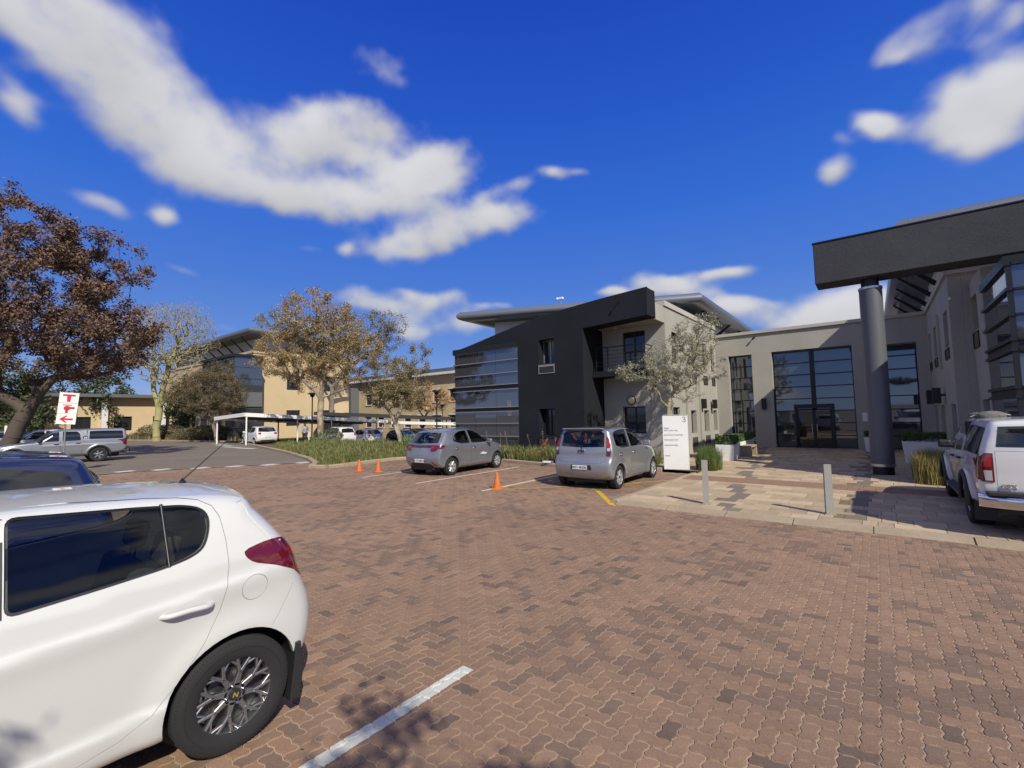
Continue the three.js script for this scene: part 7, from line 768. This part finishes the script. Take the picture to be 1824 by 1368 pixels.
// ---------------------------------------------------------------- grasses, shrubs, flowers
function bladeTuft(n, h, spread, lean, cols, seed, w = 0.006) { const r = rngOf(seed), pos = [], colr = []; for (let i = 0; i < n; i++) { const a = r() * 6.283, q = Math.sqrt(r()) * spread, x = Math.cos(a) * q, z = Math.sin(a) * q, hh = h * (0.55 + r() * 0.6), b = r() * 6.283, le = lean * hh * (0.3 + r()), ca = Math.cos(b), sa = Math.sin(b), px = -sa * w * (0.7 + r() * 0.6), pz = ca * w, c = cols[Math.floor(r() * cols.length)], k = 0.75 + r() * 0.5; const M1 = [x + ca * le * 0.3, hh * 0.6, z + sa * le * 0.3], T = [x + ca * le, hh * (1 - lean * 0.25), z + sa * le]; const L0 = [x - px, 0, z - pz], R0 = [x + px, 0, z + pz], L1 = [M1[0] - px * 0.8, M1[1], M1[2] - pz * 0.8], R1 = [M1[0] + px * 0.8, M1[1], M1[2] + pz * 0.8]; pos.push(...L0, ...R0, ...R1, ...L0, ...R1, ...L1, ...L1, ...R1, ...T); for (let v = 0; v < 9; v++) colr.push(c[0] * k, c[1] * k, c[2] * k); } return geom(pos, null, null, null, colr); }
const grassMat = new THREE.MeshStandardMaterial({ vertexColors: true, roughness: 0.85, side: THREE.DoubleSide });
const strawCols = [[0.24, 0.21, 0.08], [0.16, 0.17, 0.05], [0.3, 0.25, 0.1], [0.11, 0.14, 0.04], [0.34, 0.27, 0.13]], greenCols = [[0.08, 0.14, 0.03], [0.12, 0.18, 0.045], [0.17, 0.2, 0.06], [0.2, 0.19, 0.07]];
function grassField(name, label, poly, n, geos, { y = 0.05, smin = 0.7, smax = 1.3, seed = 1, dens } = {}) { const r = rngOf(seed), xs = poly.map(p => p[0]), zs = poly.map(p => p[1]), x0 = Math.min(...xs), x1 = Math.max(...xs), z0 = Math.min(...zs), z1 = Math.max(...zs); const list = geos.map(() => []); let tries = 0, got = 0; while (got < n && tries++ < n * 30) { const x = lerp(x0, x1, r()), z = lerp(z0, z1, r()); if (!inPoly(poly, x, z)) continue; if (dens && r() > dens(x, z)) continue; got++; list[Math.floor(r() * geos.length)].push([x, z, r() * 6.28, lerp(smin, smax, r()) * (0.7 + 0.6 * fbm(x * 0.6, z * 0.6, 4))]); } list.forEach((L, k) => { if (!L.length) return; const im = new THREE.InstancedMesh(geos[k], grassMat, L.length), m = new THREE.Matrix4(), q = new THREE.Quaternion(); L.forEach(([x, z, a, s], i) => { m.compose(V3(x, y, z), q.setFromAxisAngle(V3(0, 1, 0), a), V3(s, s, s)); im.setMatrixAt(i, m); }); im.name = numbered(name); im.userData = { kind: 'stuff', label, category: 'grass' }; im.castShadow = im.receiveShadow = true; scene.add(im); }); }
const tG1 = bladeTuft(46, 0.42, 0.14, 0.55, strawCols, 1), tG2 = bladeTuft(46, 0.34, 0.16, 0.7, greenCols, 2), tG3 = bladeTuft(40, 0.5, 0.12, 0.45, strawCols.concat(greenCols), 3, 0.008);
const islandPoly = [[-32, -14.5], [-26.7, -13.1], [-21.2, -11.5], [-18.7, -10.5], [-17.7, -9.85], [-17.25, -10.2], [-17.4, -11.4], [-17.6, -13.4], [-17, -14.9], [-16.5, -16.8], [-19, -18.6], [-33, -18.8]];
grassField('island_grass', 'shaggy straw and green grass on the tree island', islandPoly, 2600, [tG1, tG2, tG3], { seed: 5, smin: 0.7, smax: 1.2 });
const frontPoly = [[-16.5, -15.0], [-12.2, -15.25], [-9.2, -14.75], [-6.6, -15.15], [-6.2, -16.6], [-9.6, -16.9], [-16.8, -16.9]];
grassField('bed_grass', 'tall straw coloured grass along the charcoal wall', frontPoly, 1000, [tG1, tG3, tG2], { seed: 6, smin: 0.85, smax: 1.45 });
const shrubPoly = [[-47, -18.2], [-58.6, -16.1], [-70, -13.6], [-70, -19], [-48, -22]]; grassField('road_side_grass', 'dry grass beneath the fever tree', shrubPoly, 900, [bladeTuft(30, 0.7, 0.3, 0.5, [[0.16, 0.13, 0.06], [0.12, 0.11, 0.05], [0.22, 0.16, 0.08]], 8, 0.02)], { seed: 7 });
function shrub(label, x, z, rx, ry, cols, seed, n = 2600, leaf = 0.05, y = 0.03) { const s = thing('shrub', label, 'shrub', [x, y, z]); part('foliage', leafCluster(n, r => { let v; do v = [r() * 2 - 1, r() * 2 - 1, r() * 2 - 1]; while (v[0] ** 2 + v[1] ** 2 + v[2] ** 2 > 1); const l = Math.hypot(...v), k = Math.pow(l, -0.5) * (0.75 + 0.4 * fbm(v[0] * 2 + seed, v[1] * 2, v[2] * 2, 3)); return [v[0] * k * rx, ry * 0.95 + v[1] * k * ry, v[2] * k * rx]; }, leaf, cols, seed), leafMat, s); const st = []; const r = rngOf(seed); for (let i = 0; i < 7; i++) { const a = i * 0.9; st.push(bar([0, 0, 0], [Math.cos(a) * rx * 0.5, ry * 1.2, Math.sin(a) * rx * 0.5], 0.018, 5, 0.008)); } part('stem', st, std(0.13, 0.1, 0.07, 0.9), s); }
const dry = [[0.14, 0.115, 0.06], [0.1, 0.095, 0.045], [0.18, 0.14, 0.075], [0.08, 0.085, 0.04]];
[[-50.5, -17.9, 1.5, 0.7], [-53.4, -17.4, 1.6, 0.8], [-56.3, -17.0, 1.4, 0.7], [-61.6, -16.6, 1.7, 0.9], [-65, -16, 1.6, 0.9], [-45.2, -18.6, 1.2, 0.6]].forEach(([x, z, a, b], i) => shrub(['grey brown shrub nearest the olive tree', 'wide grey brown shrub before the low dark wall', 'grey brown shrub just right of the fever tree trunk', 'grey brown shrub just left of the fever tree trunk', 'far grey brown shrub at the bend of the road', 'low shrub beside the carport side post'][i], x, z, a, b, dry, 100 + i, 2200, 0.08));
shrub('dark green mounded shrub in carport shade behind the island grass', -33.9, -19.6, 1.2, 0.6, [[0.05, 0.07, 0.03], [0.08, 0.1, 0.04]], 120, 2600, 0.05);
// strap leaved clump by the forked tree
function strapClump(label, x, z, n, h, w, cols, seed, y = 0.05) { const s = thing('strap_leaved_plant', label, 'plant', [x, y, z]); const r = rngOf(seed), mats = cols.map(c => std(...c, 0.6, 0, { side: THREE.DoubleSide })); for (let i = 0; i < n; i++) { const a = r() * 6.283, le = 0.25 + r() * 0.75, hh = h * (0.7 + r() * 0.5), pos = [], idx = []; const N = 6; for (let k = 0; k <= N; k++) { const t = k / N, out = le * hh * t * t, yy = hh * (t - 0.28 * le * t * t * 1.4), ww = w * (t < 0.15 ? 0.6 + t * 2.5 : 1 - ((t - 0.15) / 0.85) ** 2) + 0.001; pos.push(Math.cos(a) * out - Math.sin(a) * ww, yy, Math.sin(a) * out + Math.cos(a) * ww, Math.cos(a) * out + Math.sin(a) * ww, yy, Math.sin(a) * out - Math.cos(a) * ww); if (k < N) { const q = 2 * k; idx.push(q, q + 1, q + 2, q + 1, q + 3, q + 2); } } const g = geom(pos, idx); const ox = (r() - 0.5) * h * 0.7, oz = (r() - 0.5) * h * 0.7; g.translate(ox, 0, oz); part('leaf', g, mats[Math.floor(r() * mats.length)], s); } return s; }
const strapCols = [[0.07, 0.13, 0.03], [0.11, 0.18, 0.045], [0.2, 0.26, 0.08], [0.05, 0.09, 0.025]];
strapClump('strap leaved green clump at the foot of the forked tree', -24.3, -19.6, 60, 1.0, 0.035, strapCols, 1); strapClump('strap leaved green clump behind the silver hatchback with light band', -20.8, -17.4, 70, 1.05, 0.032, strapCols, 2); strapClump('strap leaved green clump left of the forked tree', -22.6, -18.6, 60, 0.95, 0.034, strapCols, 3); strapClump('grey green strap leaved clump beside the tall mottled trunk', -31.6, -17.6, 36, 0.9, 0.05, [[0.2, 0.24, 0.14], [0.15, 0.19, 0.1]], 4);
// aloes with flower spikes
{ const mk = (x, z, label, sc, fl) => { const a = strapClump(label, x, z, 26, 0.62 * sc, 0.035, [[0.16, 0.15, 0.08], [0.2, 0.13, 0.07], [0.13, 0.15, 0.07]], Math.round(x * 10)); a.name = numbered('aloe'); for (let i = 0; i < fl; i++) { const ang = 0.5 + i * 0.32, h = 0.95 * sc, ex = 0.35 * Math.cos(ang * 2) + 0.25; part('flower_stalk', bar([0, 0.2, 0], [ex * 0.6, h * 0.7, 0.1 * i], 0.014, 6), std(0.2, 0.13, 0.07, 0.8), a); const g = leafCluster(240, r => { const t = r(); const q = 0.055 * (1 - t * 0.7); const an = r() * 6.28; return [ex * (0.6 + t * 0.5) + Math.cos(an) * q, h * (0.7 + t * 0.34), 0.1 * i * (1 + t) + Math.sin(an) * q]; }, 0.028, [[0.55, 0.13, 0.05], [0.48, 0.1, 0.04], [0.6, 0.2, 0.08]], 40 + i); part('flower_spike', g, leafMat, a); } }; mk(-8.9, -15.6, 'aloe with orange red flower spikes beside the tall silver hatchback', 1.15, 4); mk(-11.2, -15.9, 'spiky reddish aloe below the lower wall vent', 0.9, 1); }
{ const r = rngOf(64); for (let i = 0; i < 9; i++) { const x = -15.6 + i * 0.85 + r() * 0.4, z = -15.6 - r() * 0.9; const s = thing('seed_stalk', 'thin pale seed stalk rising from the grass by the charcoal wall', 'plant', [x, 0.05, z], r() * 6, 'seed stalks along the charcoal wall'); const h = 0.75 + r() * 0.4, l = r() * 0.25; part('stalk', tube([[0, 0, 0], [l * 0.3, h * 0.5, 0], [l, h, 0]], 0.006, 6, 4), std(0.3, 0.25, 0.15, 0.8), s); part('seed_head', leafCluster(26, q => [l + (q() - 0.5) * 0.05, h + (q() - 0.3) * 0.16, (q() - 0.5) * 0.05], 0.02, [[0.32, 0.26, 0.16], [0.24, 0.2, 0.12]], i), leafMat, s); } }
// clipped grass beds beside the patio
grassField('sign_grass', 'upright green grass right of the sign board', [[-4.62, -15.3], [-4.05, -15.2], [-4.05, -16.0], [-4.62, -16.1]], 60, [bladeTuft(70, 0.6, 0.1, 0.25, greenCols, 14, 0.005)], { seed: 14, y: 0.06 });
grassField('patio_grass', 'clipped straw tipped grass clump beside the white pickup', [[0.72, -14.85], [1.5, -14.85], [1.5, -16.2], [0.72, -16.2]], 120, [bladeTuft(80, 0.72, 0.12, 0.2, [[0.36, 0.29, 0.08], [0.3, 0.24, 0.08], [0.22, 0.2, 0.07]], 15, 0.005)], { seed: 15, y: 0.06, smin: 0.85, smax: 1.1 });
// fallen leaves and grit on the paving
{ const r = rngOf(99), g = new THREE.ConeGeometry(0.016, 0.03, 4); g.scale(1, 0.12, 0.5); const n = 420, im = new THREE.InstancedMesh(g, std(0.5, 0.4, 0.3, 0.9), n), m = new THREE.Matrix4(), q = new THREE.Quaternion(), e = new THREE.Euler(); for (let i = 0; i < n; i++) { const x = -9 + r() * 12, z = -1 - r() * 8, s = 0.4 + r() * 0.8; m.compose(V3(x, 0.003, z), q.setFromEuler(e.set((r() - 0.5) * 0.3, r() * 6.28, (r() - 0.5) * 0.3)), V3(s, s, s)); im.setMatrixAt(i, m); im.setColorAt(i, r() < 0.4 ? col(0.6, 0.52, 0.42) : r() < 0.5 ? col(0.08, 0.05, 0.035) : col(0.3, 0.16, 0.08)); } im.name = 'fallen_leaves'; im.userData = { kind: 'stuff', label: 'scattered dry leaf bits and grit on the block paving', category: 'litter' }; im.castShadow = im.receiveShadow = true; scene.add(im); }
// roof load on the pickup
{ const s = thing('tarpaulin_bundle', 'grey tarpaulin bundle tied down on the pickup roof', 'bundle', [1.72, 1.715, -11.3], 0); const r = rngOf(7), g = []; const prof = [[-0.0, 0.07], [0.35, 0.12], [0.6, 0.06], [1.0, 0.05], [1.5, 0.04]]; for (let i = 0; i < 9; i++) { const sp = new THREE.IcosahedronGeometry(0.1, 2); const p = sp.attributes.position; for (let k = 0; k < p.count; k++) { const v = V3(p.getX(k), p.getY(k), p.getZ(k)), n = 0.65 + 0.8 * fbm(v.x * 9 + i * 3, v.y * 9, v.z * 9, 3); p.setXYZ(k, v.x * n * 1.3, Math.max(-0.02, v.y * n * (i < 3 ? 0.75 : 0.4) + 0.03), v.z * n * 1.1); } sp.translate(-0.25 + (r() - 0.5) * 0.12, 0, 0.55 - i * 0.16); sp.computeVertexNormals(); g.push(clean(sp)); } part('tarpaulin', g, rough([0.15, 0.145, 0.13], { vary: 0.5, scale: 3, bump: 0.004, seed: 98 }), s); part('rope', tube([[-0.5, 0.01, 0.4], [-0.25, 0.085, 0.35], [0.0, 0.03, 0.2]], 0.008, 12, 5), std(0.4, 0.38, 0.3, 0.9), s); }
// ---------------------------------------------------------------- a person walking under the carport edge
{
  const cap = (p, a, b, ra, rb) => { const ab = [b[0] - a[0], b[1] - a[1], b[2] - a[2]], ap = [p[0] - a[0], p[1] - a[1], p[2] - a[2]], t = clamp((ap[0] * ab[0] + ap[1] * ab[1] + ap[2] * ab[2]) / (ab[0] ** 2 + ab[1] ** 2 + ab[2] ** 2)); return Math.hypot(ap[0] - ab[0] * t, ap[1] - ab[1] * t, ap[2] - ab[2] * t) - lerp(ra, rb, t); };
  const smin = (a, b, k) => { const h = Math.max(k - Math.abs(a - b), 0) / k; return Math.min(a, b) - h * h * k * 0.25; };
  // joints: x forwards, mid stride
  const J = { hipL: [0.02, 0.88, -0.09], hipR: [-0.02, 0.88, 0.09], kneeL: [0.2, 0.5, -0.09], kneeR: [-0.06, 0.47, 0.1], ankL: [0.26, 0.1, -0.09], ankR: [-0.34, 0.16, 0.1], toeL: [0.42, 0.05, -0.1], toeR: [-0.22, 0.05, 0.11], pel: [0, 0.93, 0], chest: [0.05, 1.25, 0], neck: [0.08, 1.45, 0], head: [0.13, 1.58, 0], shL: [0.06, 1.38, -0.18], shR: [0.06, 1.38, 0.18], elL: [-0.1, 1.12, -0.24], elR: [0.16, 1.12, 0.24], wrL: [-0.04, 0.88, -0.25], wrR: [0.36, 0.98, 0.2] };
  const limbs = (p, list, k) => list.reduce((d, [a, b, ra, rb]) => smin(d, cap(p, J[a], J[b], ra, rb), k), 9);
  const fingers = (p, w, dir) => { let d = 9; for (let i = 0; i < 4; i++) { const z = (i - 1.5) * 0.019, l = [0.065, 0.075, 0.07, 0.055][i]; const a = [w[0] + 0.02, w[1] - 0.085, w[2] + z], b = [w[0] + 0.035 + dir * 0.01, w[1] - 0.085 - l, w[2] + z]; d = Math.min(d, cap(p, a, b, 0.009, 0.008)); } d = Math.min(d, cap(p, [w[0] + 0.02, w[1] - 0.03, w[2]], [w[0] + 0.065, w[1] - 0.085, w[2]], 0.011, 0.009)); return smin(d, cap(p, w, [w[0] + 0.015, w[1] - 0.08, w[2]], 0.026, 0.034), 0.02); };
  const body = (x, y, z) => { const p = [x, y, z]; let d = limbs(p, [['hipL', 'kneeL', 0.08, 0.055], ['kneeL', 'ankL', 0.055, 0.038], ['hipR', 'kneeR', 0.08, 0.055], ['kneeR', 'ankR', 0.055, 0.038], ['ankL', 'toeL', 0.04, 0.03], ['ankR', 'toeR', 0.04, 0.03], ['pel', 'chest', 0.13, 0.14], ['chest', 'neck', 0.13, 0.055], ['neck', 'head', 0.055, 0.07], ['shL', 'elL', 0.055, 0.042], ['shR', 'elR', 0.055, 0.042], ['elL', 'wrL', 0.042, 0.028], ['elR', 'wrR', 0.042, 0.028], ['shL', 'shR', 0.06, 0.06]], 0.06); const hd = Math.hypot((x - 0.14) / 0.1, (y - 1.59) / 0.125, (z) / 0.08); d = smin(d, (hd - 1) * 0.08, 0.03); d = smin(d, cap(p, [0.22, 1.6, 0], [0.25, 1.57, 0], 0.012, 0.016), 0.02); for (const s of [-1, 1]) d = smin(d, cap(p, [0.12, 1.6, s * 0.08], [0.11, 1.56, s * 0.085], 0.016, 0.01), 0.01); return Math.min(d, fingers(p, J.wrL, 0), fingers(p, J.wrR, 1)); };
  const jacket = (x, y, z) => { const p = [x, y, z]; let d = limbs(p, [['pel', 'chest', 0.165, 0.17], ['chest', 'neck', 0.16, 0.075], ['shL', 'elL', 0.075, 0.06], ['shR', 'elR', 0.075, 0.06], ['elL', 'wrL', 0.06, 0.044], ['elR', 'wrR', 0.06, 0.044], ['shL', 'shR', 0.08, 0.08]], 0.05); d = Math.max(d, 0.86 - y, y - 1.48); return d + 0.006 * (vnoise(x * 22, y * 16, z * 22) - 0.5); };
  const trousers = (x, y, z) => { const p = [x, y, z]; const d = limbs(p, [['hipL', 'kneeL', 0.1, 0.075], ['kneeL', 'ankL', 0.075, 0.06], ['hipR', 'kneeR', 0.1, 0.075], ['kneeR', 'ankR', 0.075, 0.06], ['hipL', 'hipR', 0.12, 0.12]], 0.04); return Math.max(d, y - 0.97); };
  const shoe = s => (x, y, z) => { const p = [x, y, z]; const a = s < 0 ? J.ankL : J.ankR, b = s < 0 ? J.toeL : J.toeR; return Math.max(smin(cap(p, a, b, 0.05, 0.042), cap(p, [a[0] - 0.03, a[1] - 0.02, a[2]], b, 0.045, 0.04), 0.02), 0.004 - y); };
  const hair = (x, y, z) => { const d = (Math.hypot((x - 0.125) / 0.115, (y - 1.605) / 0.13, z / 0.096) - 1) * 0.095; return Math.max(d, (x - 0.19) - (y - 1.6) * 0.6, 1.5 - y); };
  const o = thing('person', 'person in loose grey jacket and black trousers walking beside the carport', 'person', [-37.5, -0.06, -19.55], -0.5);
  part('body', surfaceNet(body, [-0.5, -0.02, -0.4], [0.6, 1.8, 0.4], 0.02), std(0.16, 0.09, 0.06, 0.6), o); part('jacket', surfaceNet(jacket, [-0.4, 0.78, -0.45], [0.55, 1.6, 0.45], 0.024), rough([0.3, 0.31, 0.34], { vary: 0.2, scale: 2, seed: 81 }), o); part('trousers', surfaceNet(trousers, [-0.5, 0.0, -0.35], [0.5, 1.05, 0.35], 0.024), std(0.015, 0.015, 0.018, 0.8), o); part('hair', surfaceNet(hair, [-0.1, 1.42, -0.18], [0.35, 1.82, 0.18], 0.018), std(0.012, 0.01, 0.01, 0.6), o); for (const s of [-1, 1]) part('shoe', surfaceNet(shoe(s), [-0.5, -0.03, -0.25], [0.6, 0.3, 0.3], 0.018), std(0.03, 0.03, 0.032, 0.5), o);
}
scene.traverse(o => { if (o.isMesh) { o.castShadow = true; o.receiveShadow = true; } });
renderer.render(scene, camera);
